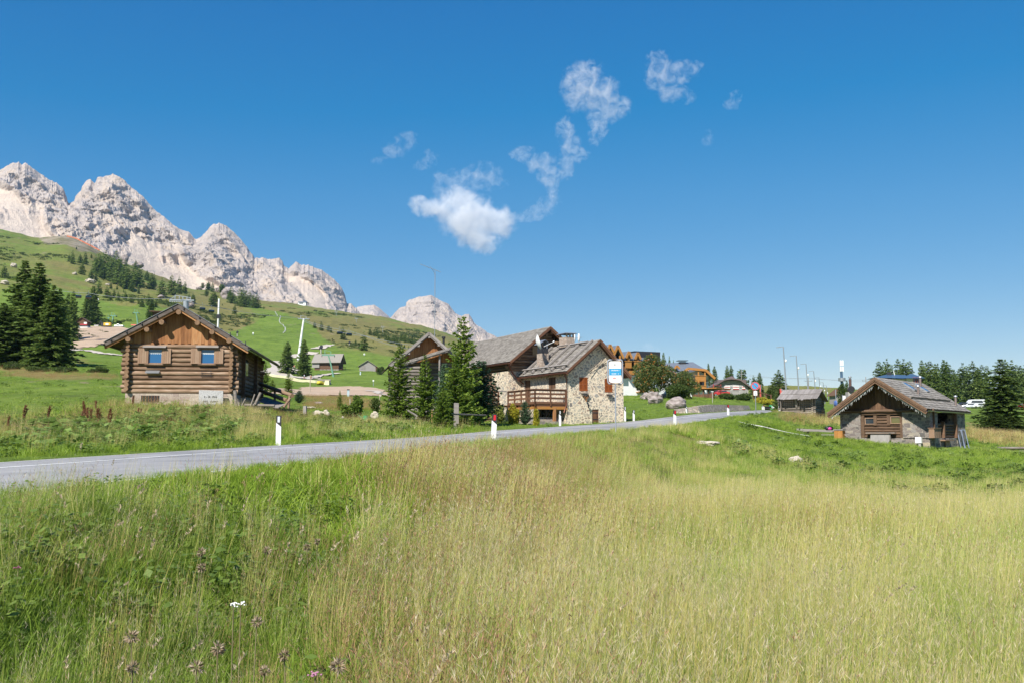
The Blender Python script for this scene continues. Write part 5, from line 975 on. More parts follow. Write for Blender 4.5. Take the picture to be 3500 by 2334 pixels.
mb = MB(); vboards(mb, 'x', XL - .1, XR + .1, 0, lambda t: zt - 1.0, lambda t: brf(t) - .14, .2, m=0); BM.part('gable', mb, boards)
for X_, Y_ in ((757,345),(628,447),(873,440),(512,538)): p = BM.pick(Z5(X_, Y_), y=yv + .1); mb = MB(); mb.box(p.x - .1, p.x + .1, yv, .1, p.z - .16, p.z + .1); BM.part('purlin', mb, gplank)
mb = MB(); logrow(mb, 'x', XL, XR, 0, gz + 1.2, zt - .1, .27, [(XR - 2.2, XR - .3, gz + 2.0, gz + 3.4)], jut=.35); logrow(mb, 'y', 0, 9, XL, gz + 1.2, zt + .3, .27, jut=.35, m=2, ph=.5); logrow(mb, 'y', 0, 9, XR, gz + 1.2, zt + .3, .27, jut=.35, m=2, ph=.5); mb.box(XL + .15, XR - .15, .15, .2, gz, zt, 3); BM.part('wall', mb, [greyx, greyend, greyy, black])
mb = MB(); mb.box(XL - .1, XR + .1, -.1, 9, gz - 1, gz + 1.2); BM.part('stone_base', mb, stoneA)
# lean-to roof across the front, its high side on the right
pa, pb, pc, pd = BM.pick(Z5(400, 700), y=-1.9), BM.pick(Z5(1003, 512), y=-1.9), BM.pick(Z5(990, 490), y=-.3), BM.pick(Z5(480, 635), y=-.3)
mb = MB(); mb.hexa([tuple(pa - Vector((0, 0, .08))), tuple(pb - Vector((0, 0, .08))), tuple(pc - Vector((0, 0, .08))), tuple(pd - Vector((0, 0, .08))), tuple(pa), tuple(pb), tuple(pc), tuple(pd)], 1)
U = (pb - pa); Dv = ((pd - pa) + (pc - pb)) / 2; shingles(mb, pa, U, U.length, Dv, Dv.length, 6, .25, jag=.08); BM.part('porch_roof', mb, [shing, gplank])
for X_ in (725, 880): p = BM.pick(Z5(X_, 600), y=-1.6); mb = MB(); mb.tube([(p.x, -1.6, gz + 1), (p.x, -1.6, pa.z + (pb.z - pa.z) * (p.x - pa.x) / (pb.x - pa.x) - .1)], .08, 7); BM.part('porch_post', mb, gplank)
mb = MB(); p = BM.pick(Z5(540, 700), y=-1.6); logrow(mb, 'x', XL, p.x + .3, -1.6, gz + .9, p.z, .27, jut=.4); BM.part('porch_wall', mb, [greyx, greyend])
p = BM.pick(Z5(928, 400), y=3.5); mb = MB(); mb.tube([(p.x, 3.5, p.z - 1.2), (p.x, 3.5, p.z + .2)], .1, 8); mb.tube([(p.x, 3.5, p.z + .2), (p.x, 3.5, p.z + .35)], .16, 8); BM.part('stovepipe', mb, dmetal)
p = BM.world(0, 3); q = P(*Z5(820, 330), 82); e = empty('aerial_mast', q, 0, 'thin aerial mast with crossed antenna rods on the barn roof', 'aerial'); mb = MB(); mb.tube([(0, 0, -.6), (0, 0, 5.3)], .03, 5); mb.build('mast', [metal], e)
mb = MB(); mb.tube([(-1.3, 0, 6.1), (.5, 0, 5.4)], .018, 4); mb.tube([(-.4, -.2, 5.9), (0, .2, 5.2)], .018, 4)
for k in range(6): x_ = -1.2 + .3 * k; z_ = 6.06 - .116 * k * 1.0; mb.tube([(x_, -.35, z_), (x_, .35, z_)], .01, 4)
mb.tube([(0, 0, 5.2), (0, 0, 5.6)], .02, 4); mb.build('antenna', [metal], e)

# ---------------------------------------------------------------- 5. stone and log cabin on the right
c0 = (ray(3181, 1450)[0] * 66, 66.0); RA = math.atan2(-.64, .77); RW = 6.14; RC = House('stone_log_cabin', c0[0] - RW * .77, c0[1] + RW * .64, RA, 'stone and log cabin with a fringed carved verge and grey shingle roof on the right', 'cabin'); yv = -1.35; RL = 8.2
A = RC.pick(ZR(684, 290), y=yv); Bl = RC.pick(ZR(160, 688), y=yv); Br = RC.pick(ZR(1262, 640), y=yv); gz = min(RC.ground(RW, 0), RC.ground(RW, RL), RC.ground(0, 0)) - .8
rrf = lambda x: (Bl.z + (A.z - Bl.z) * (x - Bl.x) / (A.x - Bl.x)) if x < A.x else (A.z + (Br.z - A.z) * (x - A.x) / (Br.x - A.x))
gable_roof(RC, Bl.x, Bl.z, A.x, A.z, Br.x, Br.z, yv, 9.4, .12, shing, 13, .26)
verge = mat('stained verge board', [(.085,.048,.03),(.155,.09,.055),(.23,.145,.09)], sc=(.5,2,2), ns=5, wi=.3, bump=.3)
for B_ in (Bl, Br):
    mb = MB(); mb.beam((A.x, yv - .03, A.z - .10), (B_.x, yv - .03, B_.z - .10), .05, .24); mb.beam((A.x, yv + .02, A.z - .28), (B_.x, yv + .02, B_.z - .28), .04, .2); L_ = (Vector((B_.x, 0, B_.z)) - Vector((A.x, 0, A.z)))
    n = 36
    for k in range(n): c = Vector((A.x, yv - .06, A.z - .13)) + L_ * (k + .5) / n; mb.blob(c, (.07, .02, .045), n=4, jag=0, sm=False, m=1)
    RC.part('verge_board', mb, [verge, darkx])
icicle = plain('white lace trim', (.70,.70,.68), .7); rr_ = random.Random(8)
for B_ in (Bl, Br):
    mb = MB(); L_ = Vector((B_.x, 0, B_.z)) - Vector((A.x, 0, A.z))
    for k in range(90):
        c = Vector((A.x, yv + .12, A.z - .42)) + L_ * (.06 + .9 * (k + rr_.random()) / 90); h_ = rr_.choice((.06, .1, .16, .24)); dx = rr_.uniform(-.07, .07)
        mb.tube([c, c + Vector((dx, 0, -h_))], [.016, .006], 4, cap=False)
        if k % 3 == 0: mb.tube([c + Vector((-.06, 0, -.03)), c + Vector((.06, 0, -.06))], .01, 4, cap=False)
    RC.part('hanging_fringe', mb, icicle)
zbm = RC.pick(ZR(600, 665), y=0).z
mb = MB(); vboards(mb, 'x', -.1, RW + .1, 0, lambda t: zbm, lambda t: rrf(t) - .14, .13, m=0); RC.part('gable', mb, dboards)
mb = MB(); mb.log((-.3, -.12, zbm - .02), (RW + .3, -.12, zbm - .02), .12); RC.part('tie_beam', mb, [darkx, logend])
P_ = lambda X_, Y_: RC.pick(ZR(X_, Y_), y=0)
xl, xr_ = P_(532, 800).x, P_(1000, 800).x; zb1 = P_(760, 965).z
mb = MB(); mb.box(-.05, xl, -.10, .6, gz, zbm - .12); mb.box(xl, RW + .0, -.05, .5, gz, zb1); SH_ = mb; mb.box(xr_, RW, -.12, .6, zb1, zbm - .1); mb.box(RW - .6, RW + .04, .6, 1.5, gz, zbm + .1)
qd = RC.pick(ZR(1330, 965), x=RW); q1 = RC.pick(ZR(1600, 965), x=RW); mb.box(RW - .5, RW + .02, 1.5, q1.y, gz, qd.z); mb.box(RW - .6, RW + .05, q1.y, RL, gz, zbm + .1); mb.box(0, .5, .6, RL, gz, zbm); mb.box(0, RW, RL - .4, RL, gz, zbm)
RC.part('stone_wall', mb, stoneB)
w1, w2, w3, w4 = P_(582, 748), P_(675, 806), P_(868, 732), P_(970, 800)
mb = MB(); logrow(mb, 'x', xl + .1, xr_, .12, zb1, zbm - .1, .205, [(w1.x - .1, w2.x + .08, w2.z - .05, w1.z + .3), (w3.x - .1, w4.x + .1, w4.z - .05, w3.z + .3)], jut=0); mb.box(xl, xr_, .22, .26, zb1, zbm, 2)
logrow(mb, 'y', 1.5, q1.y, RW - .18, qd.z, RC.pick(ZR(1450, 800), x=RW).z, .205, jut=0); RC.part('log_wall', mb, [darkx, logend, black])
for X_ in (550, 692, 842, 985): x_ = P_(X_, 800).x; mb = MB(); zt_, zb_ = (zbm - .1, zb1) if X_ in (550, 985) else (zbm - .1, P_(700, 825).z); mb.box(x_ - .11, x_ + .11, -.04, .1, zb_, zt_); RC.part('post', mb, darkx)
mb = MB(); mb.log((xl, .0, zbm - .22), (xr_, .0, zbm - .22), .09); RC.part('lintel', mb, [darkx, logend])
for a, b, gm in ((w1, w2, glass), (w3, w4, glassm('greenish glass', (.10,.095,.03)))):
    f = MB(); e_ = .05; f.box(a.x - e_, b.x + e_, -.02, .14, a.z, a.z + e_); f.box(a.x - e_, b.x + e_, -.05, .14, b.z - e_, b.z); f.box(a.x - e_, a.x, -.02, .14, b.z, a.z); f.box(b.x, b.x + e_, -.02, .14, b.z, a.z); w_ = f.build('window', [shut], RC.r); g = MB(); g.box(a.x, b.x, .06, .08, b.z, a.z); g.build('pane', [gm], w_)
for Y_ in (1345, 1455, 1595):
    p = RC.pick(ZR(Y_, 850), x=RW + .02); mb = MB(); zt_ = rrf(RW) - .2 if Y_ != 1455 else RC.pick(ZR(1455, 785), x=RW).z; mb.box(RW - .1, RW + .1, p.y - .1, p.y + .1, qd.z, zt_); RC.part('porch_post', mb, darkx if Y_ == 1345 else verge)
mb = MB(); mb.box(RW - 2.0, RW - 1.9, 1.5, q1.y, qd.z, zbm + .2); RC.part('porch_back_wall', mb, dboards)
p = RC.pick(ZR(1318, 965), x=RW + .25); p2 = RC.pick(ZR(1390, 860), x=RW + .25); mb = MB(); vboards(mb, 'y', p.y, p2.y, RW + .45, lambda t: p.z, lambda t: p2.z, .12); mb.box(RW + .1, RW + .42, p.y, p2.y, p.z, p2.z); mb.box(RW + .05, RW + .5, p.y - .05, p2.y + .05, p2.z, p2.z + .04); RC.part('porch_cupboard', mb, shut)
p, p2 = RC.pick(ZR(1425, 985), x=RW + .03), RC.pick(ZR(1520, 1085), x=RW + .03); mb = MB(); mb.box(RW, RW + .04, p.y, p2.y, p2.z, p.z - .1, 1); mb.box(RW, RW + .35, p.y - .1, p2.y + .1, p.z - .08, p.z, 0); mb.box(RW + .05, RW + .1, (p.y + p2.y) / 2 - .1, p2.y - .05, p2.z, p.z - .1, 0); RC.part('wood_store', mb, [shut, black])
gz2 = RC.ground(3, -.5); a, b = P_(655, 925), P_(875, 1055); mb = MB(); mb.hexa([(a.x, -.45, b.z - .15), (b.x, -.45, b.z - .15), (b.x, -.15, b.z - .15), (a.x, -.15, b.z - .15), (a.x, -.30, a.z), (b.x - .08, -.30, a.z), (b.x - .08, -.13, a.z), (a.x, -.13, a.z)]); RC.part('cellar_hatch', mb, gboards)
a, b = P_(608, 905), P_(930, 898); mb = MB(); mb.box(a.x, b.x, -.42, -.08, a.z - .05, a.z); mb.box(b.x - .45, b.x - .35, -.3, -.15, a.z - .55, a.z - .05); RC.part('wall_bench', mb, gplank)
a, b = RC.pick(ZR(1142, 955), y=-.6), RC.pick(ZR(1213, 1022), y=-.6); wl = RC.world((a.x + b.x) / 2, -.6); zg_ = h1(wl.x, wl.y); e = empty('meter_box', (wl.x, wl.y, zg_), RA, 'pale grey meter box on a post before the stone corner of the right cabin', 'box'); w_ = (b.x - a.x) / 2
mb = MB(); mb.box(-w_, w_, -.12, .12, b.z - zg_, a.z - zg_); mb.box(-w_ + .04, w_ - .04, -.13, -.12, b.z - zg_ + .04, a.z - zg_ - .04); mb.build('box', white, e); mb = MB(); mb.box(-.02, .14, -.06, .06, -.2, b.z - zg_); mb.build('post', conc, e)
for i, (X_, Y0, Y1, f_) in enumerate(((1173, 505, 385, .0), (1198, 430, 285, 1.0), (1590, 570, 500, 2.0))):
    x_ = (A.x + Br.x) / 2 + (-.0, -.9, 1.1)[i]; p = RC.pick(ZR(X_, Y0), x=x_); mb = MB(); zt_ = RC.pick(ZR(X_, Y1 + 12), x=x_).z; z0_ = rrf(x_) - .1; mb.tube([(x_, p.y, z0_), (x_, p.y, zt_)], .085, 8); c_ = RC.part('stovepipe', mb, plain('rusty pipe', (.22,.17,.15), .6, .3)); m_ = MB(); m_.tube([(x_, p.y, zt_ + .02), (x_, p.y, zt_ + .1), (x_, p.y, zt_ + .16)], [.14, .14, .02], 8); m_.build('cap', [metal], c_)
Dr = Vector((A.x - Br.x, 0, A.z - Br.z)); nr = Vector((Dr.z, 0, -Dr.x)).normalized(); nr = nr if nr.z > 0 else -nr
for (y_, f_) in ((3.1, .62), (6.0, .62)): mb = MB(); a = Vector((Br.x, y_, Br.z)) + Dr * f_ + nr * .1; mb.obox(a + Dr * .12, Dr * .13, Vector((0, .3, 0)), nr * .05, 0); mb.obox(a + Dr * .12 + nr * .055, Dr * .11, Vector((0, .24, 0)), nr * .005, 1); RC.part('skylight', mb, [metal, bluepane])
mb = MB(); a = Vector((Br.x, yv + .1, Br.z)) + Dr * .33 + nr * .12; mb.tube([a + Vector((0, .7 * k, .02 * math.sin(k * 3))) for k in range(14)], .07, 6, wob=.02); RC.part('snow_pole', mb, greyy)
gutter(RC, Br.x + .05, yv, 9.4, Br.z - .1, metal)
# ---------------------------------------------------------------- 6. old hay barn with a plank roof
c0 = P(2787, 1410, 96); OB = House('hay_barn', c0.x - 5.6 * .87, c0.y + 5.6 * .5, math.atan2(-.5, .87) , 'grey weathered log hay barn with a ragged plank roof between road and right cabin', 'barn')
gz = OB.ground(5.6, 0) - .5
# long side faces the camera: ridge runs along x
q0, q1, e0, e1 = OB.pick(Z8(835, 830), y=1.9), OB.pick(Z8(1418, 803), y=1.9), OB.pick(Z8(690, 975), y=-.9), OB.pick(Z8(1255, 940), y=-.9)
rz, ez = (q0.z + q1.z) / 2, (e0.z + e1.z) / 2; x0, x1 = e0.x, e1.x + .2; mb = MB(); U = Vector((1, 0, 0)); D = Vector((0, 2.8, rz - ez)); 
for lay, (f0, f1) in enumerate(((0, .56), (.50, 1.0))):
    x = x0
    while x < x1:
        w_ = random.uniform(.16, .26); jg = random.uniform(-.04, .03) - (.10 if random.random() < .12 else 0); a = Vector((x + w_ / 2, -.9, ez)) + D * (f0 + jg * (1 - lay)); b = Vector((x + w_ / 2, -.9, ez)) + D * (f1 + random.uniform(-.01, .03)); n_ = U.cross(D).normalized() * (.02 + .05 * lay + random.uniform(0, .012))
        mb.obox((a + b) / 2 + n_, U * (w_ / 2 - .006), (b - a) / 2, U.cross(D).normalized() * .014); x += w_
for lay in range(24): xx = x0 + (x1 - x0) * (lay + .5) / 24; mb.hexa([(xx - .12, 1.9, rz - .03), (xx + .11, 1.9, rz - .03), (xx + .11, 4.9, ez - .1), (xx - .12, 4.9, ez - .1), (xx - .12, 1.9, rz), (xx + .11, 1.9, rz), (xx + .11, 4.9, ez - .06), (xx - .12, 4.9, ez - .06)])
OB.part('roof', mb, gplank)
xa, xb = OB.pick(Z8(765, 1000), y=0).x, OB.pick(Z8(1240, 1000), y=0).x; mb = MB(); logrow(mb, 'x', xa, xb, 0, gz, ez + .15, .20, jut=.3, sag=.03); logrow(mb, 'x', xa, xb, 3.9, gz, ez, .20, jut=.3); z = gz + .1; i = 0
while z < rz - .15:
    f_ = max(0, (z - ez) / (rz - ez)); ya, yb = -.15 + 2.0 * f_, 4.1 - 2.0 * f_
    for xx in (xa, xb):
        if yb - ya > .2: mb.log((xx, ya - .15 * random.random(), z + random.uniform(-.02, .02)), (xx, yb + .15 * random.random(), z + random.uniform(-.03, .03)), .10 * random.uniform(.85, 1.05), 2, 1, 8)
    z += .19
mb.box(xa + .1, xb - .1, .1, 3.8, gz, ez, 3); OB.part('wall', mb, [greyx, greyend, greyy, black])
mb = MB(); p = OB.pick(Z8(985, 940), y=-.4); mb.beam((p.x, -.6, p.z), (p.x, -.15, OB.pick(Z8(990, 1080), y=-.2).z), .18, .08); mb.beam((p.x - .35, -.7, p.z - .1), (p.x + .3, -.2, p.z - .05), .1, .06); OB.part('loose_plank', mb, gplank)
for X_ in (760,): p = OB.pick(Z8(X_, 1060), y=-.5); mb = MB(); mb.tube([(p.x, -.5, p.z - .3), (p.x - .05, -.6, OB.pick(Z8(750, 985), y=-.6).z)], .05, 6); OB.part('prop', mb, greyy)
# ================================================================ FAR HOUSES, STREET FURNITURE, LIFTS, VEHICLES, STONES
def simple_house(name, label, cat, px, d, ang, W, Dp, zb, eave, ridge, wallm, roofm, along='y', over=.5, th=.15, shed=None):
    """gabled house: front-left corner at picture column px and depth d; ridge along y (gable in front) or along x"""
    u, _ = ray(px, 1350); h = House(name, u * d, d, ang, label, cat); g = min(h.ground(0, 0), h.ground(W, 0), h.ground(W, Dp)) - .4; zb = h.ground(W / 2, 0) if zb is None else zb; E_, R_ = zb + eave, zb + ridge
    mb = MB()
    if along == 'y': mb.prism([(0, 0, g), (W, 0, g), (W, 0, E_), (W / 2, 0, R_ - .1), (0, 0, E_)], (0, Dp, 0))
    else: mb.prism([(0, 0, g), (0, 0, E_), (0, Dp / 2, R_ - .1), (0, Dp, E_), (0, Dp, g)], (W, 0, 0))
    h.part('wall', mb, wallm); mb = MB(); k = (R_ - E_) / ((W if along == 'y' else Dp) / 2); eo = E_ - k * over
    if along == 'y':
        for a, b in (((-over, eo), (W / 2, R_)), ((W / 2, R_), (W + over, eo))): mb.hexa([(a[0], -over, a[1]), (b[0], -over, b[1]), (b[0], Dp + over, b[1]), (a[0], Dp + over, a[1]), (a[0], -over, a[1] + th), (b[0], -over, b[1] + th), (b[0], Dp + over, b[1] + th), (a[0], Dp + over, a[1] + th)])
    else:
        for a, b in (((-over, eo), (Dp / 2, R_)), ((Dp / 2, R_), (Dp + over, eo))): mb.hexa([(-over, a[0], a[1]), (W + over, a[0], a[1]), (W + over, b[0], b[1]), (-over, b[0], b[1]), (-over, a[0], a[1] + th), (W + over, a[0], a[1] + th), (W + over, b[0], b[1] + th), (-over, b[0], b[1] + th)])
    h.part('roof', mb, roofm); h.zb, h.E, h.R = zb, E_, R_; return h
def win(h, x0, x1, z0, z1, y=0, fm=None, ax='x', gm=None, dep=.08):
    f = MB(); e = .08
    def B(mb, a, b, c, d, y0, y1): mb.box(a, b, y0, y1, c, d) if ax == 'x' else mb.box(y0, y1, a, b, c, d)
    s = -1 if (ax == 'x' or True) else 1; ya, yb = (y - dep, y + .02) if ax == 'x' or y <= 0 else (y - .02, y + dep)
    B(f, x0 - e, x1 + e, z1, z1 + e, ya, yb); B(f, x0 - e, x1 + e, z0 - e, z0, ya, yb); B(f, x0 - e, x0, z0, z1, ya, yb); B(f, x1, x1 + e, z0, z1, ya, yb); B(f, (x0 + x1) / 2 - .03, (x0 + x1) / 2 + .03, z0, z1, ya, yb)
    w_ = f.build('window', [fm or white], h.r); g = MB(); B(g, x0, x1, z0, z1, (ya + yb) / 2 - .01, (ya + yb) / 2 + .01); g.build('pane', [gm or glass], w_); return w_
# two barns on the pasture
b = hit(1073, 1264); h = simple_house('wooden_barn', 'brown board barn with a grey roof behind the leaning green lift pylon', 'barn', 1073, b.y, -.12, 9.6, 6.0, b.z, 3.6, 6.3, dboards, shing, 'x', 1.0)
mb = MB(); mb.box(-.9, 2.0, -.35, -.05, b.z + .9, b.z + 3.2); h.part('side_bay', mb, gboards); mb = MB(); mb.box(5.6, 6.6, -.05, .0, b.z + 1.5, b.z + 2.3); h.part('window', mb, black); mb = MB(); mb.box(2.2, 9.7, -.25, 6.2, b.z - .6, b.z + .25); h.part('stone_base', mb, drystone)
mb = MB(); mb.box(9.7, 10.9, .5, 5.5, b.z + .2, b.z + .35); [mb.box(10.8, 10.9, .5 + k * 1.2, .6 + k * 1.2, b.z + .3, b.z + 1.3) for k in range(5)]; mb.box(10.8, 10.9, .5, 5.5, b.z + 1.25, b.z + 1.35); h.part('gallery', mb, dboards)
b = hit(1227, 1268); h = simple_house('wooden_barn', 'small silvery grey board barn standing alone on the pasture', 'barn', 1227, b.y, .15, 5.9, 5.5, b.z, 2.0, 3.9, gboards, shing, 'y', .5)
mb = MB(); mb.box(.4, 2.2, -.06, 0, b.z + .7, b.z + 2.0); h.part('door', mb, gplank); mb = MB(); mb.box(-.1, 6.0, -.2, 5.6, b.z - .8, b.z + .1); h.part('stone_base', mb, drystone); mb = MB(); mb.hexa([(5.9, 0, b.z), (7.0, 0, b.z), (7.0, 5, b.z), (5.9, 5, b.z), (5.9, 0, b.z + 2.0), (7.0, 0, b.z + 1.4), (7.0, 5, b.z + 1.4), (5.9, 5, b.z + 2.0)]); h.part('lean_to', mb, dboards)
# chalet and hut beside the paired spruces, hut behind the cabin ridge, top station
b = hit(262, 1100); h = simple_house('chalet', 'dark wooden chalet with red flower boxes between two spruces', 'house', 249, 425, .1, 4.9, 4, None, 3.3, 4.8, dboards, darkx, 'y', .7); b = Vector((0, 0, h.zb))
mb = MB(); mb.box(0, 4.9, -.7, 0, b.z + 1.5, b.z + 2.0); h.part('flower_balcony', mb, plain('red flowers', (.45,.05,.06), .8)); mb = MB(); mb.box(-.05, 4.95, -.05, 4.05, b.z - 1, b.z + 1.2); h.part('plaster_base', mb, render_w); mb = MB(); mb.box(3.6, 4.8, -.76, -.7, b.z + 2.0, b.z + 2.8); h.part('sign_board', mb, white)
b = hit(275, 1113); h = simple_house('wooden_hut', 'little wooden hut with a gable front below the dark chalet', 'hut', 266, b.y - 8, .1, 2.9, 3, None, 1.9, 3.0, dboards, darkx, 'y', .4)
b = P(550, 1078, 300); h = simple_house('kiosk', 'flat roofed brown kiosk showing above the left roof of the log cabin', 'hut', 513, 250, .1, 3.6, 3, h1(ray(513,1350)[0] * 250, 250), 0, 0, dboards, darkx, 'x', .6)
h.r['label'] = 'flat roofed brown kiosk showing above the left roof of the log cabin'; zt = ray(520, 1064)[1] * 250
bpy.data.objects.remove(h.r.children[0]); bpy.data.objects.remove(h.r.children[0]); mb = MB(); mb.box(0, 3.4, 0, 3, h.zb - .5, zt - .2); h.part('wall', mb, dboards); mb = MB(); mb.box(-.8, 4.2, -.8, 3.8, zt - .2, zt); h.part('roof', mb, darkx)
b = hit(1022, 1040); h = simple_house('lift_station', 'white upper lift station on the brown crest below the cliffs', 'building', 1012, b.y, 0, 12, 6, b.z, 3.5, 5, render_w, slate, 'x', .5); mb = MB(); mb.box(12.5, 16, 0, 3, b.z + 2.5, b.z + 3.2); [mb.box(x_, x_ + .5, 1, 1.5, b.z - 1, b.z + 3) for x_ in (12.8, 15.2)]; h.part('gantry', mb, dmetal); mb = MB(); mb.box(2, 8, -.1, 0, b.z + 1.2, b.z + 2.6); h.part('window', mb, glass)
# hotel with the dormers (left) and hotel with the hipped grey roof (right)
def z7p(x, y, d): return P(*z7(x, y), d)
HD = 185.0
def hz(y, d=HD): return ray(2200, 1100 + y / 3.618)[1] * d
H1 = House('hotel', ray(2040, 1350)[0] * 178, 178.0, .42, 'hotel with orange balconies and steep gabled dormers behind the stone house', 'hotel'); g = H1.ground(10, 0) - 1
ex = 11.6; ez1 = hz(470); mb = MB(); mb.box(0, ex, 0, 12, g, ez1); H1.part('wall', mb, render_w); mb = MB(); rz1 = hz(405); mb.hexa([(-1, -1.2, ez1 - .5), (ex + 1, -1.2, ez1 - .5), (ex + 1, 6, rz1), (-1, 6, rz1), (-1, -1.2, ez1 - .2), (ex + 1, -1.2, ez1 - .2), (ex + 1, 6, rz1 + .3), (-1, 6, rz1 + .3)]); mb.hexa([(-1, 6, rz1), (ex + 1, 6, rz1), (ex + 1, 13, ez1 - .5), (-1, 13, ez1 - .5), (-1, 6, rz1 + .3), (ex + 1, 6, rz1 + .3), (ex + 1, 13, ez1 - .2), (-1, 13, ez1 - .2)]); H1.part('roof', mb, slate)
for i, (X_, wid, top) in enumerate(((110, 80, 290), (205, 130, 303), (350, 66, 375), (460, 66, 390))):
    cx = H1.pick(z7(X_ + (10 if i < 2 else 0), 450), y=-1.6).x; hw_ = wid / 3.618 / F * HD / 2 * 1.08; zt = H1.pick(z7(X_, top), y=-1.6).z; zb_ = zt - (hw_ * 2.0); m_ = MB()
    for s in (-1, 1): m_.hexa([(cx + s * hw_, -1.9, zb_), (cx, -1.9, zt), (cx, 5, zt), (cx + s * hw_, 5, zb_), (cx + s * hw_, -1.9, zb_ + .22), (cx, -1.9, zt + .22), (cx, 5, zt + .22), (cx + s * hw_, 5, zb_ + .22)])
    H1.part('dormer_roof', m_, slate); m_ = MB()
    for s in (-1, 1): m_.beam((cx + s * (hw_ + .1), -1.95, zb_), (cx, -1.95, zt + .1), .12, .42); m_.box(cx + s * (hw_ - .45) - .12, cx + s * (hw_ - .45) + .12, -1.7, -1.4, zb_ - 1.8, zb_ + .5)
    H1.part('dormer_frame', m_, orange); m_ = MB(); m_.box(cx - hw_ + .3, cx + hw_ - .3, -.6, 2, zb_ - 2.2, zb_ + .3); m_.prism([(cx - hw_ + .3, -.55, zb_ + .3), (cx + hw_ - .3, -.55, zb_ + .3), (cx, -.55, zt - .3)], (0, 2, 0)); H1.part('dormer_wall', m_, darkx)
    bt = zb_ - 1.1 if i < 2 else H1.pick(z7(X_, 490), y=-1.6).z; m_ = MB(); m_.box(cx - hw_ - .1, cx + hw_ + .1, -1.75, -1.62, bt - 1.15, bt); m_.box(cx - hw_ - .1, cx + hw_ + .1, -1.7, 0, bt - 1.25, bt - 1.1); m_.box(cx - hw_ - .25, cx + hw_ + .2, -1.85, -1.6, bt, bt + .12); H1.part('balcony', m_, orange)
for X_, Y_ in ((375, 560), (400, 590), (510, 520), (560, 520)):
    p = H1.pick(z7(X_, Y_), y=0); win(H1, p.x - .5, p.x + .5, p.z - .7, p.z + .7, 0, orange)
for X0, X1, Y0, Y1 in ((360, 440, 600, 650), (495, 585, 800, 860)): a, b = H1.pick(z7(X0, Y0), y=-1.4), H1.pick(z7(X1, Y1), y=-1.4); m_ = MB(); m_.box(a.x, b.x, -1.5, -1.35, b.z, a.z); m_.box(a.x, b.x, -1.4, 0, b.z - .1, b.z); H1.part('balcony', m_, orange)
p = H1.pick(z7(520, 430), y=3); m_ = MB(); m_.box(p.x - 2.6, p.x + 3.2, 1.5, 6, ez1 - .6, p.z + .9); H1.part('roof_terrace', m_, dmetal)
H2 = House('hotel', ray(2296, 1350)[0] * 190, 190.0, .12, 'white hotel with a hipped blue-grey roof and orange balconies right of the rowan trees', 'hotel'); g = H2.ground(3, 0) - 1; p = lambda X_, Y_, y=0: H2.pick(z7(X_, Y_), y=y)
xR = p(1345, 800).x; eR = p(1330, 590).z; apx = p(1160, 492, 4).x; apz = p(1160, 492, 4).z; xL0 = p(880, 640).x; eL = p(880, 635).z
mb = MB(); mb.prism([(xL0, 0, g), (xR, 0, g), (xR, 0, eR - 1.2), (xR - 2, 0, eR - .1), (p(1215, 590).x, 0, eR - .1), (xL0, 0, eL)], (0, 9, 0)); H2.part('wall', mb, render_w); mb = MB()
A0, A1 = (xL0 - 1, 4.5, p(880, 512, 4.5).z), (apx, 4.5, apz); Bq = p(1310, 585, -1.5); C0 = p(1425, 690, -1.2); E0 = p(870, 640, -1.5)
mb.add([A0, A1, tuple(Bq), (p(1000, 640, -1.5).x, -1.5, E0.z), tuple(E0)], [(0, 4, 3, 2, 1)]); mb.add([A1, tuple(Bq), tuple(C0), (C0.x, 11, C0.z), (A1[0], 7.5, A1[2])], [(0, 1, 2, 3, 4)]); mb.add([A0, A1, (A1[0], 7.5, A1[2]), (C0.x, 11, C0.z), (E0.x, 11, E0.z)], [(0, 1, 2, 3, 4)]); H2.part('roof', mb, slate)
mb = MB(); mb.beam((Bq.x, -1.55, Bq.z - .15), (C0.x, -1.3, C0.z - .15), .15, .5); mb.beam((p(1090, 585, -1.5).x, -1.55, p(1090, 575, -1.5).z), (Bq.x, -1.55, Bq.z - .15), .15, .45); mb.beam((p(1090, 575, -1.5).x, -1.55, p(1090, 575, -1.5).z), (p(1000, 640, -1.5).x, -1.55, E0.z - .1), .15, .45); H2.part('verge_board', mb, orange)
for Y0, Y1, X0, X1 in ((665, 725, 1180, 1312), (790, 828, 1090, 1315)): a, b = p(X0, Y0, -1.3), p(X1, Y1, -1.3); m_ = MB(); m_.box(a.x, b.x, -1.4, -1.25, b.z, a.z); m_.box(a.x, b.x, -1.35, 0, b.z - .15, b.z); m_.box(a.x - .1, b.x + .1, -1.5, -1.2, a.z, a.z + .12); H2.part('balcony', m_, orange)
for X_ in (1218, 1298): a = p(X_, 590, -1.3); b = p(X_, 800, -1.3); m_ = MB(); m_.box(a.x - .13, a.x + .13, -1.42, -1.2, b.z, a.z); H2.part('balcony_post', m_, orange)
m_ = MB(); a, b, c = p(925, 578, -1.2), p(990, 578, -1.2), p(952, 540, -1.2); m_.beam(tuple(a), tuple(c), .2, .35); m_.beam(tuple(b), tuple(c), .2, .35); m_.prism([tuple(a), tuple(b), tuple(c)], (0, 3, 0), 1); H2.part('dormer', m_, [orange, slate])
for X_, Y_ in ((925, 670), (1275, 760), (925, 760), (1010, 760)): q = p(X_, Y_); win(H2, q.x - .6, q.x + .6, q.z - .8, q.z + .8, 0, shut)
q = p(1020, 500, 4); m_ = MB(); m_.box(q.x - .6, q.x + .6, 3.5, 4.6, q.z - 1.2, q.z + .1); m_.box(q.x - 1, q.x + 1, 3.2, 5, q.z + .3, q.z + .4); H2.part('chimney', m_, dmetal)
sg = plain('dark letters', (.05,.05,.05), .7); q = p(1305, 750)
mb = MB(); r3 = random.Random(5)
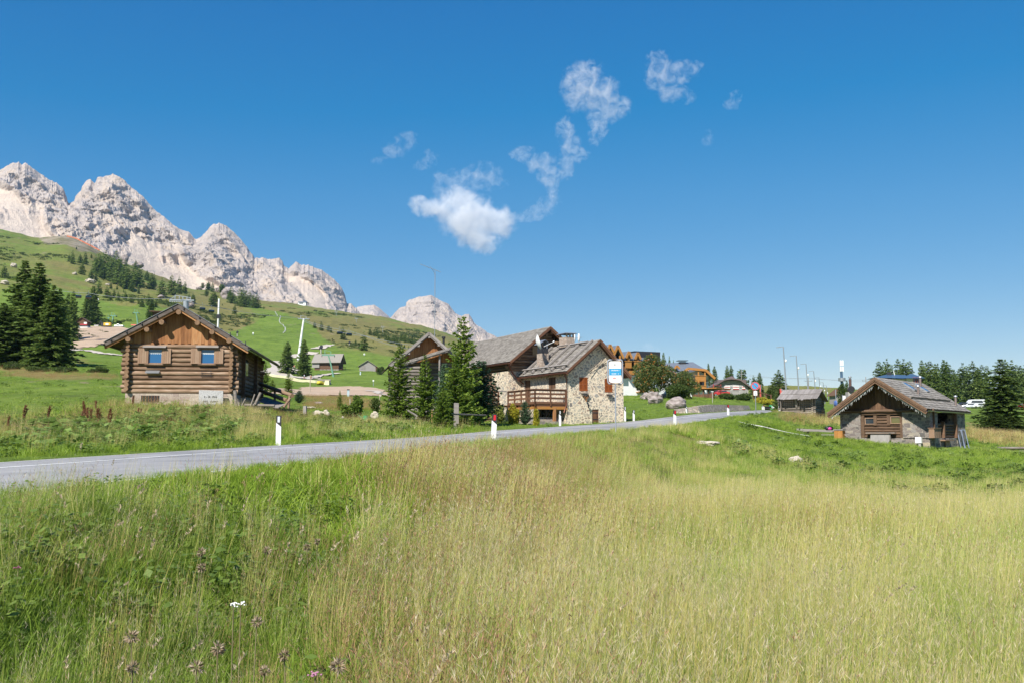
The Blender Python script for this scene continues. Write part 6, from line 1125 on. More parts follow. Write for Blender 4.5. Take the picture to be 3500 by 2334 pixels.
for z_, n_, x_ in ((q.z + .25, 5, q.x - .7), (p(1310, 772).z, 7, q.x - .3)):
    for k in range(n_): hh_ = r3.choice((.3, .3, .5)); mb.box(x_ + k * .3, x_ + k * .3 + .07, -.04, -.003, z_, z_ + hh_); mb.box(x_ + k * .3 + .07, x_ + k * .3 + .2, -.04, -.003, z_ + r3.choice((0, .22)), z_ + .28)
H2.part('worn_lettering', mb, sg)
# terrace with its long wooden fence, red car and stone house with striped shutters
a0, a1 = at(z7(1110, 0)[0], 160), at(z7(1405, 0)[0], 157); e = empty('terrace', a0, math.atan2(a1.y - a0.y, a1.x - a0.x), 'covered wooden terrace with a long brown board fence before the grey-roofed hotel', 'terrace'); L_ = (a1 - a0).length; hh = ray(z7(1200, 0)[0], 1100 + 832 / 3.618)[1] * 160 - a0.z
m_ = MB(); vboards(m_, 'x', 0, L_, 0, lambda t: -.5, lambda t: hh - .85, .35); m_.build('board_fence', redwood, e); m_ = MB(); m_.box(-1, L_ + 1, -.6, 4, hh, hh + .12); m_.build('canopy', orange, e); m_ = MB(); [m_.box(k * L_ / 5 - .1, k * L_ / 5 + .1, -.1, .1, -.3, hh) for k in range(6)]; m_.build('posts_frame', dboards, e); m_ = MB(); m_.beam((L_ * .13, -.8, 1.9), (L_ * .22, -.9, -.3), .12, .2); m_.build('leaning_board', white, e)
q = hit(*z7(1440, 915)); d_ = 238.0; S3 = House('stone_inn', ray(z7(1435, 0)[0], 1350)[0] * d_, d_, -.05, 'grey stone house with three windows between red and white striped shutters', 'house'); pk = lambda X_, Y_, y=0: S3.pick(z7(X_, Y_), y=y)
xr, zr, zlft = pk(1835, 800).x, pk(1625, 712), pk(1440, 790).z; g = S3.ground(3, 0) - 1.5; mb = MB(); mb.prism([(0, 0, g), (xr, 0, g), (xr, 0, pk(1830, 785).z), (pk(1745, 722).x, 0, pk(1745, 722).z), (pk(1545, 722).x, 0, pk(1545, 722).z), (0, 0, zlft)], (0, 11, 0)); S3.part('wall', mb, stoneC); mb = MB()
V_ = [pk(1405, 795, -1.2), pk(1545, 712, -1.2), pk(1630, 700, -1.2), pk(1735, 712, -1.2), pk(1885, 815, -1.2)]
for a, b in zip(V_, V_[1:]): mb.hexa([(a.x, -1.2, a.z - .12), (b.x, -1.2, b.z - .12), (b.x, 12, b.z - .12), (a.x, 12, a.z - .12), (a.x, -1.2, a.z + .2), (b.x, -1.2, b.z + .2), (b.x, 12, b.z + .2), (a.x, 12, a.z + .2)])
tp = pk(1625, 668, 4); mb.prism([(pk(1560, 700, 2).x, 1, V_[1].z), (pk(1700, 700, 2).x, 1, V_[3].z), (tp.x, 3, tp.z)], (0, 8, 0)); mb.box(pk(1455, 712, 5).x, pk(1810, 712, 5).x, 5, 11, V_[1].z - 1, pk(1500, 712, 5).z); S3.part('roof', mb, mat('brown roof sheet', [(.10,.07,.065),(.17,.13,.12)], ns=3, rough=.6))
rs = plain('red stripe', (.35,.05,.04), .7)
for X_ in (1522, 1628, 1740):
    a, b = pk(X_ - 14, 790), pk(X_ + 14, 826); win(S3, a.x, b.x, b.z, a.z, 0, white)
    for s in (-1, 1):
        m_ = MB(); xs = (a.x - .85, a.x - .1) if s < 0 else (b.x + .1, b.x + .85); hh_ = (a.z - b.z + .3) / 4
        for k in range(4): m_.box(xs[0], xs[1], -.12, -.04, b.z - .15 + k * hh_, b.z - .15 + (k + 1) * hh_, k % 2)
        m_.build('shutter', [rs, white], S3.r)
def fence_rails(name, label, pts, hgt, m, step=2.0, rails=2, th=.08, cat='fence'):
    o = Vector(pts[0]); e = empty(name, o, 0, label, cat)
    for a, b in zip(pts, pts[1:]):
        n = max(1, round((Vector(b) - Vector(a)).length / step))
        for k in range(n + 1): c = Vector(a).lerp(Vector(b), k / n) - o; m_ = MB(); m_.tube([c + Vector((0, 0, -.3)), c + Vector((random.uniform(-.03, .03), 0, hgt))], th, 6); m_.build('post', m, e)
        for r_ in range(rails): z_ = hgt * (.9 - .45 * r_); m_ = MB(); m_.tube([Vector(a) - o + Vector((0, 0, z_)), Vector(b) - o + Vector((0, 0, z_))], th * .7, 6); m_.build('rail', m, e)
    return e
fence_rails('red_rail_fence', 'red rail fence between the terrace and the stone house with striped shutters', [hit(*z7(1408, 925)), hit(*z7(1500, 925))], 2.2, rs, 4, 3, .09)
fence_rails('handrail_fence', 'brown wooden handrail going down behind the round parking sign', [hit(*z7(1900, 960)), hit(*z7(2120, 1030))], 1.6, redwood, 4, 2, .1)

# ---- vehicles
tyre = plain('tyre', (.02,.02,.02), .9)
def car(name, label, px, py, wpx, col, d=None, ang=0, kind='car', cat='car', L=4.3):
    g = hit(px, py) if d is None else at(px, d); e = empty(name, g, ang, label, cat); Wd = 1.8
    prof = {'car': [(0,.35),(0,.75),(.10,.88),(.26,.95),(.38,1.42),(.70,1.45),(.90,1.0),(1,.92),(1,.35)], 'van': [(0,.4),(0,1.0),(.10,1.25),(.24,2.0),(.30,2.35),(.97,2.4),(1,2.3),(1,.4)], 'pickup': [(0,.5),(0,1.0),(.22,1.1),(.32,1.7),(.52,1.72),(.56,1.1),(1,1.1),(1,.5)]}[kind]
    if kind == 'van': L = 5.8; Wd = 2.0
    mb = MB(); mb.prism([((x - .5) * L, -Wd / 2, z) for x, z in prof], (0, Wd, 0)); b_ = mb.build('body', plain(name + ' paint', col, .25, .1, .6), e); bm = b_.modifiers.new('bevel', 'BEVEL'); bm.width = .07; bm.segments = 2
    z0, z1 = (.98, 1.36) if kind == 'car' else ((1.35, 2.0) if kind == 'van' else (1.15, 1.6)); x0, x1 = (.33, .82) if kind == 'car' else ((.24, .9) if kind == 'van' else (.3, .5)); mb = MB()
    for s in (-1, 1): mb.prism([((x0 - .5) * L, s * (Wd / 2 + .005), z0), ((x1 - .5) * L, s * (Wd / 2 + .005), z0), ((x1 - .5 - .05) * L, s * (Wd / 2 + .005), z1), ((x0 - .5 + .06) * L, s * (Wd / 2 + .005), z1)], (0, .01 * s, 0))
    mb.build('side_window', glass, e)
    for sx in (-.31, .31):
        for s in (-1, 1): mb = MB(); mb.tube([(sx * L, s * (Wd / 2 - .2), .33), (sx * L, s * (Wd / 2 + .02), .33)], .33, 12); w_ = mb.build('wheel', tyre, e); m_ = MB(); m_.tube([(sx * L, s * (Wd / 2 + .02), .33), (sx * L, s * (Wd / 2 + .035), .33)], .2, 10); m_.build('rim', [metal], w_)
    return e
def ZS(x, y): return 3050 + x / 5.227, 1200 + y / 5.227
car('parked_van', 'white camper van parked in the row behind the right cabin roof', ZS(1465, 0)[0], 0, 0, (.75,.75,.75), 290, .1, 'van', 'van'); car('parked_car', 'white car in front of the parked camper van', ZS(1540, 0)[0], 0, 0, (.72,.74,.72), 272, .15)
car('parked_car', 'white estate car left of the camper van, half hidden by the roof', ZS(1385, 0)[0], 0, 0, (.70,.71,.74), 276, -.3); car('parked_car', 'black car with a red rear light just above the cabin roof edge', ZS(1260, 0)[0], 0, 0, (.03,.03,.035), 284, .1); car('parked_car', 'small red car cut off by the right picture edge', 3497, 0, 0, (.5,.04,.03), 262, 0); car('parked_car', 'pale car far right behind the big spruce', 3480, 0, 0, (.6,.62,.62), 285, .2)
car('red_car', 'red car parked before the stone house with striped shutters', z7(1495, 0)[0], 0, 0, (.5,.03,.03), 230, .05); b = hit(407, 1119); e = car('pickup_truck', 'white off-road truck numbered 17 above the bare soil mound', 407, 1119, 0, (.75,.75,.74), None, .05, 'pickup', 'truck'); text('door_number', '17', 1.1, black, e, (.55, -.93, 1.05), (math.pi / 2, 0, 0), .01)
g = hit(368, 1121); e = empty('excavator', g, 0, 'small yellow excavator with a dark engine block at the top of the bare soil', 'excavator'); ym = plain('machine yellow', (.62,.40,.03), .5); mb = MB(); mb.box(-1.6, 1.6, -1, 1, .9, 2.3); mb.build('body', ym, e); mb = MB(); mb.box(-2.9, -1.6, -1, 1, .6, 2.2); mb.build('engine', dmetal, e); mb = MB(); mb.box(-1.7, 1.6, -1.1, -.7, 0, .7); mb.box(-1.7, 1.6, .7, 1.1, 0, .7); mb.build('track', tyre, e); mb = MB(); mb.box(-.6, .7, -1.02, -1.0, 1.1, 1.9); mb.build('number_plate', white, e); mb = MB(); mb.beam((-2.3, 0, 1.8), (-3.4, 0, 3.2), .3, .3); mb.beam((-3.4, 0, 3.2), (-4.3, 0, .8), .25, .25); mb.build('arm', dmetal, e)
for px, py, w_, hh_, m_, lb in ((330, 1116, 16, 5, conc, 'grey concrete block left of the yellow excavator'), (457, 1113, 18, 4, plain('red barrier', (.5,.06,.03)), 'low red barrier behind the left roof edge of the cabin')):
    g = hit(px, py); s = g.y / F; e = empty('barrier_block', g, 0, lb, 'barrier'); mb = MB(); mb.hexa([(-w_ * s / 2, -.4, 0), (w_ * s / 2, -.4, 0), (w_ * s / 2, .4, 0), (-w_ * s / 2, .4, 0), (-w_ * s / 2, -.2, hh_ * s), (w_ * s / 2, -.2, hh_ * s), (w_ * s / 2, .2, hh_ * s), (-w_ * s / 2, .2, hh_ * s)]); mb.build('block', m_, e)

# ---- lifts
green_p = plain('pale green steel', (.16,.32,.22), .6); lsteel = plain('light steel', (.30,.33,.36), .5, .2)
def pylon(px, pb, pt, label, mt, lean=0, arm=3.0, r=.45, d=None, wheels=True, cat='lift pylon', name='lift_pylon'):
    g = hit(px, pb) if d is None else at(px, d); h = ray(px, pt)[1] * g.y - g.z; e = empty(name, g, .2, label, cat); dx = lean / F * g.y
    mb = MB(); mb.tube([(0, 0, -.5), (dx * .5, 0, h * .5), (dx, 0, h - .6)], [r, r * .75, r * .55], 12); mb.build('mast', mt, e); mb = MB(); mb.box(dx - arm, dx + arm, -.2, .2, h - .8, h - .35); mb.box(dx - arm * .6, dx - arm * .5, -.1, .1, h - .4, h + 1.0); mb.box(dx + arm * .35, dx + arm * .45, -.1, .1, h - .4, h + .5); mb.beam((dx - arm * .55, 0, h + 1.0), (dx + arm * .4, 0, h + .5), .12, .12); mb.build('cross_arm', lsteel if mt is not green_p else mt, e)
    if wheels:
        for s in (-1, 1):
            for k in range(5): m_ = MB(); yy = (k - 2) * .62; m_.tube([(dx + s * arm - .08, yy, h - .9), (dx + s * arm + .08, yy, h - .9)], .26, 8); m_.build('sheave', dmetal, e)
    return e
pylon(1019, 1233, 1086, 'tall white lift pylon with a dark wheel head right of the cabin', white, 16, 2.7, .75); pylon(1141, 1287, 1207, 'leaning green lift pylon in front of the brown barn', green_p, -20, 2.0, .34)
pylon(384, 1107, 1076, 'left green lift pylon behind the yellow excavator, with a broad head', green_p, 2, 1.5, .45); pylon(471, 1108, 1066, 'leaning green lift pylon above the left roof slope of the cabin', green_p, -7, 1.4, .42); pylon(370, 1106, 1083, 'short green post beside the left lift pylon', green_p, 0, .6, .35, wheels=False)
for px, pb, pt in ((1149, 1082, 1066), (1218, 1103, 1088), (1308, 1138, 1117), (1060, 1050, 1038)): pylon(px, pb, pt, {1149: 'thin chairlift pylon high on the crest, left of the other two', 1218: 'thin chairlift pylon on the middle of the brown crest slope', 1308: 'thin chairlift pylon above the row of spruces behind the barn', 1060: 'tiny lift pylon on the crest right of the white upper station'}[px], lsteel, 0, 2.0, .22)
for px, pb, pt in ((310, 832, 815), (390, 870, 858), (457, 912, 898), (527, 942, 927)): pylon(px, pb, pt, {310: 'drag lift pylon beside the orange safety net', 390: 'drag lift pylon on the skyline left of the rock towers', 457: 'drag lift pylon below the scree, second from the right on the skyline', 527: 'drag lift pylon farthest right on the left skyline'}[px], dmetal, 0, 2.6, .3, wheels=False)
# mast beside the cabin ridge, and the lift station head behind it
g = at(735, 400); h_ = ray(738, 1022)[1] * 400 - g.z; e = empty('camera_mast', g, 0, 'white mast with a dark box rising behind the right roof slope of the cabin', 'mast'); mb = MB(); mb.tube([(0, 0, 0), (.3, 0, h_)], .38, 8); mb.build('pole', white, e); mb = MB(); mb.box(-.4, 1.0, -.5, .5, h_ - 8.2, h_ - 6.6); mb.build('box', black, e)
g = at(600, 330); zt = ray(600, 1015)[1] * 330; e = empty('lift_bullwheel', g, .1, 'grey steel lift station head standing behind the log cabin ridge', 'lift station'); hh_ = zt - g.z; mb = MB(); mb.tube([(3.2, 0, 0), (2.2, 0, hh_ - 1.5)], .9, 12); mb.build('mast', lsteel, e)
mb = MB(); mb.box(-3.2, 5.0, -.3, .3, hh_ - 1.4, hh_ - 1.0); mb.beam((-1.5, 0, hh_ + .5), (3.8, 0, hh_ - .3), .2, .2); [mb.box(x_ - .12, x_ + .12, -.12, .12, hh_ - 1.2, hh_ + .4 - .12 * k) for k, x_ in enumerate((-1.4, 0, 1.2, 2.6, 3.7))]; mb.beam((-3.2, 0, hh_ - 1.2), (-1.4, 0, hh_ + .4), .15, .15); mb.build('gantry', lsteel, e); mb = MB(); [mb.tube([(-3 + .75 * k, -.15, hh_ - 1.6), (-3 + .75 * k, .15, hh_ - 1.6)], .3, 8) for k in range(10)]; mb.build('sheave_train', lsteel, e)
# cables as catenaries with chairs
def cable(label, pts, r=.05, n=24, sag=.02):
    mb = MB(); o = Vector(pts[0])
    for a, b in zip(pts, pts[1:]): a, b = Vector(a), Vector(b); L_ = (b - a).length; mb.tube([a.lerp(b, k / n) - o - Vector((0, 0, 4 * sag * L_ * (k / n) * (1 - k / n))) for k in range(n + 1)], r, 4, cap=False)
    c = mb.build('lift_cable', plain('steel rope', (.32,.33,.34), .5, .3), None, label=label, cat='cable'); c.location = o; return c
def chair(px, py, d, label, s=1.0):
    c = P(px, py, d); e = empty('lift_chair', c, .5, label, 'lift chair', 'chairs hanging from the lift cable'); mb = MB(); mb.tube([(0, 0, 3.4), (.1, 0, 1.6), (.9, 0, 1.4), (.9, 0, .2)], .07, 5); mb.tube([(.1, 0, 1.6), (-.9, 0, 1.4), (-.9, 0, .2)], .07, 5); mb.build('hanger', lsteel, e); mb = MB(); mb.box(-1.2, 1.2, -.4, .3, -.2, 0); mb.box(-1.2, 1.2, .25, .35, 0, .7); mb.build('seat', black, e)
    mb = MB(); n = 8; pr = [(-.5 - .55 * math.sin(math.pi * k / n) , -.2 + 1.25 * k / n) for k in range(n + 1)]; mb.add([(x, y, z) for x in (-1.25, 1.25) for y, z in pr], [(k, k + 1, k + n + 2, k + n + 1) for k in range(n)]); mb.build('bubble_hood', glassm('hood %d' % int(px), (.01,.02,.035)), e); e.scale = (s, s, s); return e
for px, py, lb in ((268, 1018, 'blue-hooded chair in front of the hillside, left of the dark spruce'), (302, 1020, 'open chair seen against the dark spruce'), (691, 1060, 'left one of two hooded chairs above the cabin roof'), (722, 1068, 'right one of two hooded chairs above the cabin roof'), (1160, 1142, 'left one of two chairs right of the white pylon'), (1192, 1147, 'right one of two chairs right of the white pylon')): chair(px, py, 320, lb, .72)
cable('thin lift cable crossing the slope from the left spruces to the ridge of the cabin', [P(150, 985, 325), P(302, 1003, 320), P(600, 1020, 300)], .06); cable('lift cable from the cabin ridge to the white pylon', [P(600, 1018, 300), P(722, 1047, 318), P(1019, 1087, 342), P(1192, 1131, 322), P(1420, 1180, 300), P(1560, 1215, 260)], .06); cable('lower lift cable running right from the white pylon behind the barn', [P(1040, 1100, 342), P(1250, 1150, 320), P(1480, 1200, 280)], .06)
cable('thin power line over the meadow crest between the lamp posts and the mast', [P(2560, 1285, 300), P(2766, 1290, 300), P(3100, 1303, 300)], .03); cable('second thin power line over the meadow crest', [P(2560, 1280, 300), P(2766, 1293, 300), P(3060, 1290, 300)], .03)
# orange safety net along the skyline
V = [hit(a, b) for a, b in ((229, 800), (262, 812), (300, 832), (340, 856))]; mb = MB(); o = V[0]
for a, b in zip(V, V[1:]): mb.beam(a - o + Vector((0, 0, .8)), b - o + Vector((0, 0, .8)), .1, 1.9)
c = mb.build('safety_net', plain('orange net', (.55,.16,.07), .8), None, label='orange safety net running down the skyline under the cliffs', cat='net'); c.location = o
def snowgun(px, pb, pt, label): g = hit(px, pb); h = (pb - pt) / F * g.y; e = empty('snow_cannon', g, 0, label, 'snow cannon'); mb = MB(); mb.tube([(0, 0, 0), (0, 0, h * .6)], h * .09, 6); mb.build('stand', conc, e); mb = MB(); mb.tube([(-h * .1, h * .25, h * .72), (h * .1, -h * .25, h * .86)], h * .21, 12); mb.build('fan_barrel', dmetal, e); return e
snowgun(1097, 1208, 1181, 'covered snow cannon on a stand beside the upper gravel path'); snowgun(1194, 1182, 1166, 'snow cannon up the slope below the two chairs'); snowgun(811, 1150, 1132, 'snow cannon above the right roof slope of the log cabin')
# sagging net line down the slope
c = ribbon('track', [(940, 1065), (960, 1085), (955, 1100), (975, 1125), (968, 1140)], [.8, .6, .8], plain('pale track', (.36,.37,.32), .8), .3)
# long yellow cushions and crash pads beside the path
padm = plain('pale yellow pad', (.62,.58,.28), .6); yb = plain('yellow tarp', (.66,.52,.05), .6); A_, B_ = hit(905, 1284), hit(1085, 1310); mb = MB(); d_ = B_ - A_
for k in range(14): a = A_ + d_ * k / 14; b = A_ + d_ * (k + .96) / 14; a.z, b.z = h1(a.x, a.y), h1(b.x, b.y); mb.beam(a - A_ + Vector((0, 0, .45)), b - A_ + Vector((0, 0, .45)), 1.0, .6, k % 4 == 9)
c = mb.build('crash_pad_row', [mat('cream pad', [(.66,.60,.36),(.72,.66,.46)], wi=.6), conc], None, label='long row of cream crash pads lying beside the gravel path', cat='barrier'); c.location = A_
g = hit(1104, 1314); s = g.y / F; e = empty('tarp_covered_load', g, 0, 'bright yellow and cream tarpaulins hung over a rack on the lawn', 'tarpaulin')
mb = MB(); mb.blob((-9 * s, 0, 5 * s), (13 * s, 2.4, 8 * s), 0, .2, 8, flat=-.6); mb.build('yellow_tarp', yb, e); mb = MB(); mb.hexa([(6 * s, -1.2, 0), (25 * s, -1.6, -.2), (26 * s, 1.6, 0), (6 * s, 1.2, 0), (9 * s, -.8, 14 * s), (22 * s, -.8, 14 * s), (22 * s, .8, 14 * s), (9 * s, .8, 14 * s)]); mb.build('cream_tarp', padm, e); mb = MB(); mb.beam((-18 * s, 0, 17 * s), (26 * s, 0, 16 * s), .5, .35); [mb.box(x_ * s - .1, x_ * s + .1, -.1, .1, 0, 16 * s) for x_ in (-16, 2, 24)]; mb.build('rack', gplank, e)

# ---- walkers on the path
def person(px, pb, hpx, label, shirt, legs, stride=.22, face=1):
    g = hit(px, pb); h = hpx / F * g.y; k = h / 1.75; e = empty('person', g, face, label, 'person')
    vs = [(0,0,.95),(0,0,1.2),(0,0,1.42),(0,0,1.52),(0,.01,1.66),(.0,.0,1.73),(-.09,0,.9),(-.09,stride,.5),(-.09,stride*.9,.07),(-.09,stride+.14,.03),(.09,0,.9),(.09,-stride*.6,.5),(.09,-stride*1.3,.09),(.09,-stride*1.1+.1,.03),(-.19,0,1.40),(-.24,-.1,1.12),(-.24,.05,.88),(-.24,.10,.80),(.19,0,1.40),(.24,.1,1.12),(.25,.22,.9),(.25,.27,.83)]
    ed = [(0,1),(1,2),(2,3),(3,4),(4,5),(0,6),(6,7),(7,8),(8,9),(0,10),(10,11),(11,12),(12,13),(2,14),(14,15),(15,16),(16,17),(2,18),(18,19),(19,20),(20,21)]
    rd = [.15,.14,.15,.06,.10,.06,.09,.065,.045,.04,.09,.065,.045,.04,.06,.045,.033,.04,.06,.045,.033,.04]
    me = bpy.data.meshes.new('person_body'); me.from_pydata([(x * k, y * k, z * k) for x, y, z in vs], ed, []); o = link('body', me, e); sk = o.modifiers.new('skin', 'SKIN'); ss = o.modifiers.new('sub', 'SUBSURF'); ss.levels = ss.render_levels = 1
    for i, v in enumerate(me.skin_vertices[0].data): v.radius = (rd[i] * k, rd[i] * k)
    me.skin_vertices[0].data[0].use_root = True; me.materials.append(plain('skin', (.50,.30,.21), .6))
    mb = MB(); mb.tube([(0, 0, .98 * k), (0, 0, 1.2 * k), (0, 0, 1.44 * k), (0, 0, 1.5 * k)], [.185 * k, .175 * k, .20 * k, .08 * k], 10); mb.tube([(-.17 * k, 0, 1.42 * k), (-.24 * k, -.08 * k, 1.16 * k)], [.09 * k, .075 * k], 8); mb.tube([(.17 * k, 0, 1.42 * k), (.24 * k, .08 * k, 1.16 * k)], [.09 * k, .075 * k], 8); mb.build('shirt', shirt, e)
    mb = MB(); mb.tube([(-.09 * k, 0, .98 * k), (-.09 * k, stride * k, .5 * k)], [.13 * k, .09 * k], 8); mb.tube([(.09 * k, 0, .98 * k), (.09 * k, -stride * .6 * k, .5 * k)], [.13 * k, .09 * k], 8); mb.build('trousers', legs, e)
    mb = MB(); mb.blob((0, -.02 * k, 1.68 * k), (.11 * k, .12 * k, .10 * k), n=6, jag=0); mb.build('hair', plain('dark hair', (.06,.04,.03), .8), e); return e
person(1040, 1295, 16.5, 'walker in a white shirt and red trousers on the gravel path', plain('white shirt', (.6,.65,.72)), plain('red trousers', (.4,.08,.08))); person(1063, 1297, 16.5, 'walker in orange clothes right of the white-shirted one', plain('orange shirt', (.6,.32,.12)), plain('orange shorts', (.55,.16,.04)), .15)
def post(name, px, pb, pt, wpx, label, m, cat='post', d=None, cap=None, sh='box'):
    g = hit(px, pb) if d is None else at(px, d); h = ray(px, pt)[1] * g.y - g.z; w_ = wpx / F * g.y / 2; e = empty(name, g, random.uniform(-.2, .2), label, cat); mb = MB()
    if sh == 'box': mb.hexa([(-w_, -w_, -.3), (w_, -w_, -.3), (w_, w_, -.3), (-w_, w_, -.3), (-w_ * .92, -w_ * .9, h), (w_ * .95, -w_ * .9, h - w_ * .15), (w_ * .95, w_ * .9, h), (-w_ * .92, w_ * .9, h)])
    else: mb.tube([(0, 0, -.3), (w_ * .3, 0, h * .5), (0, 0, h)], [w_, w_, w_ * .9], 8)
    mb.build('post', m, e)
    if cap: mb = MB(); mb.box(-w_ * 1.15, w_ * 1.15, -w_ * 1.15, w_ * 1.15, h, h + w_ * .7); mb.build('cap', cap, e)
    return e, h, w_
post('vent_pipe', 1190, 1354, 1332, 8, 'pale blue-grey pipe with a dark cap in the dry grass', plain('pale pipe', (.42,.52,.56)), 'pipe', cap=dmetal); post('vent_pipe', 1232, 1280, 1270, 4, 'short pale pipe before the small grey barn', plain('pale pipe b', (.5,.6,.64)), 'pipe'); post('vent_pipe', 254, 1127, 1117, 4, 'pale blue pipe on the edge of the bare soil mound', plain('pale pipe c', (.35,.55,.7)), 'pipe')
for px, pb, pt, wp, lb in ((1059, 1345, 1280, 2.6, 'thin grey metal pole right of the gravel path'), (1196, 1392, 1361, 4, 'pale wooden stake beside the bright green bush'), (1297, 1402, 1353, 2.4, 'thin bare stake beside the twiggy dark bush'), (1476, 1455, 1398, 2.8, 'orange wooden stake between the two grey fence posts'), (1689, 1415, 1345, 3, 'thin grey pole behind the red-topped marker post')): post('stake', px, pb, pt, wp, lb, plain('stake %d' % px, (.5,.28,.12) if px == 1476 else (.42,.36,.28), .8), 'stake', sh='tube')
for px, pb, pt, wp, lb in ((1042, 1425, 1386, 11, 'stubby weathered post with a pale top left of the garden'), (1425, 1436, 1372, 19, 'left one of the two tall grey fence posts before the young spruces'), (1559, 1466, 1376, 17, 'right one of the two tall grey fence posts, nearest the road')): post('fence_post', px, pb, pt, wp, lb, gplank if px > 1100 else gboards, 'post')
for a, b, lb in ((((1545, 1414), 52), ((1660, 1418), 57), 'thin log rail running right from the right fence post'), (((1424, 1420), 51), ((1395, 1402), 54), 'short broken rail beside the left fence post')): 
    a_, b_ = P(*a[0], a[1]), P(*b[0], b[1]); mb = MB(); mb.log(Vector((0, 0, 0)), b_ - a_, .05); c = mb.build('fence_rail', [greyx, greyend], None, label=lb, cat='rail'); c.location = a_
# stones in the garden
stone_m = mat('lichen boulder', [(.14,.115,.105),(.25,.205,.19),(.34,.29,.27),(.42,.38,.35)], ns=2.5, bump=.7, bs=9, bd=.05, detail=8, dirt=.4); pale_stone = mat('pale stone', [(.32,.28,.22),(.48,.42,.34),(.58,.52,.44)], ns=3, bump=.5, bs=10)
def rock(px, pb, w_, h_, label, m=stone_m, name='boulder', d=None, seed=1, jag=.5, depth=.75):
    g = hit(px, pb) if d is None else at(px, d); s = g.y / F; mb = MB(); mb.blob((0, 0, h_ * s * .42), (w_ * s / 2, w_ * s / 2 * depth, h_ * s * .6), 0, jag, 16, seed=seed, sm=False); o = mb.build(name, m, None, label=label, cat='boulder' if name == 'boulder' else 'stone'); o.location = g; return o
rock(2212, 1366, 46, 22, 'flat grey boulder farthest left of the group on the lawn', seed=3); rock(2236, 1378, 54, 40, 'tallest pinkish grey boulder in the middle of the lawn group', seed=5); rock(2276, 1358, 36, 15, 'low boulder behind the tall one, beside the dense shrub', seed=7); rock(2310, 1397, 66, 40, 'large rounded boulder nearest the road on the lawn', seed=11, jag=.25)
for i, (px, pb, w_, h_, lb) in enumerate(((1113, 1422, 24, 22, 'round pale stump-like stone in the roadside garden'), (1088, 1420, 40, 18, 'white stones edging the garden behind the stubby post'), (1168, 1438, 20, 16, 'grey stone left of the low leafy bush'), (1281, 1428, 26, 22, 'pale round stone pile below the twiggy bush'), (1327, 1446, 12, 10, 'small pale stone in the weeds left of the spruces'), (1502, 1458, 36, 10, 'flat stones lying at the foot of the small spruce'), (1060, 1395, 40, 7, 'flat pale slab in the grass behind the garden'), (1090, 1380, 30, 8, 'dark flat stack of slabs behind the garden'), (2722, 1585, 46, 26, 'pale limestone block half buried in the tan meadow'), (2410, 1522, 95, 16, 'long low pale stone slab at the top of the tan meadow'), (652, 1408, 14, 9, 'small white stone before the memorial slab'), (1300, 885+470, 10, 6, 'small stone at the end of the rubble strip'))): rock(px, pb, w_, h_, lb, pale_stone if 'dark' not in lb else stone_m, 'stone', seed=20 + i, depth=.6)
for i, (px, pb, w_, h_) in enumerate(((311, 968, 34, 16), (368, 977, 16, 8), (255, 940, 16, 9), (45, 915, 20, 14), (15, 972, 24, 12), (772, 1022, 38, 30), (648, 1052, 34, 26), (755, 1000, 30, 18), (680, 992, 24, 10), (425, 905, 26, 34), (470, 900, 36, 18), (550, 1020, 26, 10))): rock(px, pb, w_, h_, ['white crag below the dense spruce grove', 'small white rock right of the crag under the grove', 'flat pale rock left of the spruce grove', 'pale rock at the far left high on the slope', 'pale rock left of the big spruce tips', 'reddish crag in front of the knoll spruces', 'grey crag just right of the lift station head', 'crag at the foot of the knoll pine', 'low rock left of the knoll crag', 'rock tower standing in the scree above the skyline', 'ridge of dark rock lying in the scree', 'rock above the lone dark spruce behind the roof'][i], pale_stone if i < 5 else stone_m, 'crag', seed=50 + i, jag=.5, depth=.9)
# green slide on the playground, retaining wall, bins, flower bed
g = hit(*z7(560, 895)); s = g.y / F; e = empty('playground_slide', g, 0, 'green plastic slide beside the boulders before the hotel', 'slide'); gm = plain('green plastic', (.06,.42,.14), .4); mb = MB(); mb.beam((-10 * s, 0, .2), (14 * s, .6, 17 * s), 1.0, .12); mb.beam((-10 * s, -.5, .4), (14 * s, .1, 19 * s), .1, .35); mb.beam((-10 * s, .5, .4), (14 * s, 1.1, 19 * s), .1, .35); mb.build('chute', gm, e); mb = MB(); [mb.box(x_, x_ + .12, y_, y_ + .12, 0, 20 * s) for x_ in (14 * s, 24 * s) for y_ in (0, 1)]; mb.box(14 * s, 24 * s, 0, 1.1, 16 * s, 17 * s); mb.build('platform', redwood, e)
W_ = []; pxr = 1750 + F * RF[:, 0] / np.maximum(RF[:, 1], 1) * .995
for X_ in (1262, 1340, 1430, 1530, 1640, 1750, 1870, 1985):
    i = int(np.abs(np.where((RF[:, 1] > 60) & (RF[:, 1] < 112), pxr, 9e9) - z7(X_, 0)[0] - 8).argmin()); T_ = RF[i + 2] - RF[i - 2]; n_ = np.array([-T_[1], T_[0]]) / np.hypot(T_[0], T_[1]); q_ = RF[i, :2] + n_ * (2.2 if X_ < 1300 else 1.0); W_.append(Vector((q_[0], q_[1], h1(*q_))))
o = W_[0]; mb = MB()
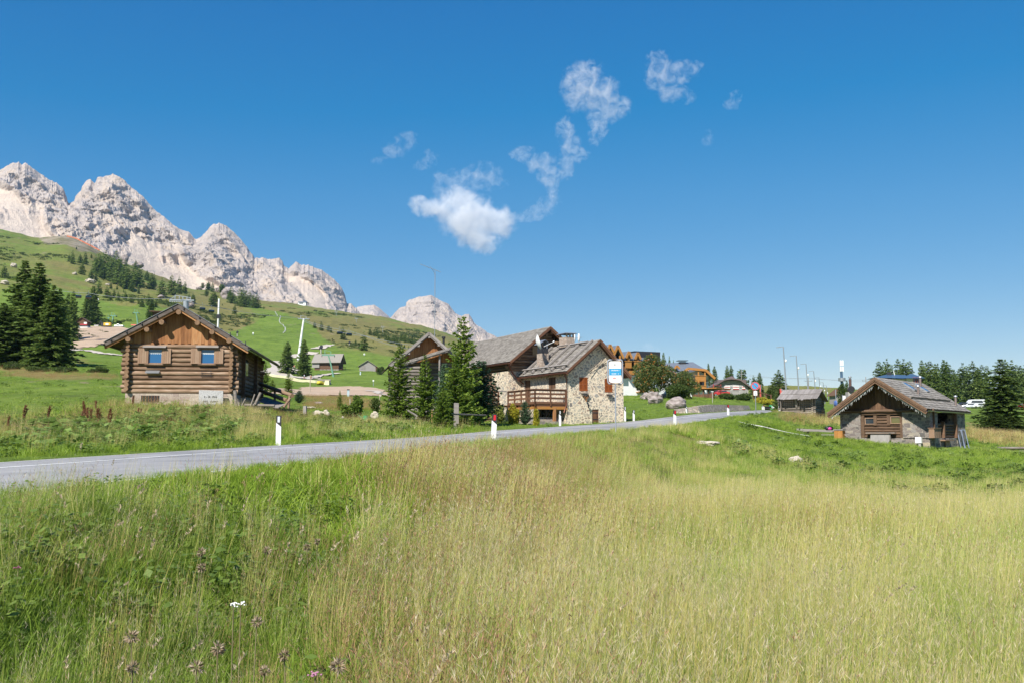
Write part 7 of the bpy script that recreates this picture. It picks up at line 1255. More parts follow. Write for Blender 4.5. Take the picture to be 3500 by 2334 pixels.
for a, b, k0, k1 in zip(W_, W_[1:], (.6, .9, 1, 1.1, 1.1, 1, .9), (.9, 1, 1.1, 1.1, 1, .9, .8)):
    a, b = a - o, b - o; n_ = Vector((b.y - a.y, -(b.x - a.x), 0)).normalized() * -.4; hh_ = .62; mb.hexa([a - Vector((0, 0, .4)), b - Vector((0, 0, .4)), b + n_ - Vector((0, 0, .4)), a + n_ - Vector((0, 0, .4)), a + n_ * .9 + Vector((0, 0, hh_ * k0)), b + n_ * .9 + Vector((0, 0, hh_ * k1)), b + n_ * 2 + Vector((0, 0, hh_ * k1)), a + n_ * 2 + Vector((0, 0, hh_ * k0))])
c = mb.build('retaining_wall', cobble('roadside wall stone', 2.2, (.30,.26,.21), [(.32,.25,.21),(.46,.37,.30),(.55,.46,.37),(.40,.34,.30)], .05), None, label='low mortared stone retaining wall along the bend of the road', cat='wall'); c.location = o
g = hit(*z7(2130, 1078)); s = g.y / F; e = empty('recycling_bin', g, 0, 'green round recycling container beside the road before the old barn', 'bin'); mb = MB(); mb.tube([(0, 0, 0), (0, 0, 12 * s), (0, 0, 14 * s)], [9.5 * s, 10 * s, 8.5 * s], 16); mb.build('body', plain('bin green', (.03,.33,.13), .4), e); mb = MB(); mb.box(-3 * s, 5 * s, -10.6 * s, -9.5 * s, 4 * s, 10 * s); mb.build('sticker', white, e); mb = MB(); mb.box(5 * s, 9 * s, -6 * s, 2 * s, 9 * s, 14.5 * s); mb.build('flap', plain('bin pale green', (.10,.42,.20)), e)
g = hit(*z7(2065, 1075)); s = g.y / F; e = empty('waste_container', g, 0, 'dark grey low waste container left of the green bin', 'bin'); mb = MB(); mb.box(-11 * s, 9 * s, -1, 1, 0, 8 * s); mb.build('body', dmetal, e); mb = MB(); mb.box(-12 * s, 10 * s, -1.1, 1.1, 8 * s, 9 * s); mb.build('lid', black, e)
e = broad('flower_bed', z7(2040, 1000)[0], z7(2040, 1012)[1], z7(2040, 945)[1], 62, 'bank of bright yellow flowers above the bins', None, 3500, .2, yel_m, 0, 0, 77, 'flower bed')
for i, (x, y0, y1, lb) in enumerate(((z7(1985, 0)[0], z7(0, 775)[1], z7(0, 925)[1], 'folded red and white flag on a leaning pole behind the parking sign'), (2500 + 752 / 4.48, 1150 + 795 / 4.48, 1150 + 900 / 4.48, 'red flag left of the first lamp post'), (2500 + 770 / 4.48, 1150 + 800 / 4.48, 1150 + 900 / 4.48, 'second flag on a thin pole left of the first lamp post'))):
    d_ = 185; g = at(x, d_); zt = ray(x, y0)[1] * d_ - g.z; e = empty('flagpole', g, 0, lb, 'flag'); mb = MB(); mb.tube([(0, 0, 0), (.3, 0, zt)], .07, 6); mb.build('pole', lsteel, e); zb_ = ray(x, y1)[1] * d_ - g.z; mb = MB(); q = [(-.02 - .08 * (k % 2), -.03 * k, zt - (zt - max(zb_, .5)) * k / 6) for k in range(7)]; mb.add([(x_ + dx, y_, z_) for x_, y_, z_ in q for dx in (0, .22)], [(2 * k, 2 * k + 1, 2 * k + 3, 2 * k + 2) for k in range(6)]); mb.build('flag', plain('flag red %d' % i, (.5,.08,.06), .8), e)

# ---- street lamps: one real spacing, all 13 m tall
for i, (px, d_) in enumerate(((2690, 165), (2733, 185), (2765, 208), (2790, 233), (2807, 261), (2820.5, 288), (2830.5, 308))):
    u, _ = ray(px, 1400); g = at(px, d_); ztop = 15.2 + .15 * i; e = empty('street_lamp', g, 0, '', 'street lamp', 'tall lamp posts along the car park'); e['label'] = ['tallest and nearest grey lamp post of the row', 'second nearest lamp post of the row', 'third lamp post, with a small cross bar behind it', 'fourth lamp post of the receding row', 'fifth lamp post of the receding row', 'sixth lamp post, second smallest', 'farthest and smallest lamp post of the row'][i]
    h = ztop - g.z; mb = MB(); mb.tube([(0, 0, -.3), (-.12, 0, h * .5), (-.35, 0, h)], [.16, .12, .08], 8); mb.build('pole', metal, e); mb = MB(); mb.beam((-.3, 0, h + .02), (-1.1, 0, h - .02), .1, .08); mb.beam((-.6, 0, h), (-1.5, 0, h - .1), .35, .1); mb.build('lamp_head', lsteel, e); mb = MB(); mb.blob((.0, -.1, h - 2.4), (.16, .14, .26), n=6, jag=0); mb.build('speaker', white, e)
def upole(px, d_, top, label, arm=1.2, m=None):
    g = at(px, d_); h = ray(px, top)[1] * d_ - g.z; e = empty('utility_pole', g, 0, label, 'utility pole'); mb = MB(); mb.tube([(0, 0, 0), (0, 0, h)], [.16, .1], 7); mb.build('pole', m or gplank, e); mb = MB(); mb.box(-arm, arm, -.06, .06, h - 1.3, h - 1.15); [mb.box(x_ - .04, x_ + .04, -.04, .04, h - 1.15, h - .9) for x_ in (-arm * .9, 0, arm * .9)]; mb.build('cross_arm', metal, e)
upole(2766, 300, 1288, 'utility pole with a cross arm behind the third lamp post'); upole(2963, 300, 1287, 'utility pole with a cross arm beside the right cabin roof'); upole(2537, 290, 1264, 'utility pole with a cross arm behind the stone house roof')
g = at(2881, 280); h = ray(2880, 1231)[1] * 280 - g.z; e = empty('telecom_mast', g, 0, 'dark blue telecom mast with white antenna panels between barn and right cabin', 'mast'); mb = MB(); mb.tube([(0, 0, 0), (-.1, 0, h * .85)], [.42, .34], 10); mb.build('pole', plain('dark blue steel', (.05,.10,.17), .5), e)
for z0, z1, w_ in ((.88, 1.0, .18), (.76, .86, .18)): mb = MB(); [mb.box(x_ - .22, x_ + .22, -.4, -.1, h * z0, h * z1) for x_ in (-.32, .28)]; mb.build('antenna_panel', white, e)
mb = MB(); mb.tube([(0, 0, h * .55), (0, 0, h * .62)], 1.0, 10); mb.build('ring_platform', metal, e)
# smoker oven with its tall flue, white board, blue object, small hut, blue-roofed house, red-roofed hut behind the RC cabin
g = at(2909, 92); s = 92 / F; zt = ray(2909, 1283)[1] * 92 - g.z; zc_ = ray(2909, 1330)[1] * 92 - g.z; e = empty('outdoor_oven', g, 0, 'barrel-shaped outdoor oven with a tall brown flue beside the right cabin', 'oven'); rust = plain('rusty brown steel', (.10,.055,.045), .7)
mb = MB(); mb.tube([(-.1, -.6, zc_), (.2, .6, zc_)], 11 * s, 14, mc=1); mb.build('barrel', [rust, black], e); mb = MB(); mb.tube([(0, 0, zc_), (0, 0, zt - .3)], 4.5 * s, 10); mb.build('flue', rust, e); mb = MB(); mb.blob((0, 0, zt - .15), (.15, .15, .12), n=6, jag=0); mb.build('flue_cap', metal, e); mb = MB(); mb.box(-.35, .35, -.4, .4, -.3, zc_ - 9 * s); mb.build('stand', conc, e)
for nm_, px, d_, w_, top, hh_, m_, lb, ct in (('notice_board', 2894, 96, 26, 1351, 17, white, 'white board with a grey frame beside the outdoor oven', 'board'), ('blue_cover', 2856, 104, 10, 1371, 14, plain('blue tarp', (.08,.15,.40)), 'blue covered object at the end of the old hay barn', 'tarpaulin')):
    g = at(px, d_); s = d_ / F; zt = ray(px, top)[1] * d_ - g.z; e = empty(nm_, g, 0, lb, ct); mb = MB()
    if nm_ == 'blue_cover': mb.blob((0, 0, zt - hh_ * s / 2), (w_ * s / 2, .5, hh_ * s / 2 + .1), 0, .3, 8)
    else: mb.box(-w_ * s / 2, w_ * s / 2, -.03, .03, zt - hh_ * s, zt); 
    mb.build('panel' if nm_ != 'blue_cover' else 'cover', m_, e); mb = MB(); mb.box(-w_ * s / 2 - .05, -w_ * s / 2, -.05, .05, -.2, zt + .1); mb.build('post', metal, e)
h = simple_house('far_hut', 'small dark gabled hut on the crest left of the telecom mast', 'hut', 2858, 290, .2, 4.6, 4, None, 3.2, 4.9, gboards, dboards, 'y', .6)
post('grey_pole', 2858, 1375, 1330, 2.4, 'short grey pole in front of the round green tree', lsteel, 'pole', d=150, sh='tube')
u, _ = ray(2992, 1350); BH = House('blue_roofed_house', u * 290, 290, -.1, 'cream house with a blue metal hipped roof behind the right cabin', 'house'); pq = lambda X_, Y_, y=0: BH.pick(ZS(X_, Y_), y=y); g = BH.ground(5, 0) - 1; blue = mat('blue metal tiles', [(.035,.075,.13),(.06,.11,.18)], sc=(3,1,3), ns=6, bump=.4, bs=14, rough=.45, spec=.6); cream = mat('cream render', [(.58,.52,.38),(.66,.60,.46)], ns=3)
x0, x1, x2 = BH.pick(ZR(720, 290), y=0).x, pq(240, 0).x, pq(540, 0).x; ze = pq(400, 480).z; mb = MB(); mb.box(x0 + .8, x1, 1, 9, g, pq(0, 492).z); mb.box(x1, x2 - .8, 0, 9, g, ze); BH.part('wall', mb, cream); mb = MB(); zr_ = pq(330, 398, 4).z; za = pq(345, 400, 4)
mb.add([(x1 - 1, -1, ze), (x2 + .2, -1, ze), (x2 + .2, 10, ze), (x1 - 1, 10, ze), (pq(330, 0, 4).x, 4, zr_), (pq(360, 0, 4).x, 6, zr_)], [(0, 1, 4), (1, 2, 5, 4), (2, 3, 5), (3, 0, 4, 5)]); zl = BH.pick(ZR(720, 290), y=0).z; zt2 = BH.pick(ZR(780, 255), y=4).z; mb.add([(x0 - 1, 0, zl), (x1 + 1, 0, pq(200, 485).z), (x1 + 1, 4.5, pq(130, 420, 4).z), (x0 + 4, 4.5, zt2), (x0 - 1, 9.5, zl), (x1 + 1, 9.5, zl)], [(0, 1, 2, 3), (0, 3, 4), (3, 2, 5, 4)]); BH.part('roof', mb, blue)
for X_ in (410, 455): a = pq(X_, 520); win(BH, a.x - .6, a.x + .6, a.z - 1, a.z + 1, 0, rs)
for X_, Y_ in ((850, 240), (915, 235)): a = BH.pick(ZR(X_, Y_), y=4); mb = MB(); mb.box(a.x - .7, a.x + .5, 3.6, 4.8, a.z - 1.8, a.z + .2) if X_ == 850 else mb.tube([(a.x, 4, a.z - 2), (a.x - .5, 4, a.z + .6)], .12, 6); BH.part('chimney' if X_ == 850 else 'antenna', mb, dmetal if X_ == 850 else white)
h = simple_house('red_roofed_hut', 'small hut with a dark red roof among the trees behind the cabin roof', 'hut', ZS(1180, 0)[0], 335, .5, 2.2, 3, ray(3280, 1346)[1] * 335, 1.3, 2.6, render_w, plain('dark red roof', (.16,.04,.04), .7), 'x', .3)

# ---- road marker posts and signs
wp, bp, rf, sr = plain('marker white', (.78,.78,.76), .5), plain('marker black', (.03,.03,.03), .5), plain('red reflector', (.55,.02,.03), .25), plain('silver reflector', (.6,.62,.64), .2)
def marker(px, pb, pt, side, label, d=None, w=.12, tilt=0):
    g = hit(px, pb) if d is None else at(px, d); h = ray(px, pt)[1] * g.y - g.z; e = empty('marker_post', g, .15, label, 'marker post', 'white marker posts along the road'); e.rotation_euler[1] = tilt
    w2 = w / 2; s0 = h * .76; mb = MB(); mb.hexa([(-w2, -.05, -.4), (w2, -.05, -.4), (w2, .05, -.4), (-w2, .05, -.4), (-w2, -.05, s0), (w2, -.05, s0 - .12), (w2, .05, s0 - .12), (-w2, .05, s0)]); mb.build('white_shaft', wp, e)
    mb = MB(); mb.hexa([(-w2, -.051, s0), (w2, -.051, s0 - .12), (w2, .051, s0 - .12), (-w2, .051, s0), (-w2, -.051, h), (w2, -.051, h), (w2, .051, h), (-w2, .051, h)]); mb.build('black_top', bp, e); mb = MB(); mb.box(-w2 * .45, w2 * .5, -.058, -.051, s0 + .01, h - .03); mb.build('reflector', rf if side == 'red' else sr, e); return e
marker(951, 1521, 1419, 'silver', 'marker post with a silver reflector on the far verge below the log cabin', None, .145); marker(1686, 1506, 1414, 'red', 'marker post with a red reflector on the near verge, leaning right', None, .15, .05)
marker(1914, 1454, 1402, 'silver', 'slim marker post standing in front of the balcony posts', None, .13); marker(2136, 1436, 1388, 'silver', 'marker post right at the corner of the stone house wall', 71, .12); marker(2166, 1438, 1400, 'silver', 'marker post on the lawn just right of the stone house', None, .13); marker(2306, 1453, 1401, 'red', 'red-reflector marker post on the near verge before the boulders', None, .16, .03)
marker(2346, 1411, 1388, 'silver', 'short marker post on the lawn right of the large boulder', None, .13); marker(2489, 1420, 1382, 'red', 'red-reflector marker post in front of the retaining wall', None, .16); marker(2606, 1399, 1385, 'silver', 'small marker post at the bend, left of the red one', None, .16); marker(2611, 1400, 1383, 'red', 'small red-topped marker post at the bend near the bins', None, .17); marker(2664, 1398, 1380, 'red', 'red-topped marker post touching the old hay barn', 104, .17)
def sgn(px, pb, d=None): return hit(px, pb) if d is None else at(px, d)
# bus stop sign
g = at(2104, 40); zt = ray(2104, 1229)[1] * g.y - g.z; zb_ = ray(2104, 1311)[1] * g.y - g.z; s = g.y / F; e = empty('bus_stop_sign', g, -.1, 'bus stop sign with a grey tube frame and blue band before the stone house', 'bus stop sign'); hw_ = 25 * s; r_ = .10; bluep = plain('sign blue', (.03,.28,.52), .4); tubem = plain('grey tube', (.33,.35,.39), .4, .2)
c4 = [(hw_ - r_, zt - r_, 0), (-hw_ + r_, zt - r_, 1), (-hw_ + r_, zb_ + r_, 2), (hw_ - r_, zb_ + r_, 3)]; pts = []
for cx, cz_, q in c4: pts += [(cx + r_ * math.cos(math.pi / 2 * (q + k / 5)), 0, cz_ + r_ * math.sin(math.pi / 2 * (q + k / 5))) for k in range(6)]
mb = MB(); mb.tube(pts + [pts[0]], .030, 8, cap=False); mb.build('frame', tubem, e); mb = MB(); mb.tube([(0, .02, -.4), (0, .02, zb_)], .028, 8); mb.build('pole', tubem, e)
mb = MB(); i_ = .052; mb.prism([(x * (1 - i_ / hw_) , -.008, (zt + zb_) / 2 + (z - (zt + zb_) / 2) * .88) for x, _, z in pts], (0, .016, 0)); mb.build('panel', white, e); hz_ = zt - zb_; mb = MB(); mb.box(-hw_ + .055, hw_ - .055, -.014, -.009, zb_ + hz_ * .36, zb_ + hz_ * .64); mb.build('blue_band', bluep, e)
RX = (math.pi / 2, 0, 0); text('stop_number', '11', .125, plain('sign black', (.02,.02,.02)), e, (.0, -.012, zb_ + hz_ * .78), RX, .002, bold=.005); text('place_name', 'CENCENIGHE 19', .062, white, e, (0, -.017, zb_ + hz_ * .56), RX, .002, sx=.74, bold=.0015); text('place_name', 'FALCADE     10', .062, white, e, (0, -.017, zb_ + hz_ * .42), RX, .002, sx=.74, bold=.0015)
mb = MB(); mb.box(-.09, .02, -.013, -.009, zb_ + hz_ * .20, zb_ + hz_ * .27); mb.build('red_logo', plain('logo red', (.45,.06,.06)), e); mb = MB(); mb.box(-.08, .01, -.0145, -.0132, zb_ + hz_ * .215, zb_ + hz_ * .232); mb.build('logo_stripe', white, e); text('faint_number', '44', .08, plain('faint blue', (.45,.62,.75)), e, (.09, -.012, zb_ + hz_ * .21), RX, .001)
# no-parking sign
g = hit(2583, 1420); g = at(2583, 84); zt = ray(2583, 1304)[1] * g.y - g.z; R_ = .36; e = empty('no_parking_sign', g, -.25, 'round blue and red no-parking sign on a grey pole at the bend', 'road sign'); cz_ = zt - R_
def disc(mb, r0, r1, y, m, n=28): mb.add([(r_ * math.cos(2 * math.pi * k / n), y, cz_ + r_ * math.sin(2 * math.pi * k / n)) for r_ in (r0, r1) for k in range(n)], [(k, (k + 1) % n, n + (k + 1) % n, n + k) for k in range(n)], m)
mb = MB(); mb.tube([(0, .0, cz_), (0, .02, cz_)], R_, 28); mb.build('plate', white, e); mb = MB(); disc(mb, R_ * .76, R_ * .97, -.006, 0); mb.beam((-R_ * .54, -.008, cz_ + R_ * .54), (R_ * .54, -.008, cz_ - R_ * .54), .004, R_ * .17, 0, up=(0, 0, 1)); mb.build('red_ring', plain('sign red', (.50,.02,.03), .4), e); mb = MB(); disc(mb, 0.01, R_ * .74, -.003, 0); mb.build('blue_field', bluep, e)
mb = MB(); mb.tube([(.02, .05, -.3), (0, .05, cz_)], .04, 8); mb.build('pole', metal, e); mb = MB(); mb.box(-.14, .16, -.01, .01, cz_ - R_ - .45, cz_ - R_ - .08); q_ = mb.build('arrow_plate', white, e); mb = MB(); mb.add([(-.03, -.014, cz_ - R_ - .25), (.05, -.014, cz_ - R_ - .25), (.01, -.014, cz_ - R_ - .14)], [(0, 1, 2)]); mb.add([(-.03, -.014, cz_ - R_ - .31), (.05, -.014, cz_ - R_ - .31), (.01, -.014, cz_ - R_ - .42)], [(0, 2, 1)]); mb.build('arrows', black, q_)
for px, pb, top, d_, lb in ((2436, 1381, 1336, 118, 'plain grey signpost seen edge-on before the brown board fence'), (1005, 1272, 1251, None, 'small red and white round sign beside the left spruce on the path'), (1276, 1318, 1299, None, 'small white box on a post in the pasture'), (1245, 1215, 1209, None, 'tiny white marker high on the pasture'), (865, 1146, 1138, None, 'tiny pale marker on the bright green slope'), (335, 1030, 1023, None, 'tiny pale marker on the green piste')):
    g = sgn(px, pb, d_); h = ray(px, top)[1] * g.y - g.z; s = g.y / F; e = empty('signpost', g, 0, lb, 'sign'); mb = MB(); mb.tube([(0, 0, -.2), (0, 0, h)], max(.04, 1.0 * s), 6); mb.build('pole', lsteel if d_ is None else conc, e); mb = MB()
    if 'round' in lb: mb.tube([(0, -.1, h), (0, .0, h)], 3.4 * s, 14); mb.build('disc', plain('sign pinkish', (.62,.22,.18)), e)
    else: mb.box(-2.4 * s, 2.4 * s, -.1, .1, h - 3.5 * s, h + 1.5 * s) if d_ is None else mb.box(-5 * s, 4 * s, -.05, .05, h - 2 * s, h); mb.build('plate', white, e)

# ---- round the right cabin: bench, sack, crate, leaning frame, table
g = hit(*ZR(185, 935)); g = at(ZR(185, 0)[0], 70); s = 70 / F; e = empty('picnic_bench', g, -.35, 'weathered picnic bench left of the right cabin', 'bench'); zz = lambda Y_: ray(2836, 1200 + Y_ / 3.267)[1] * 70 - g.z; m_ = MB(); m_.box(-1.9, .9, -.4, .35, zz(892), zz(880)); m_.build('table_top', gplank, e)
for x_ in (-1.6, .6): m_ = MB(); m_.beam((x_ - .25, 0, -.1), (x_ + .1, 0, zz(890)), .1, .1); m_.beam((x_ + .3, 0, -.1), (x_, 0, zz(890)), .1, .1); m_.build('leg', gplank, e)
m_ = MB(); m_.box(-.6, 1.3, -1.0, -.7, zz(935), zz(925)); m_.build('seat', gplank, e); m_ = MB(); m_.beam((-2.4, .8, zz(870)), (1.0, .9, zz(895)), .12, .16); m_.build('backboard', gplank, e)
o = g + Vector((-.15, -.1, zz(880))); e = empty('rucksack', o, 0, 'small pink and black bag lying on the picnic bench', 'bag'); m_ = MB(); m_.blob((0, 0, .14), (.30, .18, .17), 0, .2, 8); m_.build('bag', black, e); m_ = MB(); m_.blob((.02, -.1, .12), (.16, .12, .12), 0, .2, 6); m_.build('pocket', plain('pink cloth', (.55,.05,.30)), e)
g = at(ZR(290, 0)[0], 68.8); e = empty('wooden_crate', g, RA, 'orange-brown wooden box against the left stone corner of the cabin', 'box'); zz = lambda Y_: ray(2868, 1200 + Y_ / 3.267)[1] * 68.8 - g.z; m_ = MB(); vboards(m_, 'x', -.32, .28, -.25, lambda t: -.2, lambda t: zz(880), .12); m_.box(-.3, .26, -.24, .3, -.2, zz(882)); m_.build('crate', orange, e); m_ = MB(); m_.box(-.36, .32, -.32, .34, zz(880), zz(868)); m_.build('lid', gplank, e)
ar = P(*ZR(1605, 880), 71); e = empty('leaning_frame', ar, 0, 'grey metal frame leaning on the right stone corner of the cabin', 'frame'); 
for a, b in ((((1605, 880), 71), ((1650, 1085), 69.6)), (((1690, 875), 71), ((1745, 1100), 69.2)), (((1645, 880), 71), ((1700, 1090), 69.4)), (((1655, 880), 70.9), ((1690, 1085), 69.4)), (((1600, 880), 71), ((1695, 876), 71))): m_ = MB(); m_.tube([P(*ZR(*a[0]), a[1]) - ar, P(*ZR(*b[0]), b[1]) - ar], .035, 5); m_.build('bar', plain('blue-grey steel', (.22,.26,.33), .5, .3), e)
g = at(3468, 72); e = empty('log_table', g, -.1, 'low grey log table cut by the right picture edge', 'table'); zz = lambda Y_: ray(3468, 1200 + Y_ / 3.267)[1] * 72 - g.z
for k in range(4): m_ = MB(); m_.log((-1.35, -.5 + .25 * k, zz(1078)), (2.6, -.5 + .25 * k, zz(1078)), .10); m_.build('top_log', [greyx, greyend], e)
for x_ in (-1.0, .7, 2.2): m_ = MB(); m_.box(x_ - .08, x_ + .08, -.3, .3, -.3, zz(1085)); m_.build('leg', gplank, e)
m_ = MB(); m_.log((-1.2, -.8, zz(1115)), (2.6, -.8, zz(1115)), .08); m_.build('bench_log', [greyx, greyend], e)
# green watering can, gas meter box at the annex
g = hit(1250, 1436); e = empty('watering_can', g, 0, 'green watering can in the roadside garden', 'watering can'); m_ = MB(); m_.tube([(0, 0, 0), (0, 0, .28)], .15, 10); m_.tube([(-.1, 0, .08), (-.42, 0, .30)], [.04, .02], 6); m_.build('can', plain('can green', (.02,.30,.12), .4), e)

# ---- dried thistles, yarrow and clover heads close to the camera
thm = leafmat('dry thistle', [(.16,.11,.06),(.32,.24,.15),(.50,.42,.31)], .25, .8, wi=.8); stm = plain('dry stalk', (.20,.17,.08), .8); r8 = np.random.default_rng(44)
def thistle(px, py, d, s, label):
    q = P(px, py, d); g = h1(q.x, q.y); e = empty('dried_thistle', (q.x, q.y, g), r8.random() * 6, label, 'thistle', 'dried thistles in the meadow'); h = max(.2, q.z - g); mb = MB(); mb.tube([(0, 0, 0), (.03, .01, h * .5), (0, 0, h)], [.0035, .003, .0025], 5); mb.build('stalk', stm, e)
    n = 90; dv = unit(r8.normal(0, 1, (n, 3)) + [.25, .1, -.05]); V, F4 = quads(np.tile([0, 0, h], (n, 1)) + dv * .006 * s, dv, np.full(n, .012 * s) * r8.uniform(.7, 1.5, n), np.full(n, .0021 * s), unit(np.cross(dv, r8.normal(0, 1, (n, 3))))); link('seed_head', arr_mesh('thistle_head', V, F4, [thm]), e)
for px, py, d, s, lb in ((448, 2175, 3.9, 1.7, 'shaggy dried thistle head in the lower left meadow'), (455, 2280, 3.7, 1.5, 'second shaggy thistle head below the first one'), (745, 2215, 3.8, 1.6, 'ragged thistle head right of the shaggy pair'), (672, 2278, 3.7, 1.7, 'wide thistle head at the lower edge left of centre'), (878, 2125, 4.2, 1.5, 'round brown thistle head on a tall dark stalk'), (970, 2238, 3.8, 1.4, 'pale tufted thistle head right of the round brown one'), (905, 2290, 3.7, 1.3, 'thistle head near the bottom edge below the round one'), (1155, 2275, 3.7, 1.7, 'spiky brown thistle head at the bottom centre'), (688, 1886, 6.6, 1.9, 'fluffy white thistle head, upper one of a close pair'), (690, 1938, 6.2, 1.8, 'fluffy white thistle head, lower one of a close pair'), (915, 1880, 6.8, 1.8, 'fluffy pinkish thistle head in the middle of the green meadow'), (1048, 1870, 7.0, 1.7, 'leftmost of three fluffy heads right of the green patch'), (1085, 1850, 7.2, 1.5, 'topmost of three fluffy heads right of the green patch')): thistle(px, py, d, s, lb)
yar = plain('yarrow white', (.78,.77,.72), .8)
for px, py, d, lb, m_ in ((798, 2066, 4.6, 'left white yarrow flower in the green meadow', yar), (823, 2060, 4.6, 'right white yarrow flower in the green meadow', yar), (1078, 2304, 3.7, 'pink clover head near the bottom edge', plain('clover pink', (.40,.18,.27), .8)), (62, 1939, 6.0, 'small magenta clover head at the far left', plain('clover magenta', (.34,.08,.18), .8))):
    q = P(px, py, d); g = h1(q.x, q.y); e = empty('meadow_flower', (q.x, q.y, g), 0, lb, 'flower'); h = q.z - g; mb = MB(); mb.tube([(0, 0, 0), (0, 0, h)], .003, 4); mb.build('stalk', stm, e); mb = MB(); [mb.blob((r8.normal(0, .012), r8.normal(0, .01), h + r8.normal(0, .004)), (.005, .005, .004), n=3, jag=0) for k in range(14)]; mb.build('blossom', m_, e)

# ================================================================ CLOUDS: noisy volumes, each with its own outline
def cloud(label, blobs, d=5800, dens=.012, thick=.55, ns=.034, amp=1.5, thr=.15, seed=0, cap=.34):
    """blobs: (px, py, rx, ry) in photo pixels"""
    kd = d / 2600; dens /= kd; ns /= kd
    cx = sum(b[0] * b[2] * b[3] for b in blobs) / sum(b[2] * b[3] for b in blobs); cy = sum(b[1] * b[2] * b[3] for b in blobs) / sum(b[2] * b[3] for b in blobs); c = P(cx, cy, d); s = d / F; B = []
    for px, py, rx, ry in blobs: rx, ry = (rx, ry) if cap > .5 else (rx * 1.35 + 4, ry * 1.4 + 4); q = P(px, py, d) - c; B.append((q, Vector((rx * s, (rx + ry) / 2 * s * thick, ry * s))))
    n = 28; vs = []
    for i in range(n + 1):
        for j in range(2 * n):
            t_, f_ = math.pi * i / n, math.pi * j / n; dv = Vector((math.sin(t_) * math.cos(f_), math.sin(t_) * math.sin(f_), math.cos(t_))); best = 3.0
            for q, r_ in B:
                a = sum((dv[k] / r_[k]) ** 2 for k in range(3)); b = -2 * sum(dv[k] * q[k] / r_[k] ** 2 for k in range(3)); cc = sum((q[k] / r_[k]) ** 2 for k in range(3)) - 1; D_ = b * b - 4 * a * cc
                if D_ > 0: best = max(best, (-b + math.sqrt(D_)) / (2 * a))
            vs.append(dv * best * 1.04)
    fs = [(i * 2 * n + j, (i + 1) * 2 * n + j, (i + 1) * 2 * n + (j + 1) % (2 * n), i * 2 * n + (j + 1) % (2 * n)) for i in range(n) for j in range(2 * n)]
    m = bpy.data.materials.new('cloud vapour'); m.use_nodes = True; t = m.node_tree; t.nodes.remove(t.nodes['Principled BSDF']); v = coords(t); L = t.links.new; fld = None
    nz0 = noise(t, v, ns * .8, 2); wv = t.nodes.new('ShaderNodeVectorMath'); wv.operation = 'MULTIPLY_ADD'; L(nz0.outputs['Color'], wv.inputs[0]); wv.inputs[1].default_value = (44 * kd,) * 3; L(v, wv.inputs[2])
    for q, r_ in B:
        mp = t.nodes.new('ShaderNodeMapping'); mp.vector_type = 'TEXTURE'; mp.inputs['Location'].default_value = q + Vector((22, 22, 22)) * kd; mp.inputs['Scale'].default_value = r_; L(wv.outputs[0], mp.inputs['Vector']); ln = t.nodes.new('ShaderNodeVectorMath'); ln.operation = 'LENGTH'; L(mp.outputs[0], ln.inputs[0]); o_ = math_(t, 'SUBTRACT', 1.0, ln.outputs['Value']); fld = o_ if fld is None else math_(t, 'MAXIMUM', fld, o_)
    mp = t.nodes.new('ShaderNodeMapping'); mp.inputs['Location'].default_value = (seed * 37, 0, 0); L(v, mp.inputs['Vector']); nz = noise(t, mp.outputs[0], ns, 9, .72, .8); den = math_(t, 'ADD', math_(t, 'MINIMUM', fld, cap), math_(t, 'MULTIPLY_ADD', nz.outputs[0], amp, -amp * .5 - thr)); cl = t.nodes.new('ShaderNodeClamp'); L(math_(t, 'MULTIPLY', den, 1.6), cl.inputs[0])
    edge = t.nodes.new('ShaderNodeClamp'); L(math_(t, 'MULTIPLY', fld, 4.5), edge.inputs[0]); dd_ = math_(t, 'MULTIPLY', math_(t, 'MULTIPLY', cl.outputs[0], edge.outputs[0]), dens)
    vs_ = t.nodes.new('ShaderNodeVolumeScatter'); vs_.inputs['Color'].default_value = (1, 1, 1, 1); vs_.inputs['Anisotropy'].default_value = -.45; L(dd_, vs_.inputs['Density']); L(vs_.outputs[0], t.nodes['Material Output'].inputs['Volume'])
    me = bpy.data.meshes.new('cloud'); me.from_pydata([tuple(v_) for v_ in vs], [], fs); me.materials.append(m); me.update(); o = link('cloud', me, label=label, cat='cloud'); o.location = c; return o
cloud('largest bright cloud, left of centre over the barn', [(1600, 745, 120, 95), (1640, 815, 85, 62), (1490, 712, 95, 42), (1430, 690, 45, 26), (1690, 760, 85, 70), (1570, 690, 85, 60)], dens=.036, amp=2.6, thr=-.02, ns=.032, cap=.62)
cloud('thin wispy veil just above the largest cloud', [(1590, 612, 90, 30), (1665, 612, 60, 34), (1530, 640, 50, 48), (1640, 580, 40, 26)], dens=0.0126, amp=3.4, thr=0.22, seed=1, ns=.040)
cloud('thin tail stretching right from the largest cloud', [(1790, 745, 55, 13), (1835, 725, 45, 15), (1870, 698, 36, 22)], dens=0.0126, amp=3.4, thr=0.10, seed=2, ns=.045)
cloud('upper ragged cloud with a hanging tail', [(1990, 300, 62, 76), (2050, 325, 62, 55), (2090, 370, 60, 38), (2045, 420, 28, 55), (2030, 470, 16, 26), (2010, 240, 50, 26)], dens=0.0198, amp=3.4, thr=0.12, seed=3, ns=.038)
cloud('left arm of the forked cloud in the middle of the sky', [(1795, 530, 48, 18), (1845, 555, 44, 30), (1880, 600, 34, 36), (1892, 645, 18, 36)], dens=0.0180, amp=3.4, thr=0.10, seed=4, ns=.042)
cloud('upright right arm of the forked cloud', [(1930, 450, 30, 40), (1955, 505, 34, 36), (1975, 530, 36, 20), (1930, 575, 24, 34)], dens=0.0180, amp=3.4, thr=0.10, seed=5, ns=.042)
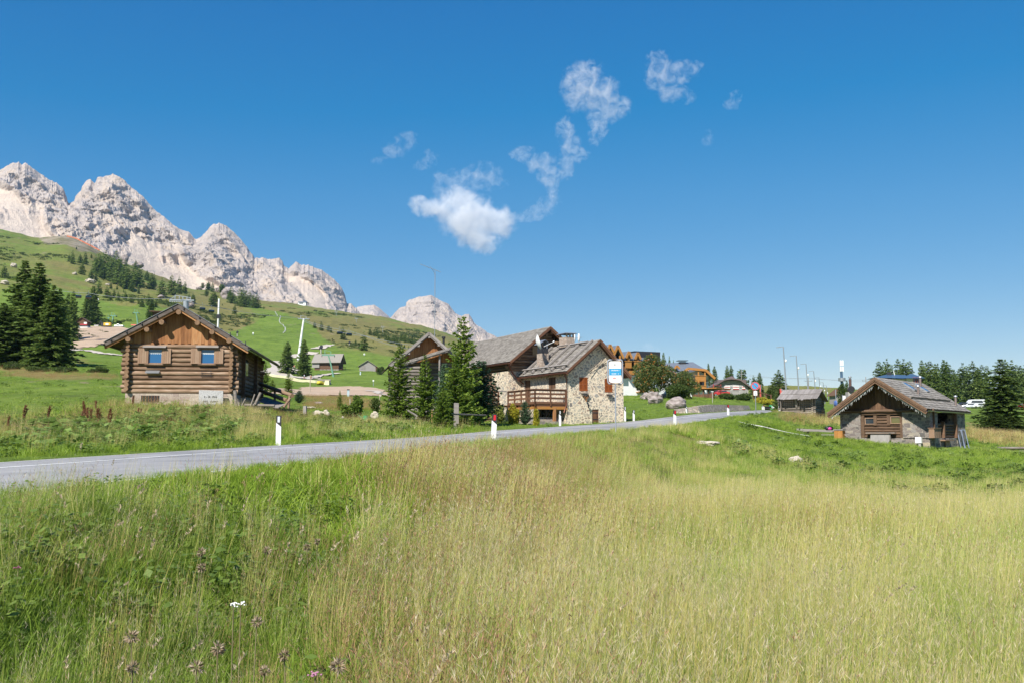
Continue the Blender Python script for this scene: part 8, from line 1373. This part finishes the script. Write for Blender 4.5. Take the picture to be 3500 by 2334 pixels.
cloud('topmost cloud with a bright rounded head', [(2250, 230, 36, 46), (2255, 275, 40, 36), (2340, 238, 60, 24), (2305, 265, 44, 22), (2300, 320, 50, 26), (2340, 330, 30, 18)], dens=0.0180, amp=3.4, thr=0.13, seed=6, ns=.040)
cloud('thin scrap of cloud right of the topmost one', [(2510, 335, 22, 20), (2500, 358, 24, 16)], dens=0.0126, amp=3.4, thr=0.15, seed=7, ns=.06); cloud('tiny faint scrap lowest right in the sky', [(2420, 473, 16, 22)], dens=0.0090, amp=3.4, thr=0.15, seed=8, ns=.06)
cloud('faint scrap left of the veil', [(1385, 485, 40, 26), (1345, 515, 40, 22), (1300, 545, 24, 14)], dens=0.0117, amp=3.4, thr=0.18, seed=9, ns=.045); cloud('small faint scrap between the left scrap and the veil', [(1470, 540, 30, 22), (1440, 565, 26, 16)], dens=0.0108, amp=3.4, thr=0.18, seed=10, ns=.05)
cloud('faint pale cloud low behind the rowan tree', [(2225, 1205, 34, 24), (2250, 1220, 24, 18)], dens=0.0063, amp=3.4, thr=0.00, seed=11, d=7000)

# ---- thin summer air
hz_m = bpy.data.materials.new('haze'); hz_m.use_nodes = True; t = hz_m.node_tree; t.nodes.remove(t.nodes['Principled BSDF']); pv = t.nodes.new('ShaderNodeVolumePrincipled'); pv.inputs['Color'].default_value = (.38, .66, 1, 1); pv.inputs['Density'].default_value = 3.4e-5; t.links.new(pv.outputs[0], t.nodes['Material Output'].inputs['Volume'])
mb = MB(); mb.box(-3400, 3400, -60, 4900, -60, 1250); o = mb.build('haze', hz_m, None, kind='stuff', label='thin bluish summer haze over the valley', cat='haze')
# ================================================================ GRASS AND WEEDS (uncountable: one object per kind, instanced tufts)
def tuft(seed, n, rad, h0, h1_, wid, lean=.35, wind=(.10, .05), segs=4, head=0, headlen=.12, hw=.006, hfrac=.6, drop=.0):
    r = np.random.default_rng(seed); a = r.random(n) * 6.283; q = rad * np.sqrt(r.random(n)); bx, by = q * np.cos(a), q * np.sin(a)
    h = r.uniform(h0, h1_, n); la = a + r.normal(0, 1.1, n); ln = h * lean * np.abs(r.normal(.6, .5, n)); lx = np.cos(la) * ln + wind[0] * h; ly = np.sin(la) * ln + wind[1] * h
    fa = r.random(n) * 3.1416; wx, wy = np.cos(fa), np.sin(fa); w_ = wid * r.uniform(.6, 1.4, n); s = np.linspace(0, 1, segs); V = np.zeros((n, segs, 2, 3))
    for i, t_ in enumerate(s):
        cx = bx + lx * t_ ** 1.8; cy = by + ly * t_ ** 1.8; cz = h * (t_ - drop * t_ ** 3) - .03; ww = w_ * (1 - t_ ** 2) + wid * .12
        for k, sg in enumerate((-.5, .5)):
            V[:, i, k, 0] = cx + sg * ww * wx; V[:, i, k, 1] = cy + sg * ww * wy; V[:, i, k, 2] = cz
    idx = np.arange(n * segs * 2).reshape(n, segs, 2); Fq = np.stack([idx[:, :-1, 0], idx[:, :-1, 1], idx[:, 1:, 1], idx[:, 1:, 0]], -1).reshape(-1, 4); V = V.reshape(-1, 3); mi = np.zeros(len(Fq), int)
    if head:
        tz = r.random((n, head)); t_ = 1 - headlen / h[:, None] * tz; k = t_ ** 1.8
        B = np.stack([bx[:, None] + lx[:, None] * k, by[:, None] + ly[:, None] * k, h[:, None] * (t_ - drop * t_ ** 3) - .03], -1).reshape(-1, 3)
        m_ = len(B); d = unit(np.stack([r.normal(0, .55, m_), r.normal(0, .55, m_), np.ones(m_)], 1)); l = headlen * r.uniform(.18, .4, m_); V2, F2 = quads(B, d, l, np.full(m_, hw) * r.uniform(.6, 1.4, m_), unit(np.cross(d, r.normal(0, 1, (m_, 3)))))
        kp = np.repeat(r.random(n) < hfrac, head); V2 = V2.reshape(-1, 4, 3)[kp].reshape(-1, 3); F2 = np.arange(len(V2)).reshape(-1, 4)
        F2 = F2 + len(V); V = np.concatenate([V, V2]); Fq = np.concatenate([Fq, F2]); mi = np.concatenate([mi, np.ones(len(F2), int)])
    return V, Fq, mi
def weed(seed, n, rad, h, leaf, stalk=.004):
    """leafy weed: stalks with broad leaves held out flat"""
    r = np.random.default_rng(seed); a = r.random(n) * 6.283; q = rad * np.sqrt(r.random(n)); z = h * r.uniform(.25, 1, n) * (1 - .5 * (q / rad) ** 2); B = np.stack([q * np.cos(a), q * np.sin(a), z], 1)
    d = unit(np.stack([np.cos(a + r.normal(0, .8, n)), np.sin(a + r.normal(0, .8, n)), r.uniform(-.5, .35, n)], 1)); l = leaf * r.uniform(.5, 1.4, n); sd = unit(np.cross(d, np.array([0, 0, 1.0]) + r.normal(0, .3, (n, 3)))); V, Fq = quads(B, d, l, l * .38, sd)
    m_ = n // 3; V2, F2 = quads(np.stack([B[:m_, 0] * .6, B[:m_, 1] * .6, np.full(m_, -.03)], 1), unit(B[:m_] - np.stack([B[:m_, 0] * .6, B[:m_, 1] * .6, np.full(m_, -.03)], 1)), z[:m_] + .03, np.full(m_, stalk), unit(r.normal(0, 1, (m_, 3)) * [1, 1, .1]))
    return np.concatenate([V, V2]), np.concatenate([Fq, F2 + len(V)]), np.zeros(len(V) // 4 + len(V2) // 4, int)
def protoset(name, lst, mats):
    c = bpy.data.collections.new(name)
    for i, (V, Fq, mi) in enumerate(lst):
        o = bpy.data.objects.new('%s_%02d' % (name, i), arr_mesh(name, V, Fq, mats, mi=mi)); c.objects.link(o)
    return c
def scatter(name, coll, nproto, pts, scl, label, cat='grass', seed=0, tilt=.12, mat_=None):
    r = np.random.default_rng(seed); n = len(pts); me = bpy.data.meshes.new(name); me.vertices.add(n); me.vertices.foreach_set('co', np.asarray(pts, np.float32).ravel())
    wild = name in ('grass', 'lush_grass', 'weeds', 'turf'); tilt = .24 if wild else tilt; rot = np.stack([r.normal(0, tilt, n), r.normal(0, tilt, n), r.uniform(-3.14, 3.14, n) if wild else r.uniform(-.9, .9, n)], 1)
    for nm_, ty, dat in (('rot', 'FLOAT_VECTOR', rot), ('scl', 'FLOAT', scl), ('idx', 'INT', r.integers(0, nproto, n))):
        a = me.attributes.new(nm_, ty, 'POINT'); a.data.foreach_set('vector' if ty == 'FLOAT_VECTOR' else 'value', np.asarray(dat, np.float32 if ty != 'INT' else np.int32).ravel())
    g = bpy.data.node_groups.new(name, 'GeometryNodeTree'); g.interface.new_socket('Geometry', in_out='INPUT', socket_type='NodeSocketGeometry'); g.interface.new_socket('Geometry', in_out='OUTPUT', socket_type='NodeSocketGeometry')
    N = g.nodes.new; gi = N('NodeGroupInput'); go = N('NodeGroupOutput'); ip = N('GeometryNodeInstanceOnPoints'); ci = N('GeometryNodeCollectionInfo'); ci.inputs['Collection'].default_value = coll; ci.inputs['Separate Children'].default_value = True; ci.inputs['Reset Children'].default_value = True
    def na(nm_, ty): x = N('GeometryNodeInputNamedAttribute'); x.data_type = ty; x.inputs['Name'].default_value = nm_; return x.outputs['Attribute']
    er = N('FunctionNodeEulerToRotation'); g.links.new(na('rot', 'FLOAT_VECTOR'), er.inputs[0]); ip.inputs['Pick Instance'].default_value = True
    g.links.new(gi.outputs[0], ip.inputs['Points']); g.links.new(ci.outputs[0], ip.inputs['Instance']); g.links.new(na('idx', 'INT'), ip.inputs['Instance Index']); g.links.new(er.outputs[0], ip.inputs['Rotation']); g.links.new(na('scl', 'FLOAT'), ip.inputs['Scale']); g.links.new(ip.outputs[0], go.inputs[0])
    o = link(name, me, kind='stuff', label=label, cat=cat); md = o.modifiers.new('tufts', 'NODES'); md.node_group = g; return o
green_m = leafmat('grass blades', [(.065,.11,.014),(.155,.245,.025),(.26,.37,.04),(.44,.45,.11)], .33, .55, loc=.35, wi=.8, spec=.3)
lush_m = leafmat('lush grass blades', [(.15,.24,.022),(.26,.38,.032),(.38,.48,.055)], .42, .5, loc=.4, wi=.8, spec=.35)
straw_m = leafmat('straw stems', [(.30,.26,.07),(.50,.43,.13),(.68,.59,.23),(.80,.72,.36)], .35, .6, loc=.25, wi=.7)
sgreen_m = leafmat('yellow green stems', [(.20,.30,.045),(.36,.44,.09),(.56,.58,.18)], .38, .6, loc=.3, wi=.7)
head_m = leafmat('pale seed heads', [(.42,.33,.17),(.58,.49,.30),(.70,.63,.44)], .35, .7, wi=.6)
brown_m = leafmat('brown stems', [(.22,.14,.05),(.38,.25,.10),(.50,.36,.17)], .3, .7, loc=.5, wi=.7)
bhead_m = leafmat('brown seed heads', [(.22,.11,.06),(.38,.22,.12),(.52,.36,.23)], .3, .7, wi=.8)
weed_m = leafmat('weed leaves', [(.08,.13,.025),(.14,.21,.035),(.22,.30,.06)], .35, .5, loc=.5, wi=.7, spec=.35)
dock_m = leafmat('dry dock seed', [(.15,.055,.03),(.24,.10,.05)], .2, .7)
# near / middle / far versions of each kind
K = {}
for lod, (nb, rad, wf) in enumerate(((50, .17, 1.0), (48, .26, 1.6), (46, .5, 3.0))):
    K['green', lod] = protoset('green_tuft_%d' % lod, [tuft(10 * lod + i, nb, rad, .14, .42, .0050 * wf, .6, drop=.15) for i in range(6)], [green_m, head_m])
    K['lush', lod] = protoset('lush_tuft_%d' % lod, [tuft(100 + 10 * lod + i, nb, rad, .24, .50, .0075 * wf, .85, wind=(.2, -.05), drop=.35) for i in range(5)], [lush_m, head_m])
    K['straw', lod] = protoset('straw_tuft_%d' % lod, [tuft(200 + 10 * lod + i, nb * 3 // 4, rad, .44, .82, .0022 * wf, .13, wind=(.10, .03), head=(6, 4, 3)[lod], headlen=.13, hw=.0011 * wf, hfrac=.35) for i in range(6)], [straw_m, head_m])
    K['sgreen', lod] = protoset('sgreen_tuft_%d' % lod, [tuft(300 + 10 * lod + i, nb, rad, .30, .68, .0024 * wf, .16, wind=(.12, .04), head=(5, 3, 2)[lod], headlen=.14, hw=.0010 * wf, hfrac=.5) for i in range(5)], [sgreen_m, head_m])
    K['brown', lod] = protoset('brown_tuft_%d' % lod, [tuft(400 + 10 * lod + i, nb // 2, rad, .34, .62, .0022 * wf, .45, wind=(.12, .0), head=(6, 5, 3)[lod], headlen=.11, hw=.0020 * wf, hfrac=.6) for i in range(5)], [brown_m, bhead_m])
K['clover', 0] = protoset('clover_patch', [weed(640 + i, 70, .22, .22, .045, .002) for i in range(4)], [weed_m])
K['cocksfoot', 0] = protoset('cocksfoot_stem', [tuft(600 + i, 5, .22, .45, .85, .0035, .4, wind=(.2, .05), head=22, headlen=.075, hw=.0032, hfrac=.9, drop=.12) for i in range(5)], [straw_m, leafmat('cocksfoot heads', [(.34,.26,.15),(.52,.42,.27),(.66,.56,.40)], .3, .8, wi=.8)])
K['weed', 1] = protoset('weed_clump_1', [weed(500 + i, 60, .30, .38, .13) for i in range(5)], [weed_m])
K['weed', 2] = protoset('weed_clump_2', [weed(520 + i, 60, .5, .45, .20, .008) for i in range(5)], [weed_m])
K['bigleaf', 1] = protoset('bigleaf_clump', [weed(540 + i, 20, .42, .50, .34, .006) for i in range(4)], [leafmat('butterbur leaves', [(.10,.18,.03),(.17,.27,.05),(.24,.35,.08)], .35, .45, wi=.8)])
K['dock', 1] = protoset('dock_stalk', [tuft(560 + i, 4, .12, .7, 1.05, .010, .12, head=90, headlen=.42, hw=.014) for i in range(4)], [dock_m, dock_m])
K['short', 2] = protoset('short_turf', [tuft(580 + i, 60, .6, .05, .14, .022, .7, drop=.2) for i in range(5)], [green_m])
NPR = {'green': 6, 'lush': 5, 'straw': 6, 'sgreen': 5, 'brown': 5, 'weed': 5, 'bigleaf': 4, 'dock': 4, 'cocksfoot': 5, 'clover': 4, 'short': 5}
def wedge(d0, d1, dens, seed, u0=-.72, u1=.72):
    r = np.random.default_rng(seed); n = int(dens * (u1 - u0) * (d1 ** 2 - d0 ** 2) / 2); y = np.sqrt(r.uniform(d0 ** 2, d1 ** 2, n)); x = r.uniform(u0, u1, n) * y; return x, y, r.random(n), r
PTS = {}
def put(kind, lod, x, y, keep, s=1.0, seed=1):
    x, y = x[keep], y[keep]
    if not len(x): return
    ri, _ = road_info(x, y); ok = ri > .04; x, y = x[ok], y[ok]; ri = ri[ok]
    sc = (s if np.isscalar(s) else s[keep][ok]) * np.random.default_rng(seed).uniform(.75, 1.2, len(x)) * (.62 + .38 * sstep(.1, 2.2, ri))
    PTS.setdefault((kind, lod), []).append(np.stack([x, y, H(x, y), sc], 1))
def nearside(x, y):                                          # on the camera's side of the road
    i = ((x[:, None] - RN[None, ::6, 0]) ** 2 + (y[:, None] - RN[None, ::6, 1]) ** 2).argmin(1); A = RN[::6]; i2 = np.minimum(i + 1, len(A) - 1); i1 = np.maximum(i - 1, 0)
    return ((A[i2, 0] - A[i1, 0]) * (y - A[i, 1]) - (A[i2, 1] - A[i1, 1]) * (x - A[i, 0])) < 0
def meadow(d0, d1, dens, lod, seed, um=.72):
    x, y, q, r = wedge(d0, d1, dens, seed, -um, um); u = x / y; ns = nearside(x, y); ri, _ = road_info(x, y)
    g = fbm(x / 2.6, y / 3.2, 71, 3); g2 = fbm(x / .9, y / 1.1, 72, 2); g3 = fbm(x / 6, y / 7, 73, 2)
    dryR = sstep(-.10, .07, u + .11 * g + .10 * g3) * (1 - .8 * sstep(0, .6, (y - 27 - 17 * sstep(.55, 0, u) ) / 5 + g * .5)) * (1 - .75 * sstep(3.5, 1.0, ri) * (u < .1))
    redz = np.exp(-((u + .01 - .03 * g) / .11) ** 2) * sstep(8, 15, y + 3 * g) * sstep(1.2, 2.6, ri)         # brown seed heads round the red reflector post
    bank = sstep(9.5, 12.5, y + 1.6 * g) * (u < -.02) * (1 - redz) * sstep(-.02, -.12, u)
    nearmix = sstep(9, 3.5, y + 1.5 * g) * .4 + .22 * (g > .1)
    straw = np.clip(dryR * (.92 + .2 * g) + .07 + .12 * nearmix, 0, 1); sc = 1 + .22 * g + .1 * g2
    cap = np.where(y > 13, np.clip(1.05 - (y - 13) * .035, .5, 1), 1) * (.72 + .28 * sstep(-.25, .0, u))      # shorter sward towards the road
    put('green', lod, x, y, ns & (q < np.where(dryR > .5, .38 + .6 * (g2 + .3 * g < .0), .95)) & (bank < .35), sc * cap, seed)
    put('lush', lod, x, y, ns & (bank > .3) & (q < .98), sc * np.clip(cap, .7, 1) * .85, seed + 1)
    q2 = r.random(len(x)); q3 = r.random(len(x)); q4 = r.random(len(x))
    put('straw', lod, x, y, ns & (q2 < dryR * np.where(g2 + .3 * g > .0, .50, .13) * (1 - .6 * redz) * (1 - .3 * sstep(11, 6, y)) + .022 * (1 - bank) + .07 * nearmix), sc * cap, seed + 2)
    put('sgreen', lod, x, y, ns & (q3 < (.035 + .07 * (g > 0)) * (1 - bank) + .46 * dryR), sc * cap, seed + 3)
    put('brown', lod, x, y, ns & (q4 < np.clip(.03 * (1 - bank) + .10 * nearmix * (g2 > 0) + .42 * (g3 > -.05) * np.exp(-((u + .08) / .13) ** 2) * sstep(9.5, 6, y) + .85 * redz + .06 * (g3 > .15) * (u > -.2), 0, .9)), sc * cap * 1.05, seed + 4)
x, y, q, r = wedge(2.5, 12, 2.6, 61); g = fbm(x / 1.5, y / 1.5, 91, 2); put('cocksfoot', 0, x, y, (y < 10) & (q < .25 + .5 * (g > .1)), 1.0, 62); x2, y2, q2_, _r = wedge(2.5, 11, 9, 64); gg = fbm(x2 / .8, y2 / .8, 92, 2); put('clover', 0, x2, y2, (gg > -.05) & (q2_ < np.where(x2 / y2 < -.05, .8, .35)), 1.3, 65); put('weed', 1, x, y, (r.random(len(x)) < .10 + .25 * (g < -.2)), .45, 63)
meadow(1.2, 9.5, 62, 0, 1, 1.25); meadow(9.5, 24, 26, 1, 2, .88); meadow(24, 46, 9, 2, 3)
# right-hand green strip with leafy weeds, up to the stone and log cabin
x, y, q, r = wedge(28, 76, 5.5, 21, .10, .66); u = x / y; g = fbm(x / 4, y / 5, 81, 3); ns = nearside(x, y)
cabin = inpoly(x, y, [(20.6, 72.5), (29.5, 64.5), (36, 72), (27.5, 79.5)])
dist_t = y - (50 - 23 * sstep(.18, .5, u)); ns &= (dist_t > -3) & ~cabin
put('green', 2, x, y, ns & (q < .6), .7 + .4 * g, 31); put('sgreen', 2, x, y, ns & (r.random(len(x)) < .22 + .2 * (g > 0)), .45 + .2 * g, 39); put('lush', 2, x, y, ns & (q > .75), .55 + .3 * g, 38); leafy = sstep(.2, .42, u + .1 * g) * sstep(60, 50, y) + .25 * (g > .3)
put('weed', 2, x, y, ns & (r.random(len(x)) < .15 * leafy), .65 + .3 * g, 32); put('straw', 2, x, y, ns & (r.random(len(x)) < .28 * sstep(8, 0, dist_t)), .7, 33)
x, y, q, r = wedge(60, 105, 2.6, 22, .24, .68); g = fbm(x / 6, y / 7, 82, 3); dryz = inpoly(x, y, wpoly([(3300,1430),(3500,1470),(3500,1535),(3310,1505)])) | inpoly(x, y, wpoly([(2640,1405),(2880,1425),(2880,1462),(2680,1445)]))
ns = nearside(x, y) & ~inpoly(x, y, [(20.6, 72.5), (29.5, 64.5), (36, 72), (27.5, 79.5)]) & ~inpoly(x, y, wpoly([(2640,1425),(2790,1425),(2850,1395),(2680,1398)]))
put('green', 2, x, y, ns & (q < .5), .75 + .3 * g, 34); put('brown', 2, x, y, ns & dryz & (r.random(len(x)) < .55), 1.05, 35); put('straw', 2, x, y, ns & dryz & (r.random(len(x)) < .25), .9, 36); put('weed', 2, x, y, ns & (r.random(len(x)) < .06 + .12 * (g > .1)), .7, 37)
# far verge: tall weeds between road and log cabin, sparser further right
x, y, q, r = wedge(18, 54, 10, 23, -.75, -.03); u = x / y; g = fbm(x / 2.5, y / 3, 83, 3); g2 = fbm(x / 7, y / 7, 84, 2); fs = ~nearside(x, y); ri, _ = road_info(x, y)
cab = inpoly(x, y, [(-21.2, 51.2), (-14.4, 51.6), (-15.2, 64), (-22.5, 64)])
depthv = np.interp(u, [-.53, -.40, -.25, -.15, -.08, 0], [13, 15, 13, 12, 9, 5]) + 2 * g; fs &= ~cab & (ri < depthv + 5) & (ri > .25)
inn = ri < depthv
put('green', 1, x, y, fs & inn & (q < .75), (.68 + .3 * g) * np.clip(.5 + ri / 6, .5, 1.15), 41); put('lush', 1, x, y, fs & inn & (r.random(len(x)) < .28), .75 + .3 * g, 42)
put('weed', 1, x, y, fs & inn & (r.random(len(x)) < .05 + .14 * (g > .15)), (.75 + .3 * g) * np.clip(.5 + ri / 5, .5, 1.1), 43)
put('bigleaf', 1, x, y, fs & (u < -.28) & (u > -.50) & (ri > 5) & (ri < 13) & (r.random(len(x)) < .03 + .22 * (g2 > .12)), .8, 44)
put('dock', 1, x, y, fs & (u < -.37) & (ri > 9) & (ri < depthv + 2) & (r.random(len(x)) < .02 + .03 * (g > .2)), .75, 45)
put('brown', 1, x, y, fs & (ri > depthv - 5) & (r.random(len(x)) < .20 + .25 * (g2 > 0)), .8, 46); put('straw', 1, x, y, fs & (ri > 2) & (r.random(len(x)) < .06 + .10 * (g2 > .2) + .25 * (np.abs(u + .285) < .025) * (ri > 7)), .85, 47)
put('short', 2, x, y, fs & ~inn & (q < .3), 1.2, 48)
# pasture turf between 35 and 130 m, thin so that the ground colour leads
x, y, q, r = wedge(40, 180, 1.3, 24, -.62, .62); g = fbm(x / 6, y / 8, 85, 3); fs = ~nearside(x, y)
block = cab = inpoly(x, y, [(-21.2, 51.2), (-14.4, 51.6), (-15.2, 64), (-22.5, 64)])
for pl in ([(1000,1330),(1080,1322),(1240,1322),(1340,1336),(1345,1350),(1150,1352),(1120,1356),(1000,1350),(870,1342),(880,1330)], [(225,1192),(270,1196),(340,1206),(430,1214),(430,1218),(340,1211),(225,1195)]): block |= inpoly(x, y, wpoly(pl))
for pl in TANP[:2]: block |= inpoly(x, y, pl)
block |= (fbm(x / 2.2, y / 3.5, 41, 3) > .3) & inpoly(x, y, wpoly([(90,1300),(430,1295),(430,1345),(100,1350)]))
put('short', 2, x, y, fs & ~block & (q < .55), .8 + .3 * g, 51)
put('brown', 2, x, y, fs & (inpoly(x, y, wpoly([(-40,1250),(120,1260),(250,1276),(430,1288),(430,1300),(180,1294),(-40,1276)])) | inpoly(x, y, wpoly([(1040,1352),(1180,1356),(1320,1380),(1320,1402),(1150,1405),(1040,1395)]))), .75, 52)
put('weed', 2, x, y, fs & ~block & (r.random(len(x)) < .03), .5, 53)
# low heath and juniper cushions on the far slopes
r = np.random.default_rng(97); n = 26000; y = np.sqrt(r.uniform(190 ** 2, 1300 ** 2, n)); u = r.uniform(-.60, .12, n); x = u * y; g = fbm(x / 60, y / 110, 98, 4) + .5 * fbm(x / 14, y / 25, 99, 3); ok = (g > .36) & ~inpoly(x, y, RG['piste']) & ~inpoly(x, y, RG['meadow'])
PTS.setdefault(('heath', 2), []).append(np.stack([x[ok], y[ok], H(x[ok], y[ok]), r.uniform(.8, 3.0, ok.sum()) * np.clip(y[ok] / 500, .5, 1.4)], 1)); K['heath', 2] = protoset('heath_clump', [weed(620 + i, 46, .55, .34, .26, .01) for i in range(4)], [bush_m]); NPR['heath'] = 4
LAB = {'heath': ('heath', 'low dark heath and juniper cushions on the slopes'), 'green': ('grass', 'green meadow grass in loose tufts'), 'lush': ('lush_grass', 'bright long arching grass on the road bank'), 'straw': ('dry_grass', 'pale straw-coloured tall grass with seed heads'), 'sgreen': ('ripening_grass', 'yellow-green half-ripe tall grass'),
       'brown': ('brown_grass', 'reddish brown flowering grass'), 'weed': ('weeds', 'leafy green weeds among the grass'), 'bigleaf': ('broad_leaved_weeds', 'broad-leaved weeds below the log cabin'), 'clover': ('clover', 'small-leaved clover and vetch between the grass tufts'), 'cocksfoot': ('seed_heads', 'stiff bleached grass stems with chunky seed heads'), 'dock': ('dock_plants', 'rust-red dried dock stalks beyond the road'), 'short': ('turf', 'short grazed pasture turf')}
LODN = ('close to the camera', 'in the middle ground', 'further off')
tot = 0
for (kind, lod), a in PTS.items():
    a = np.concatenate(a); tot += len(a); scatter(LAB[kind][0], K[kind, lod], NPR[kind], a[:, :3], a[:, 3], LAB[kind][1] + ' ' + LODN[lod], 'weeds' if kind in ('weed', 'bigleaf', 'dock') else 'grass', seed=len(a))
print('tufts', tot)
